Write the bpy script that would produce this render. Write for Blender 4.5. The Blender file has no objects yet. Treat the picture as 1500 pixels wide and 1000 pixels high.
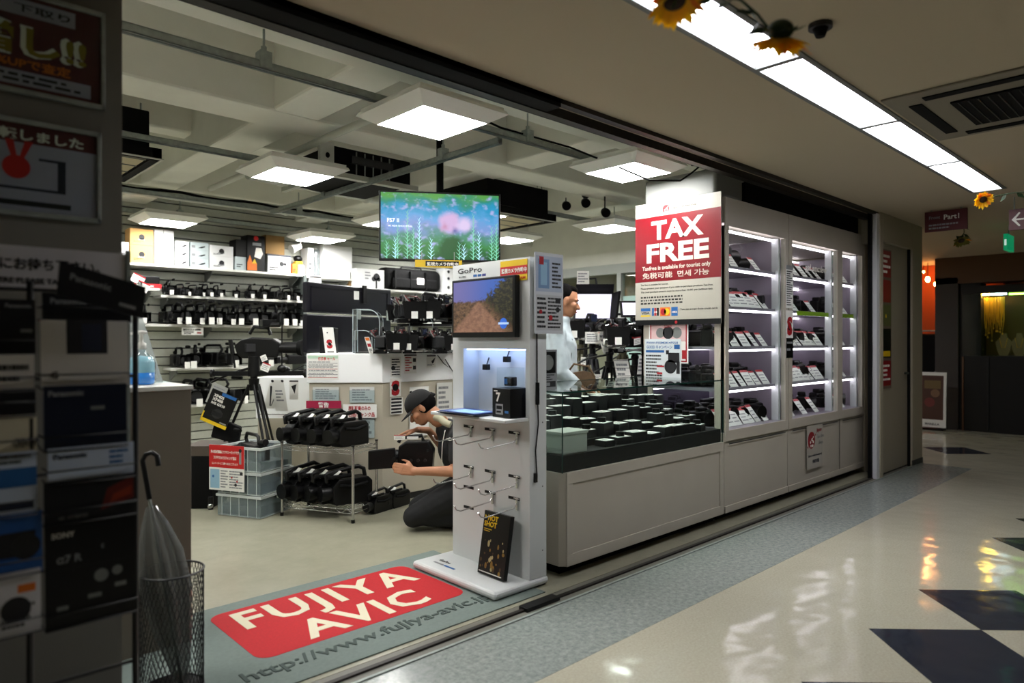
import bpy, bmesh, math, random
from mathutils import Vector, Matrix
random.seed(7)
PI = math.pi
S = bpy.context.scene
COL = S.collection
# ---------------------------------------------------------------- camera, world, exposure
F = 1003.0; U0 = 750.0; V0 = 498.0; EYE = 1.35
ANG = math.atan2(1060, F)
FW = Vector((math.cos(ANG), math.sin(ANG), 0)); RT = Vector((math.sin(ANG), -math.cos(ANG), 0))
cd = bpy.data.cameras.new('camera'); cam = bpy.data.objects.new('camera', cd); COL.objects.link(cam)
cam.location = (0, 0, EYE); cam.rotation_euler = (PI/2, 0, ANG - PI/2)
cd.sensor_width = 36; cd.lens = 36*F/1500; cd.shift_y = -2/1500; cd.clip_start = .05
cd.dof.use_dof = True; cd.dof.focus_distance = 4.6; cd.dof.aperture_fstop = 1.6
S.camera = cam
S.view_settings.view_transform = 'Standard'; S.view_settings.look = 'None'
S.view_settings.gamma = 1; S.view_settings.use_curve_mapping = False
S.view_settings.exposure = 0.0
w = bpy.data.worlds.new('world'); S.world = w; w.use_nodes = True
w.node_tree.nodes['Background'].inputs[0].default_value = (.9, .95, 1, 1)
w.node_tree.nodes['Background'].inputs[1].default_value = .012
LAMP = 50; STRIP = 17; LED = 8     # strengths of the shop lamps, corridor lamps, cabinet tubes

# ---------------------------------------------------------------- where a measured line of sight meets a plane of the room
def at(u, v, x=None, y=None, z=None, d=None):
    s = (u-U0)/F
    r = FW + RT*s + Vector((0, 0, (V0-v)/F))
    if x is not None: t = x/r.x
    elif y is not None: t = y/r.y
    elif z is not None: t = (z-EYE)/r.z
    else: t = d
    return Vector((0, 0, EYE)) + r*t

# ---------------------------------------------------------------- materials
MATS = {}
def rgb(h):
    if isinstance(h, str):
        c = [int(h[i:i+2], 16)/255 for i in (0, 2, 4)]
        return tuple((x/12.92 if x <= .04045 else ((x+.055)/1.055)**2.4) for x in c)
    return h
def mat(name, col=(.5,.5,.5), rough=.5, metal=0, emit=0, noise=0, nscale=30, bump=0, bscale=60, spec=None, coat=0, trans=0):
    if name in MATS: return MATS[name]
    m = bpy.data.materials.new(name); m.use_nodes = True; MATS[name] = m
    nt = m.node_tree; b = nt.nodes['Principled BSDF']; c = rgb(col)
    b.inputs['Base Color'].default_value = (*c, 1); b.inputs['Roughness'].default_value = rough
    b.inputs['Metallic'].default_value = metal
    if spec is not None: b.inputs['Specular IOR Level'].default_value = spec
    if coat: b.inputs['Coat Weight'].default_value = coat
    if emit:
        b.inputs['Emission Color'].default_value = (*c, 1); b.inputs['Emission Strength'].default_value = emit
    if noise or bump:
        tc = nt.nodes.new('ShaderNodeTexCoord')
    if noise:
        n = nt.nodes.new('ShaderNodeTexNoise'); n.inputs['Scale'].default_value = nscale; n.inputs['Detail'].default_value = 5
        r = nt.nodes.new('ShaderNodeMapRange'); r.inputs[1].default_value = .3; r.inputs[2].default_value = .7
        r.inputs[3].default_value = 1-noise; r.inputs[4].default_value = 1+noise
        mx = nt.nodes.new('ShaderNodeVectorMath'); mx.operation = 'SCALE'; mx.inputs[0].default_value = c
        nt.links.new(tc.outputs['Object'], n.inputs['Vector']); nt.links.new(n.outputs['Fac'], r.inputs[0])
        nt.links.new(r.outputs[0], mx.inputs['Scale']); nt.links.new(mx.outputs[0], b.inputs['Base Color'])
    if bump:
        n = nt.nodes.new('ShaderNodeTexNoise'); n.inputs['Scale'].default_value = bscale; n.inputs['Detail'].default_value = 3
        bp = nt.nodes.new('ShaderNodeBump'); bp.inputs['Strength'].default_value = bump; bp.inputs['Distance'].default_value = .01
        nt.links.new(tc.outputs['Object'], n.inputs['Vector']); nt.links.new(n.outputs['Fac'], bp.inputs['Height'])
        nt.links.new(bp.outputs[0], b.inputs['Normal'])
    return m
def glass(name, tint=(.93,.97,.95), refl=1.0):
    if name in MATS: return MATS[name]
    m = bpy.data.materials.new(name); m.use_nodes = True; MATS[name] = m
    nt = m.node_tree; nt.nodes.clear()
    o = nt.nodes.new('ShaderNodeOutputMaterial'); mx = nt.nodes.new('ShaderNodeMixShader')
    t = nt.nodes.new('ShaderNodeBsdfTransparent'); g = nt.nodes.new('ShaderNodeBsdfGlossy'); f = nt.nodes.new('ShaderNodeFresnel')
    ml = nt.nodes.new('ShaderNodeMath'); ml.operation = 'MULTIPLY'; ml.inputs[1].default_value = refl
    t.inputs[0].default_value = (*tint, 1); g.inputs['Roughness'].default_value = .01; f.inputs[0].default_value = 1.45
    nt.links.new(f.outputs[0], ml.inputs[0]); ge = nt.nodes.new('ShaderNodeNewGeometry'); sb = nt.nodes.new('ShaderNodeMath'); sb.operation = 'SUBTRACT'; sb.inputs[0].default_value = 1
    nt.links.new(ge.outputs['Backfacing'], sb.inputs[1]); m2 = nt.nodes.new('ShaderNodeMath'); m2.operation = 'MULTIPLY'
    nt.links.new(ml.outputs[0], m2.inputs[0]); nt.links.new(sb.outputs[0], m2.inputs[1]); nt.links.new(m2.outputs[0], mx.inputs[0])
    nt.links.new(t.outputs[0], mx.inputs[1]); nt.links.new(g.outputs[0], mx.inputs[2]); nt.links.new(mx.outputs[0], o.inputs[0])
    return m
WHITE = mat('white_laminate', 'd8d8d2', .45, bump=.02)
PAPER = mat('paper', 'e9e9e4', .7)
BLACK = mat('black_plastic', '050506', .4, spec=.35)
BLACKM = mat('black_matte', '050505', .8, spec=.2)
GREYD = mat('dark_grey', '1d1e20', .45)
GREY = mat('mid_grey', '777a78', .55)
CHROME = mat('chrome', 'c8c8c8', .22, 1)
STEEL = mat('galvanised_steel', '99a19d', .45, .35, noise=.15)
RED = mat('red_print', 'a81520', .5)
REDB = mat('bright_red_print', 'c41a1c', .45)
BLUE = mat('blue_print', '1f5d9e', .5)
CYANP = mat('light_blue_print', '8fb6cf', .6)
YEL = mat('yellow_print', 'e2bd12', .5)
ORANGE = mat('orange_print', 'd8701c', .5)
INK = mat('black_ink', '15151a', .6)
GREYP = mat('grey_print', '8b8d90', .6)
WINK = mat('white_ink', 'eceae2', .6)
NAVY = mat('navy_print', '141c33', .5)
GLASS = glass('clear_glass')
ACR = glass('clear_acrylic', (.9,.94,.95), 1.3)
# ---------------------------------------------------------------- mesh builder
WP = {}
class MB:
    def __init__(s): s.v = []; s.f = []; s.m = []; s.sm = []; s.mats = []
    def mi(s, m):
        if m not in s.mats: s.mats.append(m)
        return s.mats.index(m)
    def add(s, vs, fs, m, smooth=False):
        b = len(s.v); k = s.mi(m); s.v += [tuple(v) for v in vs]
        for f in fs: s.f.append([b+i for i in f]); s.m.append(k); s.sm.append(smooth)
        return s
    def hexa(s, p, m): return s.add(p, [(0,3,2,1),(4,5,6,7),(0,1,5,4),(1,2,6,5),(2,3,7,6),(3,0,4,7)], m)
    def box(s, x0, x1, y0, y1, z0, z1, m, M=None):
        p = [(x0,y0,z0),(x1,y0,z0),(x1,y1,z0),(x0,y1,z0),(x0,y0,z1),(x1,y0,z1),(x1,y1,z1),(x0,y1,z1)]
        if M is not None: p = [M @ Vector(q) for q in p]
        return s.hexa(p, m)
    def quad(s, p, m): return s.add(p, [(0,1,2,3)], m)
    def cyl(s, p0, p1, r0, m, r1=None, n=12, cap=True, smooth=True):
        p0 = Vector(p0); p1 = Vector(p1); r1 = r0 if r1 is None else r1
        a = (p1-p0).normalized(); b = a.orthogonal().normalized(); c = a.cross(b)
        vs = []
        for p, r in ((p0, r0), (p1, r1)):
            for i in range(n): t = 2*PI*i/n; vs.append(p + b*r*math.cos(t) + c*r*math.sin(t))
        s.add(vs, [(i, (i+1) % n, n+(i+1) % n, n+i) for i in range(n)], m, smooth)
        if cap: s.add(vs, [tuple(range(n))[::-1], tuple(range(n, 2*n))], m)
        return s
    def tube(s, pts, r, m, n=8):
        pts = [Vector(p) for p in pts]; rings = []; up = None
        for i, p in enumerate(pts):
            d = (pts[min(i+1, len(pts)-1)] - pts[max(i-1, 0)]).normalized()
            if up is None: up = d.orthogonal().normalized()
            b = (up - d*up.dot(d)).normalized(); up = b; c = d.cross(b)
            rr = r[i] if isinstance(r, (list, tuple)) else r
            rings += [p + b*rr*math.cos(2*PI*k/n) + c*rr*math.sin(2*PI*k/n) for k in range(n)]
        fs = []
        for i in range(len(pts)-1):
            for k in range(n): a = i*n+k; b2 = i*n+(k+1) % n; fs.append((a, b2, b2+n, a+n))
        s.add(rings, fs, m, True)
        L = (len(pts)-1)*n
        return s.add(rings, [tuple(range(n))[::-1], tuple(range(L, L+n))], m)
    def lathe(s, prof, c, m, n=16, smooth=True):
        c = Vector(c); vs = []; fs = []
        for r, z in prof:
            for i in range(n): t = 2*PI*i/n; vs.append(c + Vector((r*math.cos(t), r*math.sin(t), z)))
        for j in range(len(prof)-1):
            for i in range(n): fs.append((j*n+i, j*n+(i+1) % n, (j+1)*n+(i+1) % n, (j+1)*n+i))
        s.add(vs, fs, m, smooth)
        return s
    def ell(s, c, r, m, M=None, nu=16, nv=10, v0=0, v1=1):
        c = Vector(c); vs = []; fs = []
        for j in range(nv+1):
            ph = PI*(v0+(v1-v0)*j/nv)
            for i in range(nu):
                t = 2*PI*i/nu; p = Vector((r[0]*math.sin(ph)*math.cos(t), r[1]*math.sin(ph)*math.sin(t), r[2]*math.cos(ph)))
                if M is not None: p = M @ p
                vs.append(c+p)
        for j in range(nv):
            for i in range(nu): fs.append((j*nu+i, (j+1)*nu+i, (j+1)*nu+(i+1) % nu, j*nu+(i+1) % nu))
        return s.add(vs, fs, m, True)
    def cap(s, p0, p1, r0, r1, m, n=12):      # tapered limb with round ends
        p0 = Vector(p0); p1 = Vector(p1); d = (p1-p0); q = d.to_track_quat('Z', 'Y').to_matrix()
        s.cyl(p0, p1, r0, m, r1, n); s.ell(p0, (r0,)*3, m, q, n, 8); s.ell(p1, (r1,)*3, m, q, n, 8); return s
    def prism(s, poly, O, A, B, N, th, m):    # polygon (a,b) in plane O,A,B pushed by th along N
        O, A, B, N = Vector(O), Vector(A), Vector(B), Vector(N); k = len(poly)
        vs = [O+A*a+B*b for a, b in poly] + [O+A*a+B*b+N*th for a, b in poly]
        return s.add(vs, [tuple(range(k))[::-1], tuple(range(k, 2*k))] + [(i, (i+1) % k, k+(i+1) % k, k+i) for i in range(k)], m)
    def text(s, body, O, R, U, size, m, bold=.0, align='LEFT', ext=.0006, width=None, space=1.0, shear=0, res=2):
        cu = bpy.data.curves.new('t', 'FONT'); cu.body = body; cu.size = size; cu.align_x = align
        cu.offset = bold*size; cu.extrude = ext; cu.resolution_u = res; cu.space_character = space; cu.shear = shear
        ob = bpy.data.objects.new('t', cu); me = bpy.data.meshes.new_from_object(ob)
        O = Vector(O); R = Vector(R).normalized(); U = Vector(U).normalized(); N = R.cross(U)
        sc = 1
        if width and me.vertices:
            xs = [v.co.x for v in me.vertices]; ww = max(xs)-min(xs); sc = width/ww
        s.add([O + R*v.co.x*sc + U*v.co.y + N*(v.co.z+ext) for v in me.vertices], [tuple(p.vertices) for p in me.polygons], m)
        bpy.data.objects.remove(ob); bpy.data.curves.remove(cu); bpy.data.meshes.remove(me)
        return s
    def build(s, name, parent=None, bevel=0, seg=2, origin=None, mods=None):
        if not s.v: return None
        me = bpy.data.meshes.new(name)
        V = [Vector(v) for v in s.v]
        if origin is None:
            lo = Vector([min(v[i] for v in V) for i in range(3)]); hi = Vector([max(v[i] for v in V) for i in range(3)])
            origin = Vector(((lo.x+hi.x)/2, (lo.y+hi.y)/2, lo.z))
        origin = Vector(origin)
        me.from_pydata([v-origin for v in V], [], s.f); me.update()
        for m in s.mats: me.materials.append(m)
        me.polygons.foreach_set('material_index', s.m); me.polygons.foreach_set('use_smooth', s.sm)
        o = bpy.data.objects.new(name, me); COL.objects.link(o)
        pw = Vector((0, 0, 0))
        if parent is not None: o.parent = parent; pw = WP[parent.name]
        o.location = origin - pw; WP[o.name] = origin
        if bevel:
            b = o.modifiers.new('bevel', 'BEVEL'); b.width = bevel; b.segments = seg; b.limit_method = 'ANGLE'; b.angle_limit = .6
        return o
def lab(o, label=None, cat=None, group=None, kind=None):
    if label: o['label'] = label
    if cat: o['category'] = cat
    if group: o['group'] = group
    if kind: o['kind'] = kind
    return o
def hazy(name, col, k, tint=(.9,.92,.92)):      # milky clear plastic
    m = glass(name, tint, 1.3); nt = m.node_tree; o = nt.nodes['Material Output']; g = o.inputs[0].links[0].from_socket
    d = nt.nodes.new('ShaderNodeBsdfDiffuse'); d.inputs[0].default_value = (*rgb(col), 1); x = nt.nodes.new('ShaderNodeMixShader'); x.inputs[0].default_value = k
    nt.links.new(g, x.inputs[1]); nt.links.new(d.outputs[0], x.inputs[2]); nt.links.new(x.outputs[0], o.inputs[0]); return m
def translucent(name, col, k=.5):
    m = mat(name, col, .6); nt = m.node_tree; o = nt.nodes['Material Output']; b = nt.nodes['Principled BSDF']
    d = nt.nodes.new('ShaderNodeBsdfTranslucent'); d.inputs[0].default_value = (*rgb(col), 1); x = nt.nodes.new('ShaderNodeMixShader'); x.inputs[0].default_value = k
    nt.links.new(b.outputs[0], x.inputs[1]); nt.links.new(d.outputs[0], x.inputs[2]); nt.links.new(x.outputs[0], o.inputs[0]); return m
def thing(name, label, cat, loc=(0,0,0), group=None):
    o = bpy.data.objects.new(name, None); COL.objects.link(o); o.location = loc; o.empty_display_size = .1
    WP[o.name] = Vector(loc); return lab(o, label, cat, group)
def struct(mb, name, **k): return lab(mb.build(name, **k), kind='structure')
def dup(o, parent=None):
    c = o.copy(); COL.objects.link(c)
    if parent is not None: c.parent = parent
    for ch in list(o.children): dup(ch, c)
    return c
def put(o, loc, rz=0, label=None, group=None, sc=None, rx=0, ry=0):
    o.location = loc; o.rotation_euler = (rx, ry, rz); WP[o.name] = Vector(loc)
    if label: o['label'] = label
    if group: o['group'] = group
    if sc: o.scale = (sc,)*3 if isinstance(sc, (int, float)) else sc
    return o
X_, Y_, Z_ = Vector((1,0,0)), Vector((0,1,0)), Vector((0,0,1))
class Sheet:       # a flat printed thing: O = lower left corner, R = right, U = up
    def __init__(s, O, R, U, w, h, th=.003):
        s.O = Vector(O); s.R = Vector(R).normalized(); s.U = Vector(U).normalized(); s.N = s.R.cross(s.U)
        s.w = w; s.h = h; s.th = th; s.p = MB(); s.k = 0
    def P(s, a, b, l=0): return s.O + s.R*a*s.w + s.U*b*s.h + s.N*(s.th+.0004*l)
    def base(s, m, mb=None):
        mb = mb or MB(); mb.prism([(0,0),(s.w,0),(s.w,s.h),(0,s.h)], s.O, s.R, s.U, s.N, s.th, m); return mb
    def rect(s, a0, b0, a1, b1, m, l=1):
        s.p.prism([(a0*s.w,b0*s.h),(a1*s.w,b0*s.h),(a1*s.w,b1*s.h),(a0*s.w,b1*s.h)], s.O+s.N*s.th, s.R, s.U, s.N, .0004*l, m); return s
    def poly(s, pts, m, l=1):
        s.p.prism([(a*s.w, b*s.h) for a, b in pts], s.O+s.N*s.th, s.R, s.U, s.N, .0004*l, m); return s
    def disc(s, a, b, r, m, l=1, sy=1):
        return s.poly([(a+r/s.w*math.cos(2*PI*i/20), b+r*sy/s.h*math.sin(2*PI*i/20)) for i in range(20)], m, l)
    def txt(s, body, a, b, size, m, bold=0, l=2, **k):
        s.p.text(body, s.P(a, b, l), s.R, s.U, size*s.h, m, bold, ext=.0003, **k); return s
    def lines(s, a0, b0, a1, b1, n, m, l=1, seed=1, dash=9):
        rn = random.Random(seed); dh = (b1-b0)/n
        for i in range(n):
            y = b1-(i+.75)*dh; x = a0; end = a1-(a1-a0)*rn.choice((0, .08, .2, .35))
            while x < end:
                q = (a1-a0)/dash*rn.uniform(.4, 1.3); s.rect(x, y, min(x+q, end), y+dh*.5, m, l); x += q+(a1-a0)*.02
        return s
def tag_sheet(mb, O, R, U, w, h, paper=None, red=True):    # a price card: white card, red head, grey lines
    O = Vector(O); R = Vector(R).normalized(); U = Vector(U).normalized(); N = R.cross(U)
    mb.prism([(0,0),(w,0),(w,h),(0,h)], O, R, U, N, .0015, paper or PAPER)
    if red: mb.prism([(0,h*.86),(w,h*.86),(w,h),(0,h)], O+N*.0015, R, U, N, .0004, RED)
    for i in range(3): mb.prism([(w*.12,h*(.2+.2*i)),(w*(.85-.12*(i % 2)),h*(.2+.2*i)),(w*(.85-.12*(i % 2)),h*(.26+.2*i)),(w*.12,h*(.26+.2*i))], O+N*.0015, R, U, N, .0003, GREYP)
    return mb
ORD = ['first','second','third','fourth','fifth','sixth','seventh','eighth','ninth','tenth','eleventh','twelfth','thirteenth','fourteenth','fifteenth']
# ================================================================ THE SETTING
def floor_mat(name, c1, c2, sc, rough, wav=.06, nm=.5):
    m = bpy.data.materials.new(name); m.use_nodes = True; nt = m.node_tree; b = nt.nodes['Principled BSDF']
    tc = nt.nodes.new('ShaderNodeTexCoord'); n = nt.nodes.new('ShaderNodeTexNoise'); n.inputs['Scale'].default_value = sc; n.inputs['Detail'].default_value = 6; n.inputs['Roughness'].default_value = .75
    cr = nt.nodes.new('ShaderNodeValToRGB'); cr.color_ramp.elements[0].color = (*rgb(c1), 1); cr.color_ramp.elements[1].color = (*rgb(c2), 1)
    cr.color_ramp.elements[0].position = .5-nm*.35; cr.color_ramp.elements[1].position = .5+nm*.35
    nt.links.new(tc.outputs['Object'], n.inputs['Vector']); nt.links.new(n.outputs['Fac'], cr.inputs[0]); nt.links.new(cr.outputs[0], b.inputs['Base Color'])
    b.inputs['Roughness'].default_value = rough
    w1 = nt.nodes.new('ShaderNodeTexNoise'); w1.inputs['Scale'].default_value = 2.6; w1.inputs['Detail'].default_value = 2
    bp = nt.nodes.new('ShaderNodeBump'); bp.inputs['Strength'].default_value = wav; bp.inputs['Distance'].default_value = .1
    nt.links.new(tc.outputs['Object'], w1.inputs['Vector']); nt.links.new(w1.outputs['Fac'], bp.inputs['Height']); nt.links.new(bp.outputs[0], b.inputs['Normal'])
    return m
FCREAM = floor_mat('cream_terrazzo', 'b9b5a4', 'a39e8d', 90, .10, .10)
FGREY = floor_mat('grey_terrazzo', 'a2a8a2', '5f6868', 38, .2, .07, .75)
FDARK = floor_mat('slate_tile', '20242f', '333844', 70, .10, .10)
FSHOP = floor_mat('shop_vinyl', '9f9d8a', '8f8d79', 5, .28, .04)
CEILC = mat('corridor_ceiling_paint', 'c2b59c', .85, bump=.15, bscale=260)
PAINT = mat('shop_ceiling_paint', 'e4e4da', .85, noise=.05, nscale=3, bump=.2, bscale=8)
WALLG = mat('column_paint', '75736c', .8, bump=.1, bscale=200)
CABP = mat('cabinet_paint', 'b9b2a5', .5, noise=.03, nscale=4)
fl = struct(MB().box(-4, 13.2, -4, 2.36, -.1, 0, FCREAM).box(8.45, 13.2, 2.36, 11, -.1, 0, FCREAM), 'floor')
lab(MB().box(-4, 8.45, 1.9, 2.37, -.05, .001, FGREY).build('floor_border', fl), 'mottled grey border strip along the shop front')
def diamond(cx, cy, r=.365):
    mb = MB(); mb.prism([(cx-r,cy),(cx,cy-r),(cx+r,cy),(cx,cy+r)], (0,0,-.02), X_, Y_, Z_, .0212, FDARK); return mb.build('tile', fl)
for cx, cy in [(3.415,.815),(4.145,.815),(5.60,.78),(6.33,.78),(7.79,.78),(8.52,.78),(3.78,.08),(4.5,.08),(9.7,2.35),(2.69,.815)]: diamond(cx, cy)
struct(MB().box(-3, 7.45, 2.5, 8.7, -.1, .004, FSHOP), 'floor')
# shutter track of the shop front
tr = MB(); tr.box(-3, 8.45, 2.37, 2.5, -.05, .003, mat('threshold_grey', '6b6960', .5))
RAIL = mat('dark_rail', '2a2624', .45, .5)
tr.box(-3, 8.3, 2.425, 2.45, 0, .012, RAIL).box(-3, 8.3, 2.37, 2.385, 0, .007, STEEL)
tr.box(2.38, 2.62, 2.405, 2.465, 0, .022, BLACK)
struct(tr, 'trim_1', bevel=.002)
# ---- corridor ceiling
cl = MB(); cl.box(-4, 13.2, -4, 1.29, 2.6, 2.8, CEILC).box(-4, 13.2, 1.54, 2.5, 2.6, 2.8, CEILC).box(-4, 1.7, 1.29, 1.54, 2.6, 2.8, CEILC).box(6.85, 13.2, 1.29, 1.54, 2.6, 2.8, CEILC)
cl.box(1.7, 6.85, 1.29, 1.54, 2.75, 2.8, CEILC).box(8.45, 13.2, 2.5, 11, 2.6, 2.8, CEILC)
cl.box(-4, 8.45, 2.5, 2.56, 2.6, 3.5, CEILC)
struct(cl, 'ceiling')
tk = MB(); tk.box(-3, 7.4, 2.40, 2.445, 2.575, 2.6, RAIL).box(-3, 7.4, 2.505, 2.56, 2.55, 2.6, RAIL).box(-3, 2.62, 2.40, 2.52, 2.555, 2.6, BLACKM)
struct(tk, 'trim_2')
# ---- shop ceiling: slab and beams
sc = struct(MB().box(-3, 8.45, 2.56, 8.8, 3.4, 3.55, PAINT), 'ceiling')
def beam(x0, x1, y0, y1, z0=2.9, lb=None):
    o = MB().box(x0, x1, y0, y1, z0, 3.41, PAINT).build('beam', sc, bevel=.02)
    return o
beam(-3, 8.4, 2.56, 3.46); beam(-3, 8.4, 4.48, 4.84); beam(-3, 8.4, 7.55, 7.95); beam(-3, 8.4, 6.1, 6.3, 3.1)
for x in (-.3, 2.02, 4.17, 6.4): beam(x, x+.34, 3.4, 8.7, 2.93 if x != 2.02 else 2.91)
jn = MB()
for y in (2.92, 3.3): jn.box(-3, 8.4, y, y+.008, 2.896, 2.902, GREYD)
for x in (-.4, 1.55, 1.75, 4.05, 6.2): jn.box(x, x+.008, 2.92, 3.3, 2.896, 2.902, GREYD)
jn.build('panel_joint', sc)
# ---- walls
SLAT = mat('slatwall_board', 'b3b6aa', .6, noise=.05)
wb = struct(MB().box(-3, 7.5, 8.64, 8.8, 0, 3.45, GREYD), 'wall_back')
z = .06; i = 0; sm = None
while z < 3.3:
    if sm is None: sm = MB().box(-1.0, 7.45, 8.60, 8.65, z, z+.088, SLAT).build('slat', wb, bevel=.004)
    else: o = sm.copy(); COL.objects.link(o); o.location.z = sm.location.z + (z-.06)
    z += .1
struct(MB().box(-3.2, -3, 2.5, 8.8, 0, 3.45, PAINT), 'wall_left')
col = struct(MB().box(-3.2, .612, 2.5, 2.62, 0, 2.6, WALLG), 'wall_front')
struct(MB().box(-3.2, -3.05, -4, 2.5, 0, 2.6, WALLG), 'wall_left'); struct(MB().box(-4, 13.2, -4.1, -4, 0, 2.6, WALLG), 'wall_rear')
# right wall: dado, glazed partition
PART = mat('partition_frame', '9ea39d', .5)
wr = MB(); wr.box(7.5, 7.56, 3.4, 8.64, 0, .9, PAINT).box(7.5, 7.56, 3.4, 8.64, 2.38, 3.45, PAINT)
struct(wr, 'wall_right')
wn = MB()
for y in (3.4, 4.6, 5.75, 6.95, 8.1): wn.box(7.48, 7.57, y, y+.07, .9, 2.3, PART)
wn.box(7.47, 7.58, 3.4, 8.6, 2.26, 2.39, PART).box(7.48, 7.57, 3.4, 8.6, .88, .93, PART)
wo = struct(wn, 'window_1')
FROST = mat('frosted_film', 'b4c6c6', .6)
for a, b in ((3.47,4.6),(4.67,5.75),(5.82,6.95),(7.02,8.1)):
    MB().box(7.52, 7.525, a, b, .93, 2.26, GLASS).build('pane', wo)
lab(MB().box(7.527, 7.532, 3.47, 5.75, .93, 1.95, FROST).build('frosted_film', wo), 'pale frosted film on the lower pane')
# block with the service door right of the cabinets
dw = MB(); DP = mat('service_wall_paint', 'a8a08c', .75, bump=.1, bscale=200)
dw.box(7.20, 7.28, 2.38, 2.44, 0, 2.6, DP).box(8.16, 8.5, 2.38, 2.62, 0, 2.6, DP).box(7.28, 8.16, 2.38, 2.59, 2.32, 2.6, DP).box(7.45, 8.5, 2.9, 3.4, 0, 2.6, DP).box(8.3, 8.5, 2.6, 8.8, 0, 2.6, DP).box(7.42,7.5,2.6,3.4,0,3.4,DP)
struct(dw, 'wall_right', bevel=.006)
dr = struct(MB().box(7.28, 8.16, 2.42, 2.46, .02, 2.32, mat('door_paint', '9c9482', .6)), 'door_1')
MB().cyl((8.04, 2.42, 1.0), (8.04, 2.38, 1.0), .012, GREYD).cyl((8.04, 2.385, 1.0), (7.94, 2.385, 1.0), .01, GREYD).build('door_handle', dr)
struct(MB().box(7.13, 7.20, 2.39, 2.43, 0, 2.58, mat('bright_post', 'd9dbe0', .4)).box(7.09,7.13,2.43,2.46,0,2.6,BLACKM), 'post_and_gap_shade')  # white post; the black strip beside it stands in for the shaded gap
struct(MB().box(8.12, 8.16, 2.40, 2.42, 0, 2.32, BLACKM), 'trim_4')
struct(MB().box(8.16, 8.5, 2.375, 2.385, 0, .06, GREYD), 'baseboard_right')
struct(MB().box(5.06, 7.4, 2.66, 2.70, 2.415, 2.6, BLACKM), 'shade_panel')  # black panel stands in for the dark shop seen above the cabinets
# far end of the corridor
FARW = mat('far_wall', '5a4a3a', .8)
struct(MB().box(13.1, 13.2, -4, 11, 0, 2.6, FARW).box(8.5, 13.2, 10.9, 11, 0, 2.6, FARW), 'wall_far')
# ================================================================ SHOP CEILING FITTINGS
LAMPM = mat('lamp_panel_light', (1,.99,.96), .5, emit=LAMP); FRAME = mat('lamp_frame', 'f2f2ec', .4)
def ceiling_lamp(x, y, label, z=2.6, s=.225):
    t = thing('ceiling_lamp', label, 'ceiling lamp', (x, y, z), 'square panel lamps on the shop ceiling')
    f = MB()
    for sx in (-1, 1):
        f.hexa([(x+sx*s,y-s,z),(x+sx*s,y+s,z),(x+sx*(s+.09),y+s+.09,z+.05),(x+sx*(s+.09),y-s-.09,z+.05),(x+sx*s,y-s,z+.02),(x+sx*s,y+s,z+.02),(x+sx*(s+.08),y+s+.08,z+.07),(x+sx*(s+.08),y-s-.08,z+.07)], FRAME)
        f.hexa([(x-s,y+sx*s,z),(x+s,y+sx*s,z),(x+s+.09,y+sx*(s+.09),z+.05),(x-s-.09,y+sx*(s+.09),z+.05),(x-s,y+sx*s,z+.02),(x+s,y+sx*s,z+.02),(x+s+.08,y+sx*(s+.08),z+.07),(x-s-.08,y+sx*(s+.08),z+.07)], FRAME)
    f.build('frame', t); MB().box(x-s-.07, x+s+.07, y-s-.07, y+s+.07, z+.055, z+.09, FRAME).build('housing', t)
    MB().box(x-s, x+s, y-s, y+s, z+.002, z+.012, LAMPM).build('diffuser', t)
    return t
lampl = [(2.39,3.2,'large square ceiling lamp nearest the shop front, above the wall screen'),(2.39,4.98,'square ceiling lamp left of the hanging television'),
 (2.37,7.88,'square ceiling lamp over the boxes of the back wall shelf'),(4.16,3.13,'square ceiling lamp beside the white box above the cabinets'),
 (6.12,4.85,'square ceiling lamp low behind the tax free poster'),(4.16,7.88,'square ceiling lamp above the large white carton'),
 (5.9,7.88,'square ceiling lamp right behind the television, lower one'),(4.16,6.3,'square ceiling lamp left of the television, half hidden'),(4.5,5.3,'square ceiling lamp peeking out right of the television'),
 (.55,4.98,'square ceiling lamp hidden left of the column'),(.55,7.88,'square ceiling lamp at the far left corner'),(-.1,3.2,'added unseen ceiling lamp behind the left column, brightening the shop ceiling'),(5.9,6.3,'added hidden ceiling lamp behind the hung air conditioner, brightening the shop ceiling')]  # last two lamps are added out of sight to brighten the ceiling
for x, y, l in lampl: ceiling_lamp(x, y, l)
def strut(name, p0, p1, label, w=.041, h=.041):
    p0 = Vector(p0); p1 = Vector(p1); t = thing(name, label, 'ceiling rail', p0)
    d = (p1-p0).normalized(); s = d.cross(Z_); mb = MB(); L = (p1-p0).length
    for a0, a1, b0, b1 in ((-w/2,-w/2+.004,0,h),(w/2-.004,w/2,0,h),(-w/2,w/2,h-.004,h),(-w/2,-w/4,0,.004),(w/4,w/2,0,.004)):
        mb.prism([(a0,b0),(a1,b0),(a1,b1),(a0,b1)], p0, s, Z_, d, L, STEEL)
    mb.build('channel', t)
    n = max(2, int(L/1.8))
    for i in range(n):
        q = p0 + d*(L*(i+.35)/n); MB().cyl(q+Z_*h, (q.x, q.y, 2.93 if L > 3 else 3.0), .006, STEEL, n=6).build('hanger_rod', t)
        k = MB(); k.box(q.x-.03, q.x+.03, q.y-.03, q.y+.03, q.z+h*.2, q.z+h+.05, STEEL).cyl(q+Z_*(h+.05), q+Z_*(h+.08), .014, STEEL, n=6); k.build('clamp', t)
    return t
strut('ceiling_rail', (-2.9,3.33,2.692), (4.5,3.33,2.692), 'long grey steel channel rail nearest the shop front')
strut('ceiling_rail', (-2.9,5.06,2.692), (2.45,5.06,2.692), 'grey steel channel rail running to the second lamp')
strut('ceiling_rail', (-2.9,6.9,2.69), (4.6,6.9,2.69), 'grey steel channel rail with black cable over the shelves')
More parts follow.
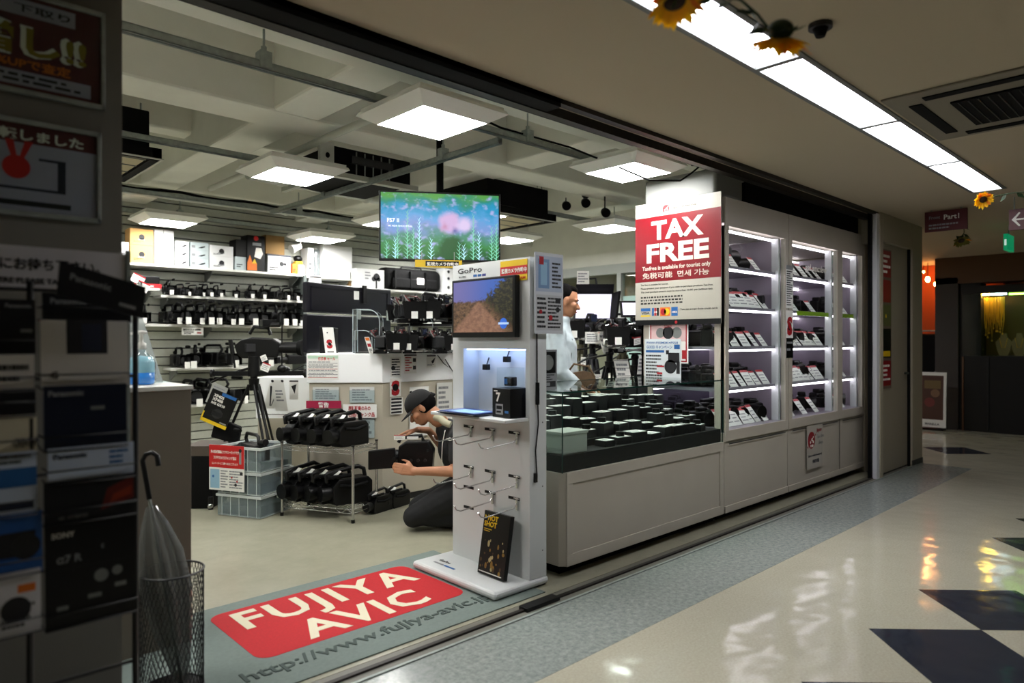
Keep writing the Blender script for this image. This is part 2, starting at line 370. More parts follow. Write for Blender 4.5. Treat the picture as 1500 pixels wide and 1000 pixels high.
strut('ceiling_rail', (3.06,3.35,2.65), (3.06,6.85,2.65), 'grey steel cross rail above the television')
strut('ceiling_rail', (4.7,5.06,2.692), (7.3,5.06,2.692), 'grey steel channel rail behind the television at right')
strut('ceiling_rail', (1.9,8.0,2.692), (7.3,8.0,2.692), 'grey steel channel rail along the farthest lamps')
cb = MB(); cb.tube([(-1+.2*i, 6.9, 2.745+.012*math.sin(i*1.7)) for i in range(28)], .013, BLACKM, 6)
lab(cb.build('cable'), 'thick black cable tied along the third ceiling rail', 'cable')
cb = MB(); cb.tube([(2.6,3.33,2.745),(2.9,3.35,2.78),(3.05,3.33,2.75),(3.3,3.35,2.76),(3.7,3.3,2.74),(3.95,3.1,2.62),(4.1,2.9,2.50),(4.35,2.8,2.52),(4.5,2.8,2.6),(4.6,2.75,2.69)], .007, BLACKM, 6)
lab(cb.build('cable'), 'thin black cable sagging from the first rail to the white box', 'cable')
PIPE = mat('painted_pipe', 'b5b8ae', .5)
p = MB(); p.cyl((-2.5,7.3,2.80), (7.3,7.3,2.80), .05, PIPE, n=14)
for x in (0,1.7,3.4,5.1): p.cyl((x,7.3,2.80),(x+.04,7.3,2.80),.058,PIPE,n=14)
lab(p.build('pipe'), 'thick pale pipe crossing the shop below the ceiling', 'pipe')
p = MB(); p.cyl((2.46,3.75,2.83), (2.46,6.9,2.83), .028, PIPE, n=12); lab(p.build('pipe'), 'slim pale pipe running back between first and second lamps', 'pipe')
p = MB(); p.cyl((2.3,5.6,2.72),(3.6,5.9,2.76),.045,PIPE,n=12).cyl((3.6,5.9,2.76),(4.9,6.0,2.74),.045,PIPE,n=12); p.ell((3.6,5.9,2.76),(.06,.06,.06),PIPE)
lab(p.build('duct'), 'wrapped pale duct bending behind the second lamp', 'duct')
# black air conditioning units hung in the ceiling bays
CREAM = mat('cream_panel', 'b9ae8c', .6)
def aircon(x0, x1, y0, y1, label, z=2.6):
    t = thing('air_conditioner', label, 'air conditioner', ((x0+x1)/2, (y0+y1)/2, z))
    MB().box(x0+.06, x1-.06, y0+.06, y1-.06, z+.07, z+.34, BLACKM).build('body', t, bevel=.01)
    f = MB()
    for a, b, c, d in ((x0,x1,y0,y0+.06),(x0,x1,y1-.06,y1),(x0,x0+.06,y0,y1),(x1-.06,x1,y0,y1)): f.box(a,b,c,d,z,z+.075,BLACKM)
    f.build('frame', t)
    MB().box(x0+.07, x1-.07, y0+.07, y1-.07, z+.012, z+.03, CREAM).build('intake_panel', t)
    e = MB()
    for a, b, c, d in ((x0-.01,x1+.01,y0-.01,y0+.005),(x0-.01,x1+.01,y1-.005,y1+.01),(x0-.01,x0+.005,y0,y1),(x1-.005,x1+.01,y0,y1)): e.box(a,b,c,d,z-.004,z+.004,PIPE)
    e.build('edge_strip', t)
    l = MB()
    for k in range(4):
        yy = y0+.12+(y1-y0-.24)*k/3; l.box(x0+.07, x1-.07, yy-.004, yy+.004, z+.005, z+.013, GREY)
    l.build('louvre', t)
    for a in (x0+.1, x1-.1):
        MB().cyl((a, y0+.12, z+.34), (a, y0+.12, 3.0), .006, STEEL, n=6).build('hanger_rod', t)
aircon(.5, 1.5, 5.12, 6.05, 'black hung air conditioner at far left with cream underside')
aircon(4.35, 5.33, 4.95, 5.85, 'black hung air conditioner right of the television')
# open black duct bay behind the second lamp
t = thing('ventilation_duct', 'large black ventilation duct with open side above the second lamp', 'duct', (3.1, 5.3, 2.68))
MB().box(2.72, 3.5, 5.0, 5.75, 2.70, 2.92, BLACKM).build('duct_body', t, bevel=.01)
MB().box(2.68, 3.54, 4.94, 5.0, 2.66, 2.70, PIPE).box(2.68, 2.72, 4.94, 5.8, 2.66, 2.70, PIPE).build('lower_edge', t)
q = MB(); q.box(2.9,3.3,4.97,5.0,2.80,2.86,GREYD)
for i in range(5): q.cyl((2.95+i*.08,4.985,2.7),(2.95+i*.08,4.985,2.9),.006,STEEL,n=6)
q.build('bracket', t)
t = thing('junction_box', 'white electrical box on the ceiling behind the second lamp', 'electrical box', (2.62, 5.3, 2.72))
MB().box(2.56, 2.68, 4.86, 4.9, 2.66, 2.9, WHITE).build('box_body', t, bevel=.004); MB().ell((2.62,4.855,2.79),(.018,.01,.022),BLACKM).build('socket', t)
for i, (u, v, d) in enumerate(((829,300,7.6),(857,296,7.4),(886,310,7.4),(857,283,7.8))):
    c = at(u, v, d=d); t = thing('spotlight', 'black round ceiling spotlight, %s from the left above the side wall' % ORD[i], 'spotlight', c)
    MB().cyl(c, c-FW*.09-Z_*.03, .045, BLACKM, .05, n=14).build('head', t); MB().cyl(c, (c.x, c.y, 2.93), .008, BLACKM, n=6).build('stem', t)
# clip lamp on the shelf end
c = at(440, 361, y=7.9); t = thing('clip_lamp', 'small white clip spotlight hanging above the shelf end', 'lamp', c)
MB().cyl(c, c-FW*.10-RT*.08-Z_*.05, .03, WHITE, .055, n=14).build('shade', t); MB().cyl(c, (c.x, c.y, 2.66), .006, WHITE, n=6).build('stem', t)

# ================================================================ CORRIDOR CEILING FITTINGS
STRM = mat('strip_diffuser_light', (.97,.97,1), .5, emit=STRIP)
for i in range(4):
    x0 = 1.74+1.27*i; x1 = x0+1.235
    t = thing('ceiling_light', '%s of the recessed fluorescent panels in the corridor ceiling, counted from the near end' % ORD[i], 'ceiling light', ((x0+x1)/2, 1.415, 2.6), 'recessed strip lights of the corridor')
    f = MB(); f.box(x0-.017, x1+.017, 1.29, 1.315, 2.592, 2.66, GREY).box(x0-.017, x1+.017, 1.515, 1.54, 2.592, 2.66, GREY).box(x0-.017, x0, 1.31, 1.52, 2.592, 2.66, GREY).box(x1, x1+.017, 1.31, 1.52, 2.592, 2.66, GREY); f.build('frame', t)
    d = MB(); d.box(x0, x1, 1.315, 1.515, 2.612, 2.62, STRM)
    d.build('diffuser', t)
    r = MB()
    for k in range(6): r.box(x0, x1, 1.335+.03*k, 1.339+.03*k, 2.606, 2.612, mat('diffuser_rib', 'd6d6e0', .4, emit=.7))
    r.build('rib', t)
CAS = mat('cassette_paint', '878071', .6)
t = thing('air_conditioner', 'square ceiling air conditioner cassette in the corridor ceiling at right', 'air conditioner', (4.35, .76, 2.6))
MB().box(3.84, 4.86, .25, 1.27, 2.588, 2.6, CAS).build('panel', t, bevel=.005)
MB().box(4.10, 4.62, .50, 1.02, 2.578, 2.59, BLACKM).build('intake_grille', t)
g = MB()
for k in range(12): g.box(4.11, 4.61, .51+k*.043, .516+k*.043, 2.574, 2.58, GREYD)
g.build('louvre', t)
for a, b, c, d in ((4.02,4.70,1.13,1.19),(4.02,4.70,.33,.39),(3.92,3.98,.42,1.10),(4.74,4.80,.42,1.10)): MB().box(a, b, c, d, 2.582, 2.59, BLACKM).build('air_slot', t)
c = Vector((2.75, 1.13, 2.6)); t = thing('smoke_detector', 'small dark round detector on the corridor ceiling', 'detector', c)
MB().cyl(c, c-Z_*.018, .045, GREYD, n=20).build('base', t); MB().cyl(c-Z_*.018, c-Z_*.05, .03, BLACKM, .018, n=16).build('cap', t)
# sunflower garland
PETAL = mat('yellow_petal', 'e0a012', .6, noise=.15); PETO = mat('orange_petal', 'c76a12', .6); LEAF = mat('green_leaf', '27401f', .6, noise=.2); SEED = mat('flower_centre', '2a1708', .8)
PETAL = translucent('backlit_petal', 'ffdc28'); PETO = translucent('backlit_orange_petal', 'f4a020')
def flower(c, n, r, label, pet=None):
    pet = pet or PETAL; c = Vector(c); n = Vector(n).normalized(); a = n.orthogonal().normalized(); b = n.cross(a); rn = random.Random(int(c.x*100))
    t = thing('sunflower', label, 'artificial flower', c, 'artificial sunflowers on the corridor ceiling')
    MB().ell(c+n*.004, (r*.38, r*.38, r*.14), SEED, n.to_track_quat('Z','Y').to_matrix()).build('centre', t)
    first = None
    for ring in range(2):
        for i in range(15):
            th = 2*PI*(i+.5*ring)/15+rn.uniform(-.08,.08); rd = a*math.cos(th)+b*math.sin(th); tg = n.cross(rd); L = r*rn.uniform(.85,1.08)
            o = c-n*.004*ring; dr = n*(.45*L*rn.uniform(.2,1.3)); m = PETO if rn.random() < .12 else pet
            mb = MB(); v = [o+rd*r*.3-tg*r*.09, o+rd*r*.3+tg*r*.09, o+rd*L*.7+tg*r*.2+dr*.5, o+rd*L+dr, o+rd*L*.7-tg*r*.2+dr*.5]
            mb.add(v+[q-n*.0012 for q in v], [(0,1,2,3,4),(9,8,7,6,5),(0,5,6,1),(1,6,7,2),(2,7,8,3),(3,8,9,4),(4,9,5,0)], m); mb.build('petal', t)
    sx = MB()
    for i in range(6):
        th = i*1.05; rd = a*math.cos(th)+b*math.sin(th); tg = n.cross(rd); o = c-n*.012
        v = [o-tg*.01, o+tg*.01, o+rd*r*.5+tg*.014-n*.01, o+rd*r*.75-n*.02, o+rd*r*.5-tg*.014-n*.01]
        sx.add(v+[q-n*.001 for q in v], [(0,1,2,3,4),(9,8,7,6,5),(0,5,6,1),(1,6,7,2),(2,7,8,3),(3,8,9,4),(4,9,5,0)], LEAF)
    sx.ell(c-n*r*.28, (r*.42,r*.42,r*.32), LEAF, n.to_track_quat('Z','Y').to_matrix(), 12, 8); sx.build('sepal', t)
    return t
f1 = at(988, 2, d=1.75); f2 = at(1142, 58, d=1.85); f3 = at(1440, 292, d=5.0); f4 = at(1408, 352, d=6.9)
flower(f1, (-.1,-.2,-1), .075, 'orange and yellow sunflower at the top edge over the light strip')
flower(f2, (.35,.3,-1), .085, 'yellow sunflower drooping over the strip light joint')
flower(f3, (-.7,-.4,-.6), .065, 'small yellow sunflower under the far end of the strip light')
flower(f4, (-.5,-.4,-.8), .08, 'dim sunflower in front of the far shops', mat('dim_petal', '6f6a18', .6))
def garland(pts, label, seed):
    t = thing('garland', label, 'garland', pts[0]); MB().tube(pts, .004, LEAF, 6).build('vine', t); rn = random.Random(seed)
    for i in range(len(pts)-1):
        for k in range(2):
            p = Vector(pts[i]).lerp(Vector(pts[i+1]), .3+.5*k); d = Vector((rn.uniform(-1,1), rn.uniform(-1,1), rn.uniform(-1,0))).normalized(); s = d.orthogonal().normalized()*.018
            v = [p, p+d*.03+s, p+d*.07, p+d*.03-s]; nn = d.cross(s).normalized()*.001
            MB().add(v+[q+nn for q in v], [(0,1,2,3),(7,6,5,4),(0,4,5,1),(1,5,6,2),(2,6,7,3),(3,7,4,0)], LEAF).build('leaf', t)
garland([f1+Z_*.02, at(1030,-12,d=1.75), at(1085,0,d=1.8), at(1110,22,d=1.83), at(1128,45,d=1.86)], 'green vine linking the two near sunflowers', 3)
garland([f4+Z_*.01, f4+Z_*.08+RT*.03, f4.xy.to_3d()+RT*.02+Z_*2.6], 'short dim vine holding the far flower at the ceiling', 8)
garland([f3+Z_*.01, at(1455,288,d=5.0), at(1480,283,d=4.9), at(1510,280,d=4.8)], 'green vine with leaves at the far sunflower', 5)
# ================================================================ SHOP FRONT
# ---- glass display counter
t = thing('display_counter', 'white panelled counter with glass top case, beside the stand', 'display counter', (3.72, 2.95, 0))
bx0, bx1, by0, by1 = 2.85, 4.60, 2.6, 3.30
MB().box(bx0+.06, bx1, by0+.08, by1, 0, .07, BLACKM).build('plinth', t)
c = MB(); c.prism([(bx0,by0+.03),(bx0+.03,by0),(bx1,by0),(bx1,by1),(bx0,by1)], (0,0,.07), X_, Y_, Z_, .53, CABP); c.build('cabinet', t, bevel=.003)
fr = MB()
for a, b, z0, z1 in ((bx0+.03,bx1,.535,.6),(bx0+.03,bx1,.07,.135),(bx0+.03,bx0+.08,.135,.535),(bx1-.05,bx1,.135,.535)): fr.box(a, b, by0-.009, by0+.002, z0, z1, CABP)
fr.build('face_frame', t, bevel=.002)
FELT = mat('black_felt', '08080a', .95)
MB().box(bx0+.005, bx1-.01, by0+.012, by1-.01, .6, .695, FELT).build('felt_base', t)
EDGE = mat('glass_edge', '1d3a33', .2)
def pane(name, a): o = MB().box(*a, GLASS).build(name, t); return o
pane('front_glass', (bx0, bx1, by0, by0+.006, .6, 1.05)); pane('side_glass', (bx0, bx0+.006, by0+.006, by1, .6, 1.05)); pane('top_glass', (bx0, bx1, by0, by1, 1.05, 1.058)); pane('back_glass', (bx0, bx1, by1-.006, by1, .6, 1.05))
e = MB(); e.box(bx0-.001,bx1,by0-.0015,by0,1.049,1.059,EDGE).box(bx0-.0015,bx0,by0,by1,1.049,1.059,EDGE).box(bx0-.002,bx0+.003,by0-.002,by0+.003,.6,1.05,EDGE).box(bx1-.004,bx1,by0-.002,by0+.002,.6,1.05,EDGE).box(bx0,bx1,by1,by1+.0015,1.049,1.059,EDGE)
e.build('glass_edge', t)
steps = [(.695,2.62,2.76),(.735,2.76,2.90),(.785,2.90,3.04),(.835,3.04,3.17),(.875,3.17,3.28)]
st = MB()
for z, a, b in steps[1:]: st.box(bx0+.02, bx1-.02, a, b, .695, z, FELT)
st.build('display_step', t)
# lens boxes
LB = mat('lens_box_black', '101013', .5)
rows = 'front second third fourth rearmost'.split()
rn = random.Random(4)
for r, (z, a, b) in enumerate(steps):
    x = bx0+(.42 if r == 0 else .08)+rn.uniform(0,.1); k = 0
    while x < bx1-.16:
        w_ = rn.uniform(.085,.14); d_ = rn.uniform(.08,.105); h_ = rn.uniform(.04,.10)+(.03 if r>2 else 0)
        if r == 0: h_ = rn.uniform(.035,.07)
        if h_+z > 1.03: h_ = 1.03-z
        y = (a+b)/2
        M = Matrix.Translation((x+w_/2, y, z)) @ Matrix.Rotation(rn.uniform(-.2,.2), 4, 'Z')
        mb = MB(); mb.box(-w_/2, w_/2, -d_/2, d_/2, 0, h_, LB, M)
        o = mb.build('lens_box', bevel=.003)
        lab(o, '%s black lens box in the %s row of the glass counter, counted from the left' % (ORD[k] if k < 15 else 'last', rows[r]), 'lens box', 'lens boxes in the glass counter')
        l = MB(); l.box(-w_*.46, w_*.46, -d_*.44, d_*.44, h_, h_+.001, PAPER, M)
        for q in range(3): l.box(-w_*.36, w_*(.1+.1*q), -d_*.3+q*d_*.2, -d_*.24+q*d_*.2, h_+.001, h_+.0014, INK, M)
        l.build('label_card', o)
        if rn.random() < .3:
            kn = MB().cyl(M @ Vector((0,0,h_+.001)), M @ Vector((0,0,h_+.03)), .028, BLACK, n=12).build('lens_cap', o)
        x += w_+rn.uniform(.015,.05); k += 1
t = thing('box', 'small pale grey box in the near corner of the glass counter', 'box', (3.0, 2.70, .695))
MB().box(2.89, 3.10, 2.63, 2.78, .695, .82, mat('pale_box', 'a9aea6', .6)).build('box_body', t, bevel=.004)
MB().box(2.885, 3.105, 2.625, 2.785, .805, .823, mat('pale_box', 'a9aea6', .6)).build('lid', t, bevel=.003)
# small framed sign standing on the counter corner
o = at(797, 575, y=2.72); sh = Sheet((2.80,2.74,1.06), X_, Z_, .15, .235, .006)
t = thing('sign_stand', 'small framed black and grey photo sign on the left corner of the glass counter', 'sign', (2.87,2.74,1.058))
sh.base(GREYP).build('sign_plate', t); sh.rect(.08,.42,.92,.95,BLACK).disc(.5,.68,.045,GREY,2).rect(.08,.08,.92,.22,INK).rect(.12,.11,.6,.19,GREYP,2).lines(.1,.24,.9,.4,3,INK); sh.p.build('print', t)
MB().box(2.80,2.95,2.75,2.80,1.058,1.065,GREYD).build('base', t)

# ---- tall lit cabinets
LEDM = mat('cabinet_tube_light', (1,.88,.98), .4, emit=LED)
INNER = mat('cabinet_inner', '9c929f', .3)
WFR = mat('cabinet_inner_frame', 'd9dcdf', .4)
BACKP = mat('cabinet_back_panel', '8a8397', .05, .85)
def cabinet(x0, x1, wins, label, side=False):
    t = thing('display_cabinet', label, 'display cabinet', ((x0+x1)/2, 3.0, 0), 'tall lit cabinets along the corridor')
    y0, y1, zb, zt = 2.6, 3.34, .07, 2.41; g0, g1 = .68, 2.2
    MB().box(x0, x1, y0, y1, zb, g0-.02, CABP).build('base_cabinet', t, bevel=.002); MB().box(x0, x1, y0, y1, g1+.02, zt, CABP).build('header', t, bevel=.002)
    MB().box(x0+.02, x1, y0+.08, y1, 0, zb, BLACKM).build('plinth', t)
    fr = MB(); fr.box(x0, x1, y0-.012, y0, g1, zt, CABP).box(x0, x1, y0-.012, y0, zb, .12, CABP)
    edges = [x0]+[e for a, c in wins for e in (a, c)]+[x1]
    for i in range(0, len(edges), 2): fr.box(edges[i], edges[i+1], y0-.012, y0+.03, g0, g1, CABP)
    fr.box(x0, x1, y0-.012, y0, .60, g0, CABP); fr.build('face_frame', t, bevel=.002)
    if side:
        MB().box(x0, x0+.02, y0, y0+.08, g0, g1, CABP).box(x0, x0+.02, y1-.10, y1, g0, g1, CABP).build('side_post', t)
        MB().box(x0+.005, x0+.01, y0+.08, y1-.10, g0, g1, GLASS).build('side_glass', t)
    else: MB().box(x0, x0+.02, y0+.03, y1, g0, g1, INNER).build('side_panel', t)
    MB().box(x1-.02, x1, y0+.03, y1, g0, g1, INNER).build('side_panel', t)
    MB().box(x0, x1, y1-.02, y1, g0, g1, BACKP).build('back_panel', t)
    MB().box(x0+.02, x1-.02, y0, y1-.02, g0-.02, g0, INNER).build('bottom_panel', t); 
    for i, (a, c) in enumerate(wins):
        MB().box(a, c, y0-.004, y0, g0, g1, GLASS).build('glass_door', t)
        MB().box(c-.012-.03, c-.012, y0+.03, y0+.09, g0, g1, WFR).build('corner_strip', t)
        # lower door outline
        MB().box(a, c, y0-.0135, y0-.0115, .575, .583, GREYD).build('door_groove', t)
        if a > x0+.3: MB().box(a-.075, a-.068, y0-.0135, y0-.0115, .12, .6, GREYD).build('door_groove', t)
    for z in SHZ:
        MB().box(x0+.02, x1-.02, y0+.06, y1-.05, z-.022, z, mat('shelf_glass', '9c95a3', .25)).build('shelf', t)
    for z in SHZ+[g1+.015]:
        tb = MB().box(x0+.03, x1-.03, y0+.065, y0+.085, z-.038, z-.024, LEDM); tb.box(x0+.03, x1-.03, y1-.10, y1-.085, z-.036, z-.026, LEDM); tb.build('light_tube', t)
    return t
SHZ = [.985, 1.30, 1.61, 1.92]
cabinet(4.62, 5.655, [(4.67,5.60)], 'tall white lit display cabinet nearest the glass counter, tax free poster on its side', True)
cabinet(5.665, 7.36, [(5.73,6.69),(6.81,7.31)], 'tall white lit display cabinet with two glass doors, farther one')
# pieces of display inside: price cards and cameras
cpt = thing('compact_camera', 'x', 'camera', (0,0,0), 'cameras in the lit cabinets')
MB().box(-.06,.06,-.025,.025,0,.075,BLACK).build('body', cpt, bevel=.008)
MB().cyl((0,-.025,.038),(0,-.07,.038),.03,BLACK,n=16).build('lens', cpt)
MB().box(-.025,.025,-.02,.02,.075,.095,BLACK).build('viewfinder', cpt, bevel=.005)
MB().cyl((.04,0,.075),(.04,0,.086),.012,CHROME,n=12).build('dial', cpt)
pc = MB(); tag_sheet(pc, (-.035,0,0), X_, Vector((0,.75,1)), .075, .115); pcard = lab(pc.build('price_card', origin=(0,0,0)), 'x', 'price card', 'price cards in the lit cabinets')
hc = thing('camcorder', 'x', 'camcorder', (0,0,0), 'cameras in the lit cabinets')
MB().box(-.15,.10,-.05,.05,.02,.14,BLACK).build('body', hc, bevel=.012); MB().cyl((.10,0,.08),(.22,0,.08),.045,BLACK,.055,n=18).build('lens', hc)
MB().tube([(-.12,0,.14),(-.1,0,.2),(.04,0,.21),(.08,0,.14)], .013, BLACK, 8).build('handle', hc); MB().cyl((-.2,0,.17),(-.12,0,.16),.025,BLACK,n=12).build('viewfinder', hc)
first = {'c': True, 'p': True, 'h': True}
def place(kind, proto, loc, rz, label, sc=1, **k):
    o = proto if first[kind] else dup(proto); first[kind] = False
    return put(o, loc, rz, label, sc=sc, **k)
secs = [('near cabinet', 4.67, 5.57, [(7, 8),(6, 7),(5, 7),(7, 7),(2, 0)]), ('middle glass door', 5.73, 6.66, [(3, 7),(8, 7),(7, 7),(2, 5),(5, 5)]), ('narrow far door', 6.83, 7.27, [(1, 3),(2, 3),(1, 3),(2, 3),(2, 2)])]
lev = ['bottom','lowest raised','second raised','third raised','top']
# bottom, shelf .985, 1.30, 1.61, 1.92
rn = random.Random(11); cntc = 0
for nm, x0, x1, rows_ in secs:
    for li, (nc, nk) in enumerate(rows_):
        z = [.681]+SHZ; z = z[li]
        for k in range(nc):
            x = x0+.07+(x1-x0-.14)*(k+.5)/nc+rn.uniform(-.02,.02)
            place('p', pcard, (x, 2.685, z+.001), rn.uniform(-.25,.15), 'white price card %s from left on the %s shelf, %s' % (ORD[k], lev[li], nm), sc=rn.uniform(1.15,1.45))
        for k in range(nk):
            x = x0+.08+(x1-x0-.16)*(k+.5)/nk+rn.uniform(-.02,.02)
            place('c', cpt, (x, 2.86+rn.uniform(-.03,.08), z+.001), rn.uniform(-.5,.5), 'black camera %s from left, front of the %s shelf, %s' % (ORD[k], lev[li], nm), sc=rn.uniform(1.4,1.9))
        if nk > 3:
            for k in range(nk-1):
                x = x0+.14+(x1-x0-.2)*(k+.5)/nk
                place('c', cpt, (x, 3.12+rn.uniform(-.03,.05), z+.001), rn.uniform(-.5,.5), 'black camera %s from left, rear of the %s shelf, %s' % (ORD[k], lev[li], nm), sc=rn.uniform(1.4,1.9))
place('h', hc, (4.93,2.83,1.921), .1, 'large black camcorder on the top shelf of the near cabinet', 1.3)
place('h', hc, (5.33,3.0,1.921), -.5, 'black camcorder behind the price cards on the top shelf of the near cabinet', 1.0)
place('h', hc, (6.15,2.95,.682), .3, 'black camcorder lying on the bottom shelf of the middle glass door', 1.0)
place('h', hc, (5.9,2.9,1.611), .2, 'black camcorder above the lime green strip', .8)
for y, z, x, l in ((2.98,1.31,4.75,'through the side window, middle shelf'),(3.1,.99,4.76,'through the side window, lower shelf'),(3.05,1.62,4.78,'just under the tax free poster in the side window')):
    place('h', hc, (x+.1, y, z-.009), 1.2, 'black camcorder seen '+l, .9)
for i, (x, z) in enumerate(((6.35,1.60),(7.05,1.60))):
    lab(MB().box(x-.38 if i == 0 else x-.2, x+.3 if i == 0 else x+.22, 2.655, 2.66, z-.03, z+.008, mat('lime_strip', '9cc428', .5)).build('shelf_label', bevel=.001), ('long' if i == 0 else 'short')+' lime green strip along a cabinet shelf edge', 'shelf label')
# writing along the inside of the top of the middle door
o = lab(MB().text('welcome bag', (6.45, 2.594, 1.965), -X_, Z_, .085, WINK, .01).build('door_lettering'), 'white reversed lettering on the middle cabinet glass', 'lettering')
# sheets stuck between the two cabinets
sh = Sheet((5.60,2.585,1.62), X_, Z_, .13, .36, .002); t = sh.base(PAPER, MB()).build('price_list'); lab(t, 'narrow white price list taped between the cabinet doors', 'price list')
sh.rect(0,.9,1,1,GREYP); sh.lines(.08,.05,.92,.88,16,INK,dash=3); sh.p.build('print', t)
sh = Sheet((5.60,2.585,1.20), X_, Z_, .13, .40, .002); t = sh.base(PAPER, MB()).build('sticker'); lab(t, 'white sticker with red letter S and black footer between the cabinet doors', 'sticker')
sh.rect(0,0,1,.42,BLACK).rect(.1,.3,.9,.34,GREYP,2).rect(.1,.15,.6,.2,GREYP,2); sh.txt('S',.5,.50,.50,RED,.05,align='CENTER'); sh.disc(.5,.66,.035,BLACK,3); sh.p.build('print', t)
# duty free sticker on the lower door
sh = Sheet((6.0,2.583,.21), X_, Z_, .33, .385, .002)
t = sh.base(mat('sticker_paper', 'b0aba1', .6), MB()).build('sticker'); lab(t, 'pale tax free shop sticker with red flower disc on the lower cabinet door', 'sticker')
DRED = mat('dark_red_print', '8e101c', .5)
def blossom(sh, a, b, r, l=1):
    sh.disc(a, b, r, DRED, l); sh.disc(a+1.15*r/sh.w, b+.55*r/sh.h, r*.12, DRED, l); sh.disc(a-1.0*r/sh.w, b-.75*r/sh.h, r*.12, DRED, l)
    for k in range(5): th = 2*PI*k/5+.3; sh.disc(a+r*.1/sh.w+r*.4/sh.w*math.cos(th), b-r*.35/sh.h+r*.4/sh.h*math.sin(th), r*.17, WINK, l+1)
    for k in range(3): th = 2*PI*k/5+1.5; sh.disc(a+r*.5/sh.w+r*.25/sh.w*math.cos(th), b+r*.1/sh.h+r*.25/sh.h*math.sin(th), r*.1, WINK, l+1)
blossom(sh, .28, .66, .075)
sh.txt('Japan',.60,.83,.13,DRED,.01,shear=.2).txt('Tax-free',.60,.68,.12,GREYP,.0,shear=.2).txt('Shop',.72,.53,.12,GREYP,0,shear=.2)
sh.txt('Taxfree is available for tourist only',.06,.28,.07,NAVY,.01,width=.29).txt('免税可能',.34,.13,.09,NAVY,.02); sh.p.build('print', t)
# ---- tax free poster on the cabinet side (faces the near end)
PWI = mat('poster_white_ink', 'c6c3b6', .5); O = Vector((4.585, 3.37, 1.47)); sh = Sheet(O, -Y_, Z_, .77, .975, .008)
t = thing('poster', 'big red and white TAX FREE poster on the side of the near lit cabinet', 'poster', (4.585, 2.99, 1.45))
PW = mat('poster_white', 'aeab9f', .35); PR = mat('poster_red', '720816', .3)
sh.base(PW).build('poster_sheet', t)
sh.rect(0,.355,1,.885,PR)
sh.txt('TAX',.5,.70,.205,PWI,.035,align='CENTER',width=.47).txt('FREE',.5,.515,.205,PWI,.035,align='CENTER',width=.56)
sh.txt('Taxfree is available for tourist only',.09,.45,.046,PWI,.02,width=.615).txt('免税可能  면세 가능',.09,.385,.052,PWI,.012,width=.60)
blossom(sh,.38,.935,.032); sh.txt('Japan. Tax-free Shop',.46,.928,.026,INK,.0)
sh.txt('Tax free is available for tourist.',.07,.325,.02,INK,.01,width=.26).txt('Please present your passport if you wish to purchase products Tax-free.',.07,.295,.02,INK,.01,width=.65)
sh.txt('The total purchase amount must be more than 10,001 yen (without tax).',.07,.265,.02,INK,.01,width=.65)
sh.lines(.07,.165,.62,.24,3,GREYD,dash=20)
sh.rect(.07,.115,.19,.14,BLUE).rect(.07,.07,.19,.082,YEL).txt('VISA',.13,.09,.026,NAVY,.03,align='CENTER',width=.08)
for k, m_ in enumerate((BLUE, RED, BLACK)): sh.rect(.21+k*.03,.075,.235+k*.03,.14,m_)
sh.txt('JCB',.255,.10,.02,WINK,.02,align='CENTER')
sh.rect(.31,.07,.43,.142,ORANGE).disc(.35,.106,.026,RED,2).disc(.39,.106,.026,YEL,2)
sh.rect(.445,.07,.52,.142,BLUE).txt('AMEX',.4825,.095,.022,WINK,.02,l=3,align='CENTER',width=.05)
sh.txt('You can accept these credit cards',.55,.115,.02,INK,.01,width=.32)
sh.rect(0,.0,1,.042,BLACK).disc(.5,.02,.012,RED,3)
sh.p.build('print', t)
# papers on the side window
sh = Sheet((4.60,3.25,1.17), -Y_, Z_, .36, .34, .003); t = sh.base(PAPER).build('poster'); lab(t, 'white sheet with red border behind the camera campaign sheet', 'poster')
sh.rect(.03,.03,.97,.97,RED); sh.rect(.06,.06,.94,.94,PAPER,2); sh.rect(.06,.5,.94,.9,mat('pink_print','d9b7b7',.5),3); sh.disc(.3,.7,.04,GREY,4).disc(.5,.7,.05,INK,4).disc(.72,.7,.045,GREY,4).txt('SONY',.5,.82,.08,RED,.02,l=5,align='CENTER').rect(.85,.1,.94,.3,RED,4); sh.p.build('print', t)
sh = Sheet((4.594,3.29,1.04), -Y_, Z_, .34, .32, .003); t = sh.base(mat('pale_blue_paper','d5dde0',.6)).build('poster'); lab(t, 'pale campaign sheet with blue heading and a large black camera picture', 'poster')
sh.txt('PXW-FS5M2K×FS5II',.06,.88,.07,BLUE,.02,width=.29).txt('GOOD キャンペーン',.06,.76,.10,BLUE,.02,width=.24).rect(.82,.75,.97,.86,BLUE).rect(.04,.66,.55,.72,BLUE).lines(.04,.05,.5,.62,7,GREYD,seed=3)
sh.disc(.72,.32,.055,INK,2).disc(.72,.32,.035,GREYD,3).rect(.66,.42,.96,.66,INK,2).rect(.6,.62,.68,.72,INK,2).rect(.88,.15,.97,.45,INK,2).rect(.35,.12,.5,.17,RED,2).rect(.35,.3,.55,.34,RED,2); sh.p.build('print', t)
# ---- white box on top of the cabinets and its neighbours
t = thing('wall_box', 'long white rounded box lying on top of the near lit cabinet', 'box', (4.9, 2.97, 2.412))
MB().box(4.60, 5.02, 2.66, 3.30, 2.425, 2.64, mat('grey_white_plastic','8b8d8a',.5)).build('box_body', t, bevel=.03, seg=4); MB().box(4.62, 5.0, 2.68, 3.28, 2.412, 2.426, GREY).build('base', t)
q = MB(); q.tube([(4.5,2.8,2.66),(4.6,2.78,2.68),(4.9,2.75,2.675),(5.04,2.70,2.6),(5.06,2.68,2.5),(5.2,2.7,2.43)], .008, BLACKM, 6); lab(q.build('cable'), 'black cable crossing the white box above the cabinets', 'cable')
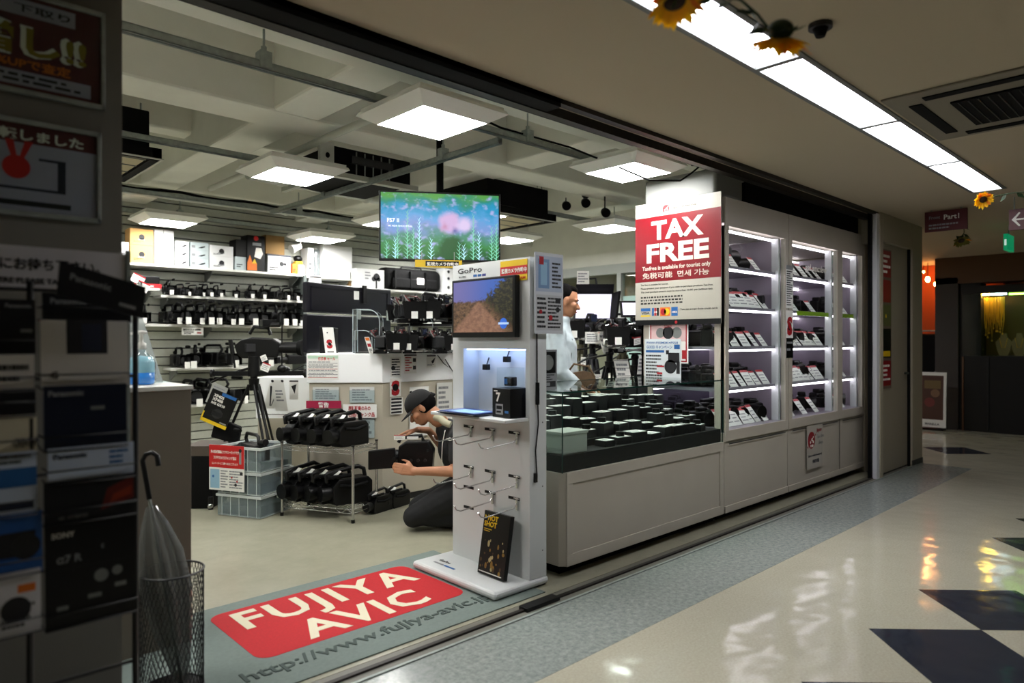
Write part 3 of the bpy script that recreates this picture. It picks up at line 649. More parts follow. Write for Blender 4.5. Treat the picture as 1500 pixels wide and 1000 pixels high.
# ---- slim white post etc. belongs to the room; door poster
pl_ = at(1289,570,y=2.415); pr_ = at(1305,570,y=2.415); sh = Sheet((pl_.x,2.415,pl_.z), X_, Z_, pr_.x-pl_.x, at(1289,363,y=2.415).z-pl_.z, .004); t = sh.base(mat('door_poster', '6b5a52', .5)).build('poster'); lab(t, 'tall narrow dark red poster on the service door', 'poster')
sh.rect(.05,.80,.95,.99,DRED).lines(.1,.82,.9,.97,4,WINK,2,dash=4).rect(.05,.62,.95,.78,DRED).rect(.05,.45,.95,.6,mat('olive_print','5d5f36',.5)).disc(.5,.52,.02,YEL,3).rect(.05,.22,.95,.43,BLACK).rect(.1,.23,.9,.27,YEL,2).rect(.05,.02,.95,.2,DRED).lines(.1,.05,.9,.18,4,WINK,2,dash=3); sh.p.build('print', t)

# ================================================================ ACTION CAMERA STAND
WPAN = mat('stand_white', 'd3d6d6', .4)
t = thing('display_stand', 'tall white action camera display stand with screen, lit niche and wire hooks', 'display stand', (2.6, 2.92, 0))
sy0, sy1 = 2.61, 3.27; fx = 2.60
ARCHW = MB(); ARCHW.box(2.34, 2.745, 2.60, 3.33, .012, .055, WPAN); ARCHW.build('base_plate', t, bevel=.02, seg=3)
MB().box(2.36, 2.73, 2.62, 3.31, .0045, .014, BLACKM).build('foot', t)
b = MB(); nz0, nz1, ny0, ny1 = .93, 1.30, 2.64, 3.17
b.box(fx, fx+.13, sy0, sy1, .055, nz0, WPAN).box(fx, fx+.13, sy0, sy1, nz1, 1.80, WPAN).box(fx, fx+.13, sy0, ny0, nz0, nz1, WPAN).box(fx, fx+.13, ny1, sy1, nz0, nz1, WPAN)
b.build('panel', t)
MB().box(fx+.12, fx+.13, ny0, ny1, nz0, nz1, WPAN).build('niche_back', t)
MB().box(fx+.01, fx+.10, ny0+.02, ny1-.02, nz1-.008, nz1-.002, mat('niche_light', (.45,.6,1), .5, emit=5)).build('light_tube', t)
MB().box(fx-.17, fx+.1, ny0-.02, sy1, nz0-.018, nz0, WPAN).build('shelf', t, bevel=.004)
sp = MB()
for z in (.2,.55,.9,1.4,1.7): sp.cyl((fx+.10, sy0, z), (fx+.10, sy0-.001, z), .004, GREYD, n=8)
sp.build('screw', t)
sh = Sheet((fx, sy1, 1.30), -Y_, Z_, sy1-sy0, .50, .0)
sh.txt('GoPro',.07,.895,.085,GREYD,.01,width=.22).txt('Be a HERO.',.09,.845,.028,GREYD,.01).rect(.29,.84,.34,.868,BLUE).rect(.35,.84,.40,.868,BLUE).rect(.41,.84,.46,.868,mat('purple_print','3a3f86',.5))
sh.p.build('lettering', t)
sh = Sheet((fx-.001,2.84,1.675), -Y_, Z_, .215, .115, .002); y = sh.base(YEL, MB()).build('sticker', t); y['label'] = 'yellow sticker with red band'
sh.rect(0,.3,1,.72,REDB).txt('監視カメラ作動中',.05,.42,.24,WINK,.03,width=.2).txt('SECURITY CAM',.05,.08,.16,REDB,.02,width=.19); sh.p.build('print', y)
sh = Sheet((2.40, 3.24, .056), -Y_, X_, .35, .12, .0)
sh.txt('GoPro',.05,.45,.30,GREYD,.01).rect(.05,.12,.3,.25,GREYP).rect(.32,.12,.60,.25,BLUE); sh.p.build('lettering', t)
SLOT = mat('slot_black', '060606', .8)
def slot(y, z): MB().box(fx-.002, fx, y-.045, y+.045, z-.008, z+.008, SLOT).build('slot', t)
def hook(y, z):
    h = MB(); h.box(fx-.012, fx-.004, y-.006, y+.006, z-.06, z+.01, CHROME).cyl((fx-.012,y-.02,z+.005),(fx-.012,y+.02,z+.005),.004,CHROME,n=6)
    h.tube([(fx-.008,y,z-.02),(fx-.03,y,z-.045),(fx-.24,y,z-.06),(fx-.27,y,z-.05),(fx-.285,y,z-.025)], .0035, CHROME, 6); h.build('hook', t)
cols = [3.12, 2.93, 2.73]
for z in (.84, .60, .48, .36):
    for k, y in enumerate(cols):
        if z == .36 and k == 2: continue
        slot(y, z)
        if z > .5 or (z == .48 and k > 0): hook(y-.03, z)
# side cable
MB().tube([(fx+.05,sy0-.006,1.42),(fx+.052,sy0-.006,1.1),(fx+.06,sy0-.008,.9),(fx+.04,sy0-.006,.75),(fx+.05,sy0-.006,.62)], .004, BLACK, 6).build('cable', t)
MB().box(fx+.03, fx+.05, sy0-.012, sy0, .58, .63, BLACK).build('cable_switch', t); MB().box(fx+.045,fx+.06,sy0-.016,sy0,1.0,1.12,BLACK).build('cable_clip', t)
# monitor on the stand
t = thing('monitor', 'small black framed monitor showing a dirt trail, on the white display stand', 'monitor', (2.57, 2.94, 1.36))
MB().box(fx-.045, fx-.008, 2.675, 3.225, 1.365, 1.705, BLACK).build('bezel', t, bevel=.006); MB().box(fx-.008, fx, 2.85, 3.05, 1.42, 1.6, GREYD).build('bracket', t)
def screen_mat(name, fn, st):
    m = bpy.data.materials.new(name); m.use_nodes = True; nt = m.node_tree; b = nt.nodes['Principled BSDF']; b.inputs['Base Color'].default_value = (0,0,0,1); b.inputs['Roughness'].default_value = .45
    tc = nt.nodes.new('ShaderNodeTexCoord'); out = fn(nt, tc); nt.links.new(out, b.inputs['Emission Color']); b.inputs['Emission Strength'].default_value = st; return m
def ramp(nt, src, stops):
    r = nt.nodes.new('ShaderNodeValToRGB'); e = r.color_ramp.elements; e[0].position = stops[0][0]; e[0].color = (*rgb(stops[0][1]), 1); e[1].position = stops[1][0]; e[1].color = (*rgb(stops[1][1]), 1)
    for p, c in stops[2:]: q = e.new(p); q.color = (*rgb(c), 1)
    nt.links.new(src, r.inputs[0]); return r.outputs[0]
def N_(nt, op, a, b=None, c=None):
    n = nt.nodes.new('ShaderNodeMath'); n.operation = op
    for i, q in enumerate((a, b, c)):
        if q is None: continue
        if isinstance(q, (int, float)): n.inputs[i].default_value = q
        else: nt.links.new(q, n.inputs[i])
    return n.outputs[0]
def MIX(nt, f, a, b):
    n = nt.nodes.new('ShaderNodeMix'); n.data_type = 'RGBA'; nt.links.new(f, n.inputs[0])
    for i, q in ((6, a), (7, b)):
        if isinstance(q, str): n.inputs[i].default_value = (*rgb(q), 1)
        else: nt.links.new(q, n.inputs[i])
    return n.outputs[2]
def SM(nt, v, lo, hi):
    n = nt.nodes.new('ShaderNodeMapRange'); n.interpolation_type = 'SMOOTHSTEP'; n.inputs[1].default_value = lo; n.inputs[2].default_value = hi; nt.links.new(v, n.inputs[0]); return n.outputs[0]
def NOI(nt, tc, sc, det=4, rough=.5):
    n = nt.nodes.new('ShaderNodeTexNoise'); n.inputs['Scale'].default_value = sc; n.inputs['Detail'].default_value = det; n.inputs['Roughness'].default_value = rough; nt.links.new(tc, n.inputs['Vector']); return n.outputs['Fac']
def trail(nt, tc):
    g = tc.outputs['Generated']; sp = nt.nodes.new('ShaderNodeSeparateXYZ'); nt.links.new(g, sp.inputs[0]); z = sp.outputs['Z']; u = N_(nt, 'SUBTRACT', 1, sp.outputs['Y'])
    n1 = NOI(nt, g, 14, 8, .7); n2 = NOI(nt, g, 4, 3)
    sky = MIX(nt, SM(nt, u, 0, .8), '7d78b8', '3f6cc8')
    gnd = MIX(nt, SM(nt, n1, .35, .65), '3c2a1e', '8c6a4c')
    road = MIX(nt, SM(nt, n1, .3, .7), '7d5646', 'b08468')
    half = N_(nt, 'MULTIPLY', N_(nt, 'SUBTRACT', .62, z), .75); du = N_(nt, 'ABSOLUTE', N_(nt, 'SUBTRACT', u, N_(nt, 'MULTIPLY_ADD', n2, .12, .38)))
    col = MIX(nt, SM(nt, N_(nt, 'SUBTRACT', half, du), -.02, .05), gnd, road)
    hz = N_(nt, 'MULTIPLY_ADD', n1, .25, z)
    col = MIX(nt, SM(nt, hz, .70, .76), col, sky)
    tr = N_(nt, 'ADD', N_(nt, 'MULTIPLY', N_(nt, 'SUBTRACT', u, .45), 1.1), N_(nt, 'MULTIPLY', N_(nt, 'SUBTRACT', n1, .5), 1.0)); tr = N_(nt, 'SUBTRACT', tr, N_(nt, 'MULTIPLY', N_(nt, 'ABSOLUTE', N_(nt, 'SUBTRACT', z, .62)), .9))
    dk = MIX(nt, SM(nt, n1, .45, .6), '10140c', '4a4426')
    return MIX(nt, SM(nt, tr, .06, .16), col, dk)
SCR = MB().box(fx-.0465, fx-.045, 2.695, 3.205, 1.395, 1.69, screen_mat('trail_picture', trail, .8)).build('screen', t)
sh = Sheet((fx-.0466, 3.205, 1.395), -Y_, Z_, .51, .295, 0)
sh.disc(.86,.16,.030,mat('blue_badge','2a5fc0',.5,emit=.6),3).rect(.78,.14,.94,.18,mat('pale_badge','a8c4ee',.5,emit=.6),4)
sh.p.build('picture', SCR)
# map sheet fixed to the side of the stand
sh = Sheet((2.61, 2.585, 1.385), X_, Z_, .225, .44, .004)
t = sh.base(mat('map_paper', 'c7cbd0', .5)).build('notice'); lab(t, 'pale map notice fixed to the corridor side of the display stand', 'notice')
sh.rect(.04,.52,.96,.96,mat('map_blue_paper','aab6c8',.5)).rect(.12,.56,.5,.92,mat('map_mid_blue','6f8fb5',.5),2).rect(.2,.6,.42,.88,CYANP,3).rect(.15,.85,.3,.95,RED,4).lines(.6,.56,.92,.9,7,GREYD,2,dash=3).rect(.04,.04,.96,.48,mat('map_grey_paper','b9bcbe',.5)).lines(.08,.06,.4,.46,7,GREYD,2,dash=3,seed=4).lines(.45,.06,.92,.46,9,GREYD,2,dash=4,seed=6).rect(.72,.38,.9,.44,INK,3).disc(.2,.27,.012,RED,3).disc(.8,.3,.015,INK,3).disc(.55,.2,.015,RED,3); sh.p.build('print', t)
# things in the niche and on its shelf
t = thing('boxed_camera', 'black action camera box numbered 7 with the camera in a clear case on top', 'boxed camera', (2.56, 2.73, .932))
MB().box(2.50, 2.64, 2.655, 2.80, .932, 1.09, BLACK).build('box', t, bevel=.003)
sh = Sheet((2.4995, 2.80, .932), -Y_, Z_, .145, .158, 0); sh.txt('7',.22,.55,.42,WINK,.03).rect(.2,.1,.6,.46,GREYP).rect(.25,.28,.55,.4,BLACK,2).rect(.25,.16,.5,.22,BLACK,2).rect(.7,.16,.9,.24,BLUE).rect(.1,.88,.3,.92,WINK); sh.p.build('print', t)
MB().box(2.52, 2.62, 2.67, 2.785, 1.09, 1.20, ACR).build('clear_case', t)
MB().box(2.545, 2.585, 2.69, 2.755, 1.10, 1.15, BLACK).build('camera', t, bevel=.005); MB().cyl((2.545,2.707,1.13),(2.538,2.707,1.13),.013,GREYD,n=16).box(2.543,2.546,2.725,2.75,1.11,1.14,BLUE).build('camera_lens', t)
for i, (y, z) in enumerate(((3.06,1.19),(2.88,1.24),(2.69,1.16))):
    t = thing('small_camera', 'tiny black action camera hanging in the niche, %s from left' % ORD[i], 'camera', (2.69,y,z), 'tiny cameras hung in the lit niche')
    MB().box(2.67, 2.70, y-.02, y+.02, z-.017, z+.017, BLACK).build('camera_body', t, bevel=.003); MB().cyl((2.69,y,z+.017),(2.715,y+.01,z+.055),.004,BLACK,n=6).build('mount', t)
for i, (dx, dz, r, m_) in enumerate(((0,0,.06,NAVY),(.012,.004,-.08,GREYP),(-.008,.008,.10,NAVY),(.004,.012,.02,mat('blue_cover','24408a',.3)))):
    M = Matrix.Translation((2.50+dx, 2.99, .9325+dz)) @ Matrix.Rotation(r, 4, 'Z'); o = MB().box(-.10, .09, -.15, .16, 0, .0035, m_, M).build('leaflet')
    lab(o, '%s leaflet of the flat pile lying on the niche shelf, counted from the bottom' % ORD[i], 'leaflet', 'leaflets on the niche shelf')
    MB().box(-.08, .05, -.12, .10, .0035, .0039, CYANP if i % 2 else WINK, M).build('print', o)
# black game-like box leaning on the stand
O = Vector((2.505, 2.90, .057)); U = Vector((.17,0,1)).normalized(); sh = Sheet(O, -Y_, U, .215, .34, .028)
t = thing('poster_board', 'black box with yellow capital lettering leaning on the base of the white stand', 'boxed product', (2.52,2.80,.057))
sh.base(BLACK).build('board', t, bevel=.002)
sh.txt('HOT',.16,.86,.115,YEL,.03).txt('SHOT',.05,.76,.115,YEL,.03).poly([(.05,.87),(.13,.905),(.05,.94)],YEL).rect(.06,.71,.35,.722,YEL).rect(.06,.68,.28,.69,YEL)
rn = random.Random(9)
for k in range(70):
    a, b_ = rn.uniform(.04,.92), rn.uniform(.08,.60)
    if rn.random() < (b_+.25): continue
    sh.disc(a, b_, rn.uniform(.003,.010), rn.choice((mat('gold_fleck','8a6a2a',.5), mat('cream_fleck','b8a878',.5), mat('brown_fleck','4a3416',.5))), 1, sy=rn.uniform(.8,2.2))
sh.rect(.05,.035,.9,.05,WINK); sh.p.build('print', t)

# ================================================================ FLOOR MAT
MATG = mat('mat_grey', '6f7b76', .9, noise=.06, nscale=60); MR = mat('mat_red', 'b5121c', .85, noise=.08, nscale=80)
def rrect(x0, y0, x1, y1, r, n=6):
    p = []
    for cx, cy, a0 in ((x1-r,y1-r,0),(x0+r,y1-r,90),(x0+r,y0+r,180),(x1-r,y0+r,270)):
        for i in range(n+1): t_ = math.radians(a0+90*i/n); p.append((cx+r*math.cos(t_), cy+r*math.sin(t_)))
    return p
t = thing('floor_mat', 'grey entrance mat with red panel and cream capital letters in the shop doorway', 'floor mat', (1.5, 3.0, .004))
MB().prism([(.40,2.53),(2.64,2.53),(2.64,3.52),(.40,3.52)], (0,0,.0042), X_, Y_, Z_, .006, MATG).build('mat', t, bevel=.002)
m2 = MB(); m2.prism(rrect(1.20,2.80,2.33,3.415,.07), (0,0,.0102), X_, Y_, Z_, .0012, MR); m2.build('red_panel', t)
MI = mat('mat_cream', 'd9d2b8', .85)
l = MB(); l.text('FUJIYA', (1.765,3.15,.0114), X_, Y_, .31, MI, .022, 'CENTER', width=.98, space=1.13); l.text('AVIC', (1.80,2.85,.0114), X_, Y_, .295, MI, .022, 'CENTER', width=.68, space=1.06); l.build('lettering', t)
EMB = mat('embossed_letters', '44504c', .9)
l = MB(); l.text('http://www.fujiya-avic.jp/', (1.08,2.66,.0102), X_, Y_, .115, EMB, .012, width=1.33, ext=.0015); e_ = l.build('embossed_lettering', t)
# ================================================================ LEFT FOREGROUND
def wall_poster(u1, v0, v1, wdt, label, y=2.497):
    a = at(u1, v1, y=y); b = at(u1, v0, y=y); h = b.z-a.z
    t = thing('framed_poster', label, 'poster', (a.x-wdt/2, y, a.z), 'framed posters on the column')
    fr = MB(); x0, x1, z0, z1 = a.x-wdt, a.x, a.z, b.z
    for q in ((x0,x1,z0,z0+.014),(x0,x1,z1-.014,z1),(x0,x0+.012,z0,z1),(x1-.012,x1,z0,z1)): fr.box(q[0], q[1], y-.016, y, q[2], q[3], STEEL)
    fr.build('frame', t, bevel=.002)
    MB().box(x0+.01, x1-.01, y-.011, y-.009, z0+.01, z1-.01, GLASS).build('glass_sheet', t)
    return t, Sheet((x0+.012, y-.004, z0+.012), X_, Z_, wdt-.024, h-.024, .002)
DKR = mat('poster_dark_red', '50121a', .5); LILAC = mat('poster_lilac', 'a5a2b8', .5); PY = mat('poster_yellow', '8a7816', .5)
t, sh = wall_poster(153, 22, 163, .72, 'dark red framed poster with yellow characters high on the left column')
sh.base(DKR).build('poster_sheet', t); sh.rect(.0,.78,.9,.95,LILAC).txt('お買取り　下取り',.3,.83,.09,INK,.02,width=.40).txt('買取増し!!',.15,.40,.33,WINK,.075,width=.56,l=1).txt('買取増し!!',.155,.40,.325,PY,.03,width=.55,l=3).txt('最大20%UPで査定',.45,.24,.11,ORANGE,.02,width=.30).rect(.2,.05,.96,.20,LILAC).lines(.24,.07,.92,.18,2,INK,3,dash=12); sh.p.build('print', t)
t, sh = wall_poster(147, 196, 328, .72, 'framed map poster with dark red heading on the left column')
sh.base(LILAC).build('poster_sheet', t); sh.rect(0,.78,1,1,DKR).txt('1階に移転しました',.42,.82,.13,WINK,.03,width=.36)
for a0,b0,a1,b1 in ((.3,.25,.85,.28),(.3,.25,.33,.65),(.5,.25,.54,.62),(.85,.25,.88,.62),(.3,.62,.6,.65),(.78,.60,.88,.63)): sh.rect(a0,b0,a1,b1,NAVY)
sh.disc(.70,.50,.035,REDB,3).poly([(.66,.80),(.69,.80),(.71,.5),(.695,.5)],REDB,2).poly([(.73,.80),(.76,.80),(.71,.5),(.70,.5)],REDB,2).rect(.62,.07,.9,.13,INK); sh.p.build('print', t)
# acrylic waiting sign
a = at(0, 430, y=2.2); b = at(183, 372, y=2.2)
t = thing('sign', 'clear framed sign asking customers to wait, above the leaflet rack', 'sign', (.45, 2.2, a.z))
sh = Sheet((-.1, 2.2, at(178,430,y=2.2).z), X_, Z_, b.x+.1, b.z-at(178,430,y=2.2).z, .004); sh.base(mat('sign_grey_paper', 'cfced4', .5)).build('sign_plate', t)
sh.txt('お呼びするまでこちらにお待ち下さい。',.06,.48,.30,INK,.02,width=.54).txt('WHEN YOU NEED HELP, WE ASK HERE PLEASE TAP BELL',.06,.15,.17,INK,.03,width=.50); sh.p.build('print', t)
MB().box(b.x+.002, b.x+.012, 2.19, 2.21, .95, b.z+.01, STEEL).build('holder', t)
# leaflet rack with its leaflets
RY = 2.05
t = thing('leaflet_rack', 'dark wire leaflet rack in front of the left column', 'leaflet rack', (.25, 2.12, .3))
r = MB()
for x in (.12, .31, .555): r.cyl((x, 2.13, 0.02), (x, 2.13, 1.50), .008, GREYD, n=8)
for z in (.45,.75,1.0,1.25,1.48): r.cyl((-.25, 2.13, z), (.56, 2.13, z), .005, GREYD, n=6)
r.build('upright_frame', t); MB().box(-.25,.56,2.0,2.25,.0015,.03,BLACK).build('foot', t)
PD = mat('leaflet_dark', '121318', .35); PG = mat('leaflet_grey', 'd2cfca', .4); PB = mat('leaflet_blue_white', 'c2d0e6', .4); PN = mat('leaflet_navy', '10182c', .3)
def leaflet(u0, v0, u1, v1, m, label, fn=None, y=RY, lean=.06):
    lo = at(u0, v1, y=y); hi = at(u0, v0, y=y); x1 = at(u1, v1, y=y).x
    th = .004; sh = Sheet(lo, X_, Vector((0, lean, 1)), x1-lo.x, hi.z-lo.z, th)
    o = sh.base(m, MB()).build('leaflet'); lab(o, label, 'leaflet', 'leaflets in the dark rack at the left')
    if fn: fn(sh); sh.p.build('print', o)
    # wire pocket
    p = MB(); z = lo.z+.035; p.tube([(lo.x, y+.07, z), (lo.x, y-.012, z), (x1, y-.012, z), (x1, y+.07, z)], .0025, GREYD, 5); p.tube([(lo.x, y+.07, z-.03), (lo.x, y-.010, z-.034), (x1, y-.010, z-.034), (x1, y+.07, z-.03)], .0025, GREYD, 5); p.build('pocket', t)
    return o
leaflet(62,428,192,470,PD,'black leaflet at the top of the right rack column',lambda s: s.txt('Panasonic',.08,.62,.28,GREYP,.03).txt('DC-GH5',.7,.6,.2,GREYP),lean=.1)
leaflet(60,468,188,570,PG,'pale grey leaflet with a dark camera picture, second down in the right rack column',lambda s: s.rect(.28,.5,.75,1,INK).rect(.45,.55,.68,.95,NAVY,2).txt('G',.1,.15,.14,GREYD,.02),y=RY-.02)
leaflet(64,566,186,662,PN,'black leaflet with pale heading, third down in the right rack column',lambda s: s.txt('Panasonic',.05,.84,.12,GREYP,.03).rect(.55,.6,.72,.66,GREY),y=RY-.04)
leaflet(70,658,196,712,PB,'pale blue white leaflet, fourth down in the right rack column',lambda s: s.txt('Panasonic',.06,.70,.20,NAVY,.03).lines(.7,.4,.95,.85,3,BLUE,dash=3),y=RY-.05)
leaflet(64,708,198,772,PD,'black leaflet with dark red streaks, fifth down in the right rack column',lambda s: s.poly([(.6,.2),(.98,.4),(.98,.95),(.68,.7)],mat('ember_print','5c1408',.4)).poly([(.7,.35),(.95,.5),(.95,.7),(.75,.55)],mat('orange_ember','8a2c10',.4),2).txt('4K HYBRID',.15,.1,.12,GREYP),y=RY-.06)
leaflet(66,768,200,925,mat('leaflet_black','08080b',.3),'large black leaflet with small pale pictures at the bottom of the rack',lambda s: s.txt('SONY',.07,.84,.07,WINK,.02).txt('α7 R',.12,.60,.10,GREYP,.02).txt('E',.6,.68,.06,GREYP).disc(.6,.42,.016,GREY).disc(.78,.44,.012,GREY).rect(.12,.16,.24,.2,GREY).rect(.45,.22,.6,.26,GREY).rect(.75,.28,.88,.32,GREY).rect(.3,.5,.303,.95,GREYD).rect(.03,.54,.97,.543,GREYD),y=RY-.07)
leaflet(-40,436,52,520,PD,'black leaflet at the top of the left rack column',lambda s: s.rect(.75,.4,.95,.46,GREYP).txt('Panasonic',.5,.85,.10,GREYP,.02))
leaflet(-40,520,50,576,PG,'grey leaflet second down in the left rack column',lambda s: s.lines(.4,.2,.95,.8,2,GREYD),y=RY-.02)
leaflet(-40,572,52,614,PD,'black leaflet third down in the left rack column',lambda s: s.rect(.5,.5,.9,.56,GREY),y=RY-.03)
leaflet(-40,612,54,672,mat('leaflet_cream','cfc9b2',.5),'cream leaflet fourth down in the left rack column',lambda s: s.txt('CREATIVE',.62,.2,.3,GREYD,.02,width=.05).rect(.88,.1,.94,.9,GREYD),y=RY-.04)
leaflet(-40,668,54,765,PB,'white leaflet with a blue photo band in the left rack column',lambda s: s.rect(0,.45,1,.75,BLUE).rect(.1,.1,.95,.2,NAVY).lines(.4,.8,.95,.97,2,GREYD),y=RY-.05)
leaflet(-40,762,62,855,mat('leaflet_blue','2558a0',.35),'blue leaflet with a black camera shape in the left rack column',lambda s: s.rect(.3,.3,.9,.7,INK).disc(.75,.45,.03,GREYD,2),y=RY-.06)
leaflet(-40,850,60,945,mat('leaflet_white','d4d4da',.5),'white leaflet with an orange badge low in the left rack column',lambda s: s.rect(.65,.65,.92,.78,ORANGE).lines(.4,.1,.95,.5,4,GREYD).disc(.62,.4,.03,INK,2),y=RY-.07)
# top tilted leaflet
sh = Sheet(at(82,432,y=1.98), Vector((1,0,-.28)), Vector((.1,.05,1)), .20, .085, .004); o = sh.base(PD, MB()).build('leaflet'); lab(o, 'black leaflet slipping sideways in front of the waiting sign', 'leaflet', 'leaflets in the dark rack at the left')
sh.txt('Panasonic',.12,.55,.28,GREYP,.02).rect(.7,.2,.9,.3,GREYP); sh.p.build('print', o)
# umbrella stand
uc = at(252, 900, d=2.62); ux, uy = uc.x, uc.y
t = thing('umbrella_stand', 'dark wire mesh umbrella stand by the doorway mat', 'umbrella stand', (ux, uy, .004))
R_ = .112
MB().lathe([(0,.006),(R_,.006),(R_,.02),(0,.02)], (ux,uy,0), BLACK, 24).build('bottom', t)
m_ = MB()
for i in range(44):
    for s_ in (-1, 1):
        pts = [(ux+R_*math.cos(2*PI*i/44+s_*k*.22), uy+R_*math.sin(2*PI*i/44+s_*k*.22), .02+.45*k/6) for k in range(7)]
        m_.tube(pts, .0014, GREYD, 3)
lab(m_.build('wire_mesh', t), kind='stuff')
for z in (.47, .02): MB().lathe([(R_+.004*math.cos(a_), z+.004*math.sin(a_)) for a_ in [i*PI/3 for i in range(7)]], (ux,uy,0), GREYD, 28).build('rim', t)
def umbrella(x, y, tx, ty, m, label, zt=.66):
    t = thing('umbrella', label, 'umbrella', (x, y, .022), 'umbrellas in the mesh stand')
    a = Vector((x, y, .03)); b = Vector((x+tx, y+ty, zt)); d = (b-a).normalized()
    pts = [a.lerp(b, q) for q in (0,.1,.3,.5,.7,.85,.95)]
    mb = MB(); n = 20; rs = [.012,.03,.055,.072,.066,.040,.014] if zt > .7 else [.008,.02,.036,.046,.044,.030,.014]; vs = []
    p_ = d.orthogonal().normalized(); q_ = d.cross(p_)
    for p, r in zip(pts, rs):
        for i in range(n): k = r*(1+.28*math.cos(i*2*PI/n*5)); vs.append(p+p_*k*math.cos(2*PI*i/n)+q_*k*math.sin(2*PI*i/n))
    mb.add(vs, [(j*n+i, j*n+(i+1) % n, (j+1)*n+(i+1) % n, (j+1)*n+i) for j in range(6) for i in range(n)], m, True); mb.build('canopy', t)
    MB().cyl(a-Vector((0,0,.006)), b, .006, STEEL, n=8).build('shaft', t)
    e = b+d*.14; MB().tube([b-d*.01, b+d*.08, e, e+RT*.012+Z_*.022, e+RT*.035+Z_*.03, e+RT*.055+Z_*.018, e+RT*.06-Z_*.02], .0095, BLACK, 8).build('handle', t)
UMG = hazy('umbrella_vinyl', '777874', .6)
umbrella(ux+.035, uy-.01, -.11, .03, UMG, 'grey loosely folded umbrella with a black crook handle in the mesh stand', .76)
# reception counter with sanitizer
BEI = mat('beige_panel', '746d60', .6, noise=.04, nscale=3)
t = thing('reception_counter', 'plain beige counter between the left column and the doorway', 'counter', (.6, 3.5, 0))
MB().box(.10, 1.06, 3.2, 3.8, .004, 1.13, BEI).build('counter_body', t, bevel=.003); MB().box(.09, 1.065, 3.19, 3.81, 1.13, 1.15, WHITE).build('counter_top', t, bevel=.003)
bx, by = at(208, 562, z=1.151).x, at(208, 562, z=1.151).y; bx, by = .90, 3.36
t = thing('sanitizer_bottle', 'clear pump bottle of blue sanitizer on the beige counter', 'bottle', (bx, by, 1.151))
BOT = glass('bottle_plastic', (.85,.92,.95), 1.5)
MB().lathe([(0,.0),(.052,.0),(.056,.01),(.056,.10),(.045,.125),(.018,.145),(.018,.16)], (bx,by,1.151), BOT, 20).build('bottle', t)
MB().lathe([(0,.003),(.05,.003),(.053,.012),(.053,.055),(0,.055)], (bx,by,1.151), mat('blue_liquid', '2f7fd0', .2, emit=.05), 20).build('liquid', t)
MB().lathe([(.053,.055),(.053,.1),(.043,.122),(0,.13)], (bx,by,1.151), mat('pale_liquid', '9cc4cf', .3), 20).build('liquid', t)
MB().lathe([(0,.158),(.02,.158),(.02,.185),(.008,.19),(.008,.225),(.022,.228),(.022,.24),(0,.243)], (bx,by,1.151), WHITE, 16).cyl((bx,by,1.385),(bx-.05,by-.02,1.378),.006,WHITE,n=8).build('pump', t)
t = thing('acrylic_sign', 'tall clear plastic sign holder leaning behind the sanitizer bottle', 'sign holder', (1.0, 3.5, 1.151))
HAZE = hazy('hazy_plastic', 'c8cecc', .5)
MB().prism([(0,0),(.17,0),(.06,.42),(0,.42)], (.86,3.5,1.151), X_, Vector((0,.1,1)).normalized(), -Y_, .004, HAZE).build('sheet', t); MB().box(.85,1.05,3.44,3.56,1.151,1.16,ACR).build('base', t)
MB().prism([(.02,.02),(.15,.02),(.10,.16),(.02,.16)], (.86,3.497,1.151), X_, Vector((0,.1,1)).normalized(), -Y_, .002, mat('sign_slip', 'a9adab', .6)).build('slip', t)

# ================================================================ BACK WALL SHELVES AND WHAT STANDS ON THEM
BY = 8.3
def shelf(u0, u1, z, label, y=BY, dep=.29):
    x0, x1 = at(u0, 500, y=y).x, at(u1, 500, y=y).x
    t = thing('wall_shelf', label, 'shelf', ((x0+x1)/2, y+.15, z-.03), 'white shelves on the back wall'); MB().box(x0, x1, y, y+dep, z-.028, z, WHITE).build('board', t, bevel=.003)
    n = max(2, int((x1-x0)/.9)+1)
    for i in range(n):
        x = x0+.08+(x1-x0-.16)*i/(n-1); MB().prism([(0,0),(.24,0),(.24,-.03),(.03,-.12),(0,-.12)], (x-.006,y+dep,z-.028), -Y_, Z_, X_, .012, GREY).build('bracket', t)
    return t
shelf(150, 447, 2.20, 'topmost long white shelf of the back wall with boxes on it')
shelf(449, 520, 2.19, 'white shelf right of the upright carrying the large white carton')
shelf(560, 672, 2.075, 'white shelf under the big black bag')
shelf(190, 234, 1.93, 'short white shelf near the left column, camera with red strap on it')
shelf(236, 445, 1.86, 'second long white shelf of the back wall')
shelf(150, 445, 1.53, 'third long white shelf of the back wall, small notice on its edge')
shelf(250, 398, 1.03, 'fourth white shelf of the back wall, behind the tripod')
shelf(230, 330, .60, 'lowest white shelf at the left')
shelf(560, 700, 1.62, 'white shelf right behind the clear cases')
u = at(446, 500, y=BY).x; lab(MB().box(u-.02, u+.02, BY-.02, BY+.3, .01, 2.19, mat('upright_grey','6d7573',.4,.5)).build('shelf_upright'), 'grey metal upright ending the long wall shelves', 'upright')
UP = Sheet(at(266,483,y=BY-.01)-Z_*.06, X_, Z_, .24, .09, .002); o = UP.base(PAPER, MB()).build('notice'); lab(o, 'small white notice hanging on the third wall shelf edge', 'notice'); UP.txt('無断のカメラ撮影',.06,.6,.28,INK,.02,width=.2).lines(.1,.1,.6,.5,2,GREYD,dash=5).rect(.7,.2,.9,.4,RED); UP.p.build('print', o)
ORB = mat('orange_carton', 'd8a765', .7); CARD = mat('brown_carton', '8a6a3c', .8); WB = mat('white_carton', 'dedfdf', .6); PALEB = mat('pale_carton', 'b8c4c6', .6)
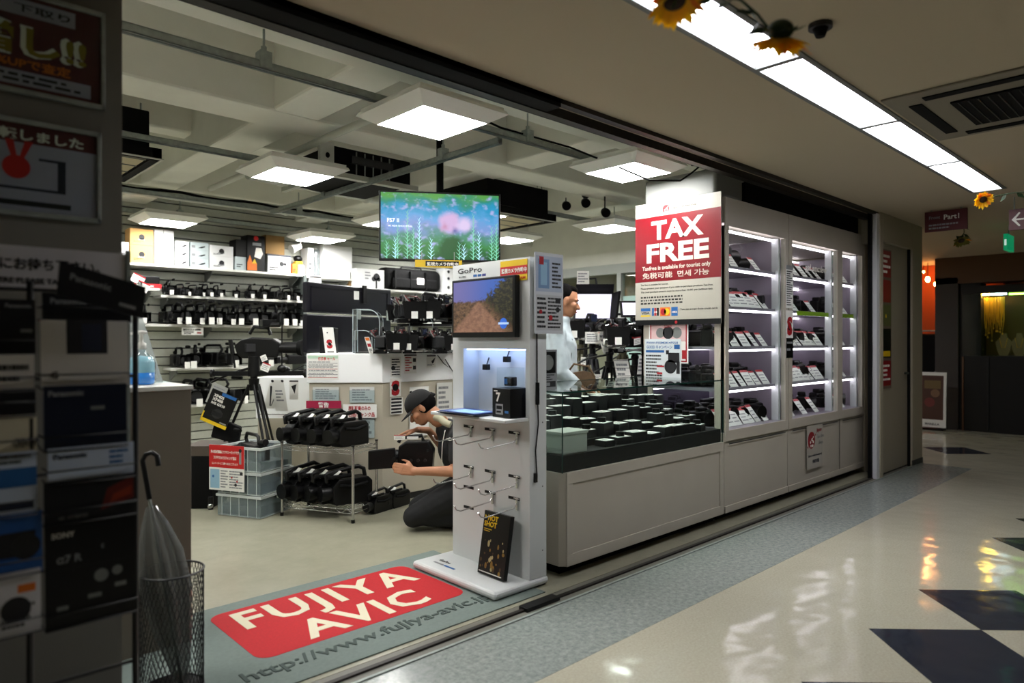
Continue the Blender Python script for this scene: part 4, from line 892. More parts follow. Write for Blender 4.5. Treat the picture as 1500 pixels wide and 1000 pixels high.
def carton(u0, u1, v0, v1, m, label, y=8.34, dep=.2, z=2.20, fn=None, name='carton', cat='box'):
    x0, x1 = at(u0, 500, y=y).x, at(u1, 500, y=y).x; um = (u0+u1)/2; z1 = at(um, v0, y=y).z; z0 = at(um, v1, y=y).z
    if z is not None: z0 = z+.0005
    t = thing(name, label, cat, ((x0+x1)/2, y+dep/2, z0)); MB().box(x0+.002, x1-.002, y, y+dep, z0, z1, m).build('box_body', t, bevel=.003)
    tp = MB().box((x0+x1)/2-.02,(x0+x1)/2+.02, y+.01, y+dep-.01, z1, z1+.0008, GREYP).build('tape', t)
    sh = Sheet((x0+.002, y, z0), X_, Z_, x1-x0-.004, z1-z0, 0)
    if fn: fn(sh)
    else: sh.lines(.15,.2,.7,.5,2,GREYD,dash=4)
    sh.p.build('print', t)
    return z1
dot = lambda s: s.disc(.5,.5,.03,INK).lines(.15,.15,.6,.3,2,GREYD,dash=4).rect(.35,.3,.62,.4,GREYP)
zz = carton(190,225,359,384,ORB,'lower orange carton of two at the left end of the top shelf',fn=dot)
carton(190,225,335,359,ORB,'upper orange carton of two at the left end of the top shelf',z=zz,fn=dot)
carton(172,189,354,384,WB,'small white cartons beside the column on the top shelf')
carton(226,255,337,385,WB,'tall pale carton beside the orange cartons',fn=lambda s: s.rect(.45,0,.48,1,GREYP).disc(.3,.35,.02,GREY).lines(.55,.2,.9,.5,3,GREYP,dash=3))
for g, (u0, u1, m_, nm) in enumerate(((257,277,WB,'left'),(279,306,PALEB,'right'))):
    z = 2.20
    for k, (v0, v1) in enumerate(((377,388),(365,377),(353,365))):
        z = carton(u0,u1,v0+g*2,v1,m_,'%s box of the three flat boxes, %s pile right of the tall carton' % (('lowest','middle','topmost')[k], nm),z=z,fn=lambda s: s.poly([(.4,.3),(.6,.5),(.8,.6),(.8,.45),(.6,.3)],INK).rect(.05,.3,.25,.6,GREYP))
z = carton(307,342,376,393,WB,'lower of two white boxes near the middle of the top shelf',fn=dot); carton(307,342,360,376,WB,'upper of two white boxes near the middle of the top shelf',z=z,fn=dot)
z = carton(344,361,376,394,PALEB,'small pale box under the black box'); carton(345,362,351,376,BLACK,'plain black box on the small pale box',z=z,fn=lambda s: s)
carton(362,388,345,396,BLACK,'black box with orange flames and white badge on the top shelf',fn=lambda s: s.rect(.0,.02,.55,.22,ORANGE).poly([(0,.22),(.15,.45),(.3,.22)],ORANGE).poly([(.25,.2),(.42,.35),(.55,.2)],YEL).poly([(.4,.4),(.75,.35),(.9,.5),(.8,.66),(.5,.66)],WINK,2).rect(.3,.72,.8,.8,GREYP).disc(.5,.92,.03,REDB,2),y=8.32)
z = carton(392,426,373,397,WB,'white box with blue edge and black camera pictures under the brown carton',fn=lambda s: s.rect(0,.9,1,1,NAVY).disc(.6,.5,.03,INK,2).disc(.75,.5,.02,INK,2).lines(.08,.1,.5,.35,2,GREYD,dash=5)); carton(389,417,345,373,CARD,'brown cardboard carton on the white box, top shelf',z=z,fn=lambda s: s)
carton(428,436,386,400,ORANGE,'small orange box near the end of the top shelf'); z = carton(437,446,388,402,WB,'small white box at the end of the top shelf')
c = Vector((at(440,500,y=8.35).x, 8.42, z+.001)); t = thing('toy_camera', 'small black and yellow gadget on the white box at the shelf end', 'gadget', c); MB().box(c.x-.05,c.x+.05,c.y-.04,c.y+.04,c.z,c.z+.05,YEL).build('base', t, bevel=.006); MB().ell(c+Z_*.085,(.06,.05,.045),BLACK).build('head', t)
carton(451,460,363,402,WB,'narrow white carton at the left of the bright carton group',z=2.19)
carton(473,516,360,403,mat('bright_carton','f0f0f0',.6),'large bright white carton above the dark equipment case',z=2.19,dep=.28,fn=lambda s: s)
t = thing('wrapped_roll', 'clear wrapped silver roll standing between two white cartons', 'roll', (at(466,500,y=8.35).x, 8.42, 2.19)); x = at(466,500,y=8.35).x
MB().lathe([(0,0),(.05,0),(.055,.02),(.047,.1),(.056,.2),(.048,.3),(.052,.36),(0,.37)], (x,8.42,2.191), mat('silver_wrap','a9b0b2',.15,.7,bump=.8,bscale=20), 12).build('roll', t); MB().cyl((x,8.42,2.195),(x,8.42,2.57),.02,PAPER,n=10).build('core', t)
carton(453,471,404,412,WB,'small white box just under the bright carton group',z=2.06,y=8.3)
lab(MB().box(at(449,500,y=BY).x, at(570,500,y=BY).x, BY, BY+.29, 2.0, 2.028, WHITE).build('wall_shelf'), 'white shelf hidden behind the dark equipment case', 'shelf')
carton(522,563,394,440,WB,'white box with a black tree like picture above the dark case',y=8.2,z=2.03,fn=lambda s: s.disc(.72,.66,.05,INK).disc(.62,.56,.035,INK).disc(.8,.55,.03,INK).rect(.68,.05,.74,.55,INK).lines(.3,.5,.5,.9,3,GREYP,dash=1))
carton(512,521,399,408,CARD,'little brown box behind the bright carton',z=2.03)
z = 2.076
for k in range(3): z = carton(650,664,413-10*k,423-10*k,WB,'%s small white box in the stack right of the black bag' % ('lowest','middle','topmost')[k],z=z,fn=lambda s: s.disc(.5,.5,.025,INK))
# big black bag
BAGM = mat('bag_nylon', '09090a', .8, bump=.5, bscale=14, spec=.2)
x0 = at(563,500,y=8.3).x; x1 = at(648,500,y=8.3).x
t = thing('camera_bag', 'large black nylon camera bag with white tag on the high shelf', 'bag', ((x0+x1)/2, 8.45, 2.076))
n = 24; mb = MB(); prof = []
bag = MB(); bag.box(x0, x1, 8.30, 8.56, 2.076, 2.40, BAGM); o = bag.build('bag_body', t, bevel=.09, seg=5)
MB().box(x0+.12, x1-.12, 8.26, 8.31, 2.10, 2.25, BAGM).build('pocket', t, bevel=.02)
MB().tube([(x0+.3,8.4,2.35),(x0+.35,8.38,2.42),(x1-.35,8.38,2.42),(x1-.3,8.4,2.35)], .016, BLACK, 8).build('handle', t)
g = MB(); tag_sheet(g, ((x0+x1)/2+.02, 8.255, 2.17), X_, Z_, .12, .09, red=False); g.build('tag', t)
for k in range(3): MB().box(x0+.15+k*.27, x0+.17+k*.27, 8.252, 8.3, 2.09, 2.35, BLACK).build('strap', t)
t = thing('camera_bag', 'black shoulder bag on the shelf behind the camera rigs', 'bag', (at(630,500,y=8.2).x, 8.4, 1.621)); bx = at(630,500,y=8.2).x
MB().box(bx-.3,bx+.3,8.32,8.55,1.621,1.84,BAGM).build('bag_body', t, bevel=.07, seg=4); MB().tube([(bx-.2,8.4,1.82),(bx-.13,8.4,1.95),(bx+.1,8.4,1.96),(bx+.18,8.4,1.82)], .02, BLACK, 8).build('handle', t)
# ---- camcorder prototypes (lens along +X, base at the origin)
def camcorder(label, group, tag=True, hood=True):
    t = thing('camcorder', label, 'camcorder', (0,0,0), group)
    b = MB(); b.box(-.14,.09,-.045,.045,.015,.125,BLACK); b.build('body', t, bevel=.012)
    l = MB(); l.cyl((.09,0,.07),(.17,0,.07),.038,BLACK,n=16); l.cyl((.17,0,.07),(.20,0,.07),.042,GREYD,n=16); l.build('lens', t)
    if hood: MB().add([(.19,-.042,.033),(.19,.042,.033),(.19,.042,.107),(.19,-.042,.107),(.25,-.06,.022),(.25,.06,.022),(.25,.06,.118),(.25,-.06,.118)], [(0,1,5,4),(1,2,6,5),(2,3,7,6),(3,0,4,7),(0,3,2,1)], BLACKM).build('lens_hood', t)
    MB().tube([(-.10,0,.12),(-.09,0,.175),(-.06,0,.185),(.08,0,.185),(.10,0,.15),(.08,0,.12)], .012, BLACK, 8).build('handle', t)
    MB().cyl((.11,.035,.20),(.20,.035,.20),.012,BLACKM,n=10).build('microphone', t)
    v = MB(); v.cyl((-.20,0,.15),(-.12,0,.14),.022,BLACK,.017,n=12); v.build('viewfinder', t)
    MB().box(-.06,.05,-.065,-.047,.045,.115,BLACK).build('side_screen', t, bevel=.004)
    MB().box(-.20,-.14,-.03,.03,.03,.10,GREYD).build('battery', t, bevel=.004)
    MB().cyl((.02,-.047,.03),(.02,-.052,.03),.009,CHROME,n=10).cyl((-.09,-.047,.10),(-.09,-.052,.10),.007,REDB,n=10).build('button', t)
    if tag:
        g = MB(); tag_sheet(g, (.262,.022,.0), -Y_, Z_, .045, .06); g.build('price_tag', t)
    return t
small = camcorder('x', 'camcorders on the back wall shelves'); used = False
rn = random.Random(21)
def cam_at(u, z, label, y=8.44, rz=None, sc=1.05):
    global used
    o = small if not used else dup(small); used = True
    return put(o, (at(u, 500, y=y).x, y, z+.0005), -PI/2+rn.uniform(-.35,.35) if rz is None else rz, label, sc=sc)
for k, u in enumerate((247,262,278,294,311,330,345,362,380,397,412,428)): cam_at(u, 1.53, 'black camcorder %s from left on the third shelf of the back wall' % ORD[k], sc=rn.uniform(1.15,1.4), rz=-PI/2+rn.uniform(-.2,.2))
for k, u in enumerate((196,212)): cam_at(u, 1.53, 'black camcorder half hidden by the plastic sign, %s from left on the third shelf' % ORD[k])
for k, u in enumerate((246,263,282,300,316,347,366,384,403,420,436)): cam_at(u, 1.86, 'black camcorder %s from left on the second shelf of the back wall' % ORD[k], sc=rn.uniform(.7,.9), rz=-PI/2+rn.uniform(-.45,.45))
for k, u in enumerate((262,286,312,336,386)): cam_at(u, 1.03, 'black camcorder %s from left on the fourth shelf, near the tripod' % ORD[k], sc=rn.uniform(1.2,1.4), rz=-PI/2+rn.uniform(-.6,.6))
cam_at(430, 1.03, 'black camcorder on the small stand right of the slider pole', y=8.2, rz=PI)
cam_at(588, 1.62, 'black camcorder with blue lens ring above the camera rigs', y=8.2, rz=.2, sc=1.25)
for k, u in enumerate((275,296,318)): cam_at(u, .60, 'black camcorder %s from left on the lowest shelf at the left' % ORD[k], y=8.4, sc=1.5, rz=-PI/2+.3*k)
x = at(215,500,y=8.4).x; t = thing('camera', 'black camera with red strap on the short shelf by the column', 'camera', (x,8.42,1.93))
MB().box(x-.15,x+.13,8.38,8.5,1.98,2.07,BLACK).build('body', t, bevel=.01); sh = Sheet((x-.14,8.36,1.931), X_, Z_, .28, .05, .01); sh.base(RED).build('strap', t); sh.txt('CANON',.5,.25,.6,WINK,.03,align='CENTER'); sh.p.build('lettering', t); MB().cyl((x-.08,8.4,1.93),(x-.08,8.4,1.98),.03,GREYD,n=10).cyl((x+.08,8.4,1.93),(x+.08,8.4,1.98),.03,GREYD,n=10).build('mount', t)
for i, (u, v) in enumerate(((190,402),(197,413))):
    lab(tag_sheet(MB(), at(u, v+8, y=8.27), Vector((1,0,-.5)), Vector((.5,0,1)), .13, .10).build('hanging_card'), 'tilted white card hanging by the left column, %s one' % ('upper','lower')[i], 'card')
# ================================================================ CENTRE COUNTER
Cc = Vector((3.08, 4.80, 0)); A0 = at(449, 700, d=5.6); A0.z = 0; D0 = Vector((4.3, 4.80, 0)); E0 = Vector((4.3, 5.45, 0)); G0 = A0+FW*.62+RT*.0; H0 = Vector((3.35,5.45,0))
ring_ = [A0, Cc, D0, E0, H0, G0]
t = thing('service_counter', 'angled counter in mid shop with bright white upper band and beige lower panels', 'counter', (3.2, 5.0, 0))
cx = sum((p for p in ring_), Vector())/6
def offs(pts, k): return [((p-cx)*(1-k)+cx) for p in pts]
BAND = mat('white_band', 'f8fafa', .5); LOWP = mat('counter_lower', 'b9b2a0', .55)
a = [(p.x, p.y) for p in ring_]; b_ = [(p.x, p.y) for p in offs(ring_, .03)]
MB().prism(a, (0,0,1.0), X_, Y_, Z_, .24, BAND).build('upper_band', t, bevel=.004); MB().prism(b_, (0,0,.06), X_, Y_, Z_, .94, LOWP).build('lower_panel', t)
MB().prism([(p.x,p.y) for p in offs(ring_,.06)], (0,0,.0045), X_, Y_, Z_, .056, GREYD).build('plinth', t)
D1 = (Cc-A0).normalized(); N1 = D1.cross(Z_)   # first face
def face1(u0, v0, u1, v1, off=.0):   # sheet on first face from picture measures
    k0 = (at(u0, v1, d=5.6)-A0).dot(D1); k1 = (at(u1, v1, d=5.6)-A0).dot(D1); z0 = at(u0, v1, d=5.58).z; z1 = at(u0, v0, d=5.58).z
    return Sheet(A0+D1*k0+N1*(.002+off)+Z_*z0, D1, Z_, k1-k0, z1-z0, .002)
sh = face1(450,520,496,556); o = sh.base(PAPER, MB()).build('price_chart'); lab(o, 'white price chart with red and green rows on the counter band', 'price chart')
sh.rect(.02,.86,.98,.98,mat('pale_green_print','b6d3bb',.6)).txt('価格表 セール',.35,.80,.14,REDB,.02,width=.14)
for k in range(6): sh.rect(.03,.08+k*.115,.97,.10+k*.115,(RED,NAVY,GREYP)[k % 3]); sh.lines(.05,.11+k*.115,.9,.18+k*.115,1,GREYP,seed=k,dash=8)
sh.p.build('print', o)
for i, (u0, v0, u1, v1, l) in enumerate(((458,567,496,587,'left'),(512,567,548,590,'middle'),(524,596,548,642,'lower'))):
    sh = face1(u0,v0,u1,v1,-.008); o = sh.base(mat('holder_paper','d0d2cf',.5), MB()).build('document_holder'); lab(o, '%s clear document holder on the beige counter front' % l, 'document holder', 'document holders on the counter'); sh.lines(.1,.1,.9,.9,5,GREYP,seed=i,dash=5); sh.p.build('print', o); MB().prism([(-.005,0),(sh.w+.005,0),(sh.w+.005,sh.h*.8),(-.005,sh.h*.8)], sh.O+sh.N*.006, sh.R, sh.U, sh.N, .002, ACR).build('pocket', o)
CRIM = mat('crimson_print', 'a01840', .5)
sh = face1(449,587,500,598,.006); o = sh.base(CRIM, MB()).build('warning_sign'); lab(o, 'crimson sign with white characters on the counter front', 'sign'); sh.txt('警告',.5,.18,.72,WINK,.03,align='CENTER'); sh.p.build('print', o)
sh = face1(503,592,552,612,.010); o = sh.base(PAPER, MB()).build('warning_sign'); lab(o, 'white sign with dark red Japanese lines above the wire rack', 'sign'); sh.txt('店頭販売のみの',.16,.58,.34,RED,.03,width=sh.w*.66).txt('中古品/ジャンク品',.06,.12,.34,RED,.03,width=sh.w*.88); sh.p.build('print', o)
def face2(u0, v0, u1, v1): 
    y = 4.797; p0 = at(u0, v1, y=y); x1 = at(u1, v1, y=y).x; z1 = at((u0+u1)/2, v0, y=y).z; return Sheet((p0.x, y, p0.z), X_, Z_, x1-p0.x, z1-p0.z, .002)
for i, (u0,v0,u1,v1,l,fn) in enumerate(((572,523,587,552,'narrow notice with black dots at the counter corner',lambda s: s.lines(.1,.05,.9,.95,7,GREYD,dash=2).disc(.25,.45,.02,INK,2)),
    (592,519,610,547,'notice with dark red rows and two camera pictures on the white band',lambda s: s.rect(0,.93,1,1,INK).lines(.08,.1,.6,.9,6,RED,dash=4).rect(.7,.6,.95,.8,INK).rect(.7,.2,.95,.4,INK)),
    (625,520,638,538,'small notice with a black bird like picture on the white band',lambda s: s.rect(0,.9,1,1,INK).poly([(.5,.5),(.95,.8),(.8,.4),(.6,.3)],INK).lines(.05,.1,.9,.3,2,GREYP,dash=3)),
    (571,554,587,581,'white card with red letter S and camera picture at the counter corner',lambda s: s.txt('S',.5,.12,1.0,RED,.07,align='CENTER').disc(.5,.5,.03,BLACK,4)),
    (572,582,590,607,'card of black lines under the red S card',lambda s: [s.rect(.05,.05+.2*k,.9,.17+.2*k,INK) for k in range(5)]),
    (600,566,628,640,'tall white paper on the counter behind the kneeling man',lambda s: s.rect(.8,.4,.84,.6,INK)),(640,560,662,640,'white paper sheet beside the stand on the counter',lambda s: s.lines(.1,.5,.8,.95,5,GREYP,dash=3)))):
    sh = face2(u0,v0,u1,v1); o = sh.base(PAPER, MB()).build('notice'); lab(o, l, 'notice'); fn(sh); sh.p.build('print', o)
q = MB(); q.tube([at(641,520,y=4.785), at(650,532,y=4.78), at(660,540,y=4.785), at(652,526,y=4.78), at(664,545,y=4.785)], .004, BLACK, 5); lab(q.build('cable'), 'thin black cable dangling on the white counter band', 'cable')
# big dark case on the counter
P0 = at(449, 412, d=5.75); P1 = at(573, 425, d=6.72); hz = P0.z-1.241; DR = Vector((P1.x-P0.x, P1.y-P0.y, 0)).normalized(); NN = DR.cross(Z_); L = (Vector((P1.x,P1.y,0))-Vector((P0.x,P0.y,0))).length
CASE = mat('case_shell', '0e0d15', .3, noise=.3, nscale=8)
t = thing('equipment_case', 'long dark purple black equipment case standing on the angled counter', 'case', (P0.x, P0.y, 1.241))
O = Vector((P0.x, P0.y, 1.2405)); MB().prism([(0,0),(L,0),(L,hz*.55),(0,hz*.55)], O, DR, Z_, -NN, .05, CASE).build('case_body', t, bevel=.01); MB().prism([(0,hz*.57),(L,hz*.57),(L,hz),(0,hz)], O, DR, Z_, -NN, .05, CASE).build('lid', t, bevel=.01)
f_ = MB(); 
for a0,a1,b0,b1 in ((.05,L-.05,hz*.60,hz*.615),(.05,L-.05,hz*.93,hz*.945),(.05,.065,hz*.6,hz*.945),(L-.065,L-.05,hz*.6,hz*.945)): f_.prism([(a0,b0),(a1,b0),(a1,b1),(a0,b1)], O+NN*.0, DR, Z_, NN, .006, CASE)
f_.build('rib', t)
for k in (.55,.93): MB().prism([(L*k,hz*.5),(L*k+.05,hz*.5),(L*k+.05,hz*.66),(L*k,hz*.66)], O, DR, Z_, NN, .014, STEEL).build('latch', t, bevel=.002)
MB().prism([(L*.52,hz*.8),(L*.58,hz*.8),(L*.58,hz*.93),(L*.52,hz*.93)], O, DR, Z_, NN, .003, PAPER).build('label_card', t); MB().prism([(L*.62,hz*.75),(L*.66,hz*.75),(L*.66,hz*1.02),(L*.62,hz*1.02)], O, DR, Z_, NN, .02, BLACK).build('handle_strap', t)
# black box with S card
def px_sheet(u0, v0, u1, v1, d, m, th=.002, lean=0, R=None): 
    p = at(u0, v1, d=d); w_ = (u1-u0)/F*d; h_ = (v1-v0)/F*d; return Sheet(p, R or RT, (Z_+RT*lean).normalized(), w_, h_, th)
p = at(468, 515, d=5.66); t = thing('box', 'upright black box with a white card reading S on the counter', 'box', (p.x, p.y, 1.241))
q = Vector((p.x, p.y, 1.2405)); MB().prism([(0,0),(.13,0),(.13,.21),(0,.225)], q, RT, Z_, FW, .10, BLACK).build('box_body', t, bevel=.004)
sh = Sheet(q+RT*.05-FW*.001, RT, (Z_-RT*.12).normalized(), .09, .215, .003); sh.base(PAPER).build('card', t); sh.txt('S',.48,.22,.42,RED,.07,align='CENTER').disc(.5,.36,.014,BLACK,4).disc(.4,.8,.006,BLACK,2).rect(.2,.04,.8,.08,INK); sh.p.build('print', t)
sh = Sheet(Vector((at(541,515,d=5.6).x, at(541,515,d=5.6).y, 1.2415)), RT, (Z_-RT*.3).normalized(), .04, .14, .003); o = sh.base(PAPER, MB()).build('price_card'); lab(o, 'narrow leaning card with orange and red squares before the clear cases', 'price card'); sh.rect(.1,.78,.9,.96,ORANGE).rect(.15,.4,.85,.6,RED).lines(.2,.05,.8,.3,3,GREYD,dash=2); sh.p.build('print', o)
def clear_case(u0, u1, v0, label, d=5.75, dep=.16, zb=1.2405):
    p = at(u0, 500, d=d); w_ = (u1-u0)/F*d; h_ = at(u0, v0, d=d).z-zb; O = Vector((p.x,p.y,zb)); r = min(w_*.45, h_*.6)
    t = thing('display_case', label, 'display case', O, 'clear round cornered cases on the counter')
    pts = [(0,0),(0,h_)]+[(w_-r+r*math.sin(a_), h_-r+r*math.cos(a_)) for a_ in [i*PI/12 for i in range(7)]]+[(w_,0)]
    sh_ = MB()
    for (a0,b0),(a1,b1) in zip(pts, pts[1:]):
        v = [O+RT*a0+Z_*b0, O+RT*a1+Z_*b1]; v += [q_+FW*dep for q_ in v[::-1]]; nn = (v[1]-v[0]).cross(FW).normalized()*.003; sh_.hexa(v+[q_+nn for q_ in v], ACR)
    sh_.build('cover', t)
    e_ = MB(); e_.tube([O+RT*a_+Z_*b_ for a_, b_ in pts], .004, mat('case_edge','aeb9bc',.2,emit=.0), 6); e_.tube([O+RT*a_+Z_*b_+FW*dep for a_, b_ in pts], .003, mat('case_edge','aeb9bc',.2), 6); e_.build('edge', t)
    MB().prism([(0,0),(w_,0),(w_,.01),(0,.01)], O, RT, Z_, FW, dep, GREYD).build('base', t)
clear_case(517, 556, 453, 'tall clear round cornered case in front of the dark equipment case')
clear_case(520, 545, 484, 'low clear round cornered case with a lens inside', 5.62, .1)
clear_case(600, 634, 461, 'clear round cornered case among the camera rigs', 5.9)
# heavy camera rigs at the right end of the counter
def rig(label, group):
    t = thing('camera_rig', label, 'camera rig', (0,0,0), group); q = random.Random(3)
    MB().box(-.09,.06,-.045,.045,.04,.14,BLACK).build('body', t, bevel=.01)
    l = MB(); l.cyl((.06,0,.09),(.10,0,.09),.034,CHROME,n=18).cyl((.10,0,.09),(.17,0,.09),.038,BLACK,n=18).cyl((.17,0,.09),(.18,0,.09),.041,GREY,n=18).cyl((.18,0,.09),(.22,0,.09),.044,BLACK,.052,n=18); l.build('lens', t)
    f = MB(); f.prism([(-.07,.03),(.07,.03),(.085,.15),(-.085,.15)], (.225,0,0), Y_, Z_, X_, .012, BLACKM); f.build('matte_box', t)
    r = MB()
    for s_ in (-.04,.04): r.cyl((-.2,s_,.022),(.25,s_,.022),.0075,CHROME,n=8)
    r.box(-.14,-.10,-.05,.05,.01,.036,GREY).box(.03,.06,-.05,.05,.01,.036,GREY); r.build('rod', t)
    MB().prism([(-.2,0),(-.1,0),(-.08,.012),(-.12,.03),(-.2,.03)], (0,.05,-.0), X_, Z_, -Y_, .1, BLACKM).build('shoulder_pad', t)
    MB().tube([(-.08,0,.14),(-.08,0,.18),(-.05,0,.20),(.06,0,.20),(.08,0,.17)], .011, BLACK, 8).build('handle', t)
    v = MB(); v.cyl((-.02,-.06,.15),(.06,-.06,.15),.02,BLACK,n=12).cyl((-.06,-.06,.15),(-.02,-.06,.15),.028,BLACKM,.02,n=12).cyl((.0,-.06,.15),(.0,0,.17),.007,CHROME,n=8); v.build('viewfinder', t)
    MB().box(.04,.13,.05,.065,.14,.20,BLACK).build('monitor', t, bevel=.003); MB().box(.048,.122,.0655,.067,.147,.193,mat('dim_screen','2a3046',.2)).build('screen', t)
    for k in range(3):
        a_ = q.uniform(-.02,.02); MB().tube([(-.12,.02,.10),(-.17+a_,.07,.14+.02*k),(-.10,.09-.03*k,.18+a_),(.0,.07,.16),(.05,.045,.12)], .0045, (BLACK, GREY, mat('red_cable','6e1014',.5))[k], 6).build('cable', t)
    MB().cyl((.12,-.045,.05),(.12,-.07,.05),.026,CHROME,n=18).cyl((.12,-.07,.05),(.12,-.074,.05),.02,PAPER,n=18).build('focus_wheel', t); MB().box(-.19,-.10,-.038,.038,.045,.13,GREYD).build('battery', t, bevel=.004)
    for k, (x, z) in enumerate(((-.06,.06),(-.03,.11),(.03,.06),(-.07,.12))): MB().cyl((x,-.045,z),(x,-.052,z),.007,(CHROME, REDB, CHROME, GREY)[k],n=10).build('button', t)
    g = MB(); tag_sheet(g, (-.03,-.076,.055), Vector((1,0,.2)), Z_, .05, .055); g.build('price_tag', t)
    g = MB(); tag_sheet(g, (.238,.02,.03), -Y_, Z_, .045, .05); g.build('price_tag', t)
    return t
rg = rig('x', 'camera rigs crowding the counter end'); ru = False
rr = random.Random(5)
for row, (nm, u0, du, d, z, n, sc_) in enumerate((('front', 560, 19.5, 5.70, 1.2425, 6, 1.0), ('rear', 588, 19, 6.12, 1.2425, 5, .92))):
    for k in range(n):
        o = rg if not ru else dup(rg); ru = True; p = at(u0+du*k, 500, d=d)
        put(o, (p.x, p.y, z), ANG+PI*((k+row) % 2)+rr.uniform(-.35,.35), 'black camera rig with rods, %s from left in the %s row at the counter end' % (ORD[k], nm), sc=sc_*rr.uniform(.95,1.08))
lab(MB().prism([(0,0),(.75,0),(.75,.02),(0,.02)], Vector((at(582,500,d=6.0).x,at(582,500,d=6.0).y,1.475)), RT, Z_, FW, .25, GREYD).prism([(.0,-.23),(.02,-.23),(.02,0),(0,0)], Vector((at(582,500,d=6.0).x,at(582,500,d=6.0).y,1.475)), RT, Z_, FW, .25, GREYD).prism([(.73,-.23),(.75,-.23),(.75,0),(.73,0)], Vector((at(582,500,d=6.0).x,at(582,500,d=6.0).y,1.475)), RT, Z_, FW, .25, GREYD).build('riser'), 'dark riser shelf on the counter under the upper camera rigs', 'riser')
for k in range(5):
    o = dup(rg); p = at(589+k*20, 500, d=6.1); put(o, (p.x,p.y,1.497), ANG+PI*(k % 2)+rr.uniform(-.5,.5), 'black camera rig on the dark riser, %s from left' % ORD[k], sc=rr.uniform(1.2,1.35))
# ================================================================ TELEVISION AND ITS POLE
Pa = at(555, 381, d=5.2); Pb = at(733, 379, d=5.36); RV = Vector((Pb.x-Pa.x, Pb.y-Pa.y, 0)); TW = RV.length; RV.normalize(); TN = RV.cross(Z_); TH = at(553,278,d=5.2).z-Pa.z
t = thing('television', 'flat television hung from the ceiling showing blurred blue green meadow', 'television', Pa+RV*TW/2)
sh = Sheet(Pa-TN*.0, RV, Z_, TW, TH, .0)
MB().prism([(0,0),(TW,0),(TW,TH),(0,TH)], Pa, RV, Z_, -TN, .045, BLACK).build('bezel', t, bevel=.004)
def meadow(nt, tc):
    g = tc.outputs['Generated']; sp = nt.nodes.new('ShaderNodeSeparateXYZ'); nt.links.new(g, sp.inputs[0]); z = sp.outputs['Z']; u = sp.outputs['X']
    n1 = NOI(nt, g, 5, 3); n2 = NOI(nt, g, 11, 2)
    a = N_(nt, 'ADD', z, N_(nt, 'MULTIPLY', N_(nt, 'SUBTRACT', n1, .5), .45))
    col = ramp(nt, a, [(0,'1f5a2c'),(.22,'3c8a44'),(.36,'4f8f7c'),(.5,'7f9ad6'),(.64,'5fa6de'),(.78,'1f97c6'),(.9,'2f8f78'),(1,'58a04a')])
    col = MIX(nt, SM(nt, n2, .5, .75), col, 'a9b4e6')
    def spot(cx, cz, r, c, col):
        d = N_(nt, 'SQRT', N_(nt, 'ADD', N_(nt, 'POWER', N_(nt, 'SUBTRACT', u, cx), 2), N_(nt, 'POWER', N_(nt, 'MULTIPLY', N_(nt, 'SUBTRACT', z, cz), .57), 2)))
        d = N_(nt, 'ADD', d, N_(nt, 'MULTIPLY', N_(nt, 'SUBTRACT', n2, .5), .06)); return MIX(nt, SM(nt, N_(nt, 'SUBTRACT', r, d), 0, .06), col, c)
    col = spot(.58, .56, .12, 'd6b4e0', col); col = spot(.70, .54, .09, 'e0cdf2', col); col = spot(.54, .50, .05, 'c890b8', col); col = spot(.62, .44, .045, '1c3c9a', col); col = spot(.60, .16, .14, '1c5a24', col)
    return col
scr = MB().prism([(.014,.016),(TW-.014,.016),(TW-.014,TH-.014),(.014,TH-.014)], Pa+TN*.0, RV, Z_, TN, .001, screen_mat('meadow_picture', meadow, 1.0)).build('screen', t)
s2 = Sheet(Pa+RV*.014+Z_*.016+TN*.001, RV, Z_, TW-.028, TH-.03, 0)
PL = mat('plant_picture', '6fb59a', .5, emit=.7); PL2 = mat('plant_picture_light', 'a5d6e0', .5, emit=.75); BLS = mat('pink_blossom_picture', 'c0a0d0', .5, emit=.75); WSC = mat('white_screen_ink', 'f0f6ff', .5, emit=.9)
rn = random.Random(3)
for a_, h_ in ((.14,.5),(.22,.72),(.27,.45),(.32,.6),(.42,.3),(.66,.25),(.78,.68),(.83,.4),(.94,.5),(.98,.55),(.7,.2),(.05,.25),(.12,.3)):
    b_ = 0; x_ = a_
    m_ = PL if rn.random() < .6 else PL2
    s2.poly([(a_-.004,0),(a_+.004,0),(a_+.001,h_),(a_-.001,h_)], m_, 3); k = 0
    while b_ < h_:
        L_ = .035*(1-.6*b_/h_); s_ = 1 if k % 2 else -1; s2.poly([(a_, b_), (a_+s_*L_, b_+.06), (a_, b_+.02)] if s_ > 0 else [(a_, b_+.02), (a_+s_*L_, b_+.06), (a_, b_)], m_, 4); b_ += .028; k += 1
s2.txt('FS7 II',.05,.55,.085,WSC,.01,l=5).txt('4K HDR SHOOTING',.06,.48,.04,WSC,0,l=5); s2.p.build('picture', scr)
MB().cyl(Pa+RV*TW/2+Z_*(TH-.1)-TN*.07, (Pa+RV*TW/2-TN*.07).xy.to_3d()+Z_*3.4, .028, BLACKM, n=12).build('ceiling_pole', t); MB().prism([(TW*.35,TH*.3),(TW*.65,TH*.3),(TW*.65,TH*.8),(TW*.35,TH*.8)], Pa-TN*.045, RV, Z_, -TN, .03, BLACKM).build('mount', t)
p = at(608, 391, d=5.24); sh = Sheet(p, RV, Z_, .36, .056, .004); o = sh.base(YEL, MB()).build('warning_strip'); lab(o, 'yellow strip under the television with black panel of white characters', 'sign'); sh.rect(.22,.15,.93,.88,BLACK).txt('監視カメラ作動中',.25,.27,.5,WINK,.03,l=2,width=.24); sh.p.build('print', o)
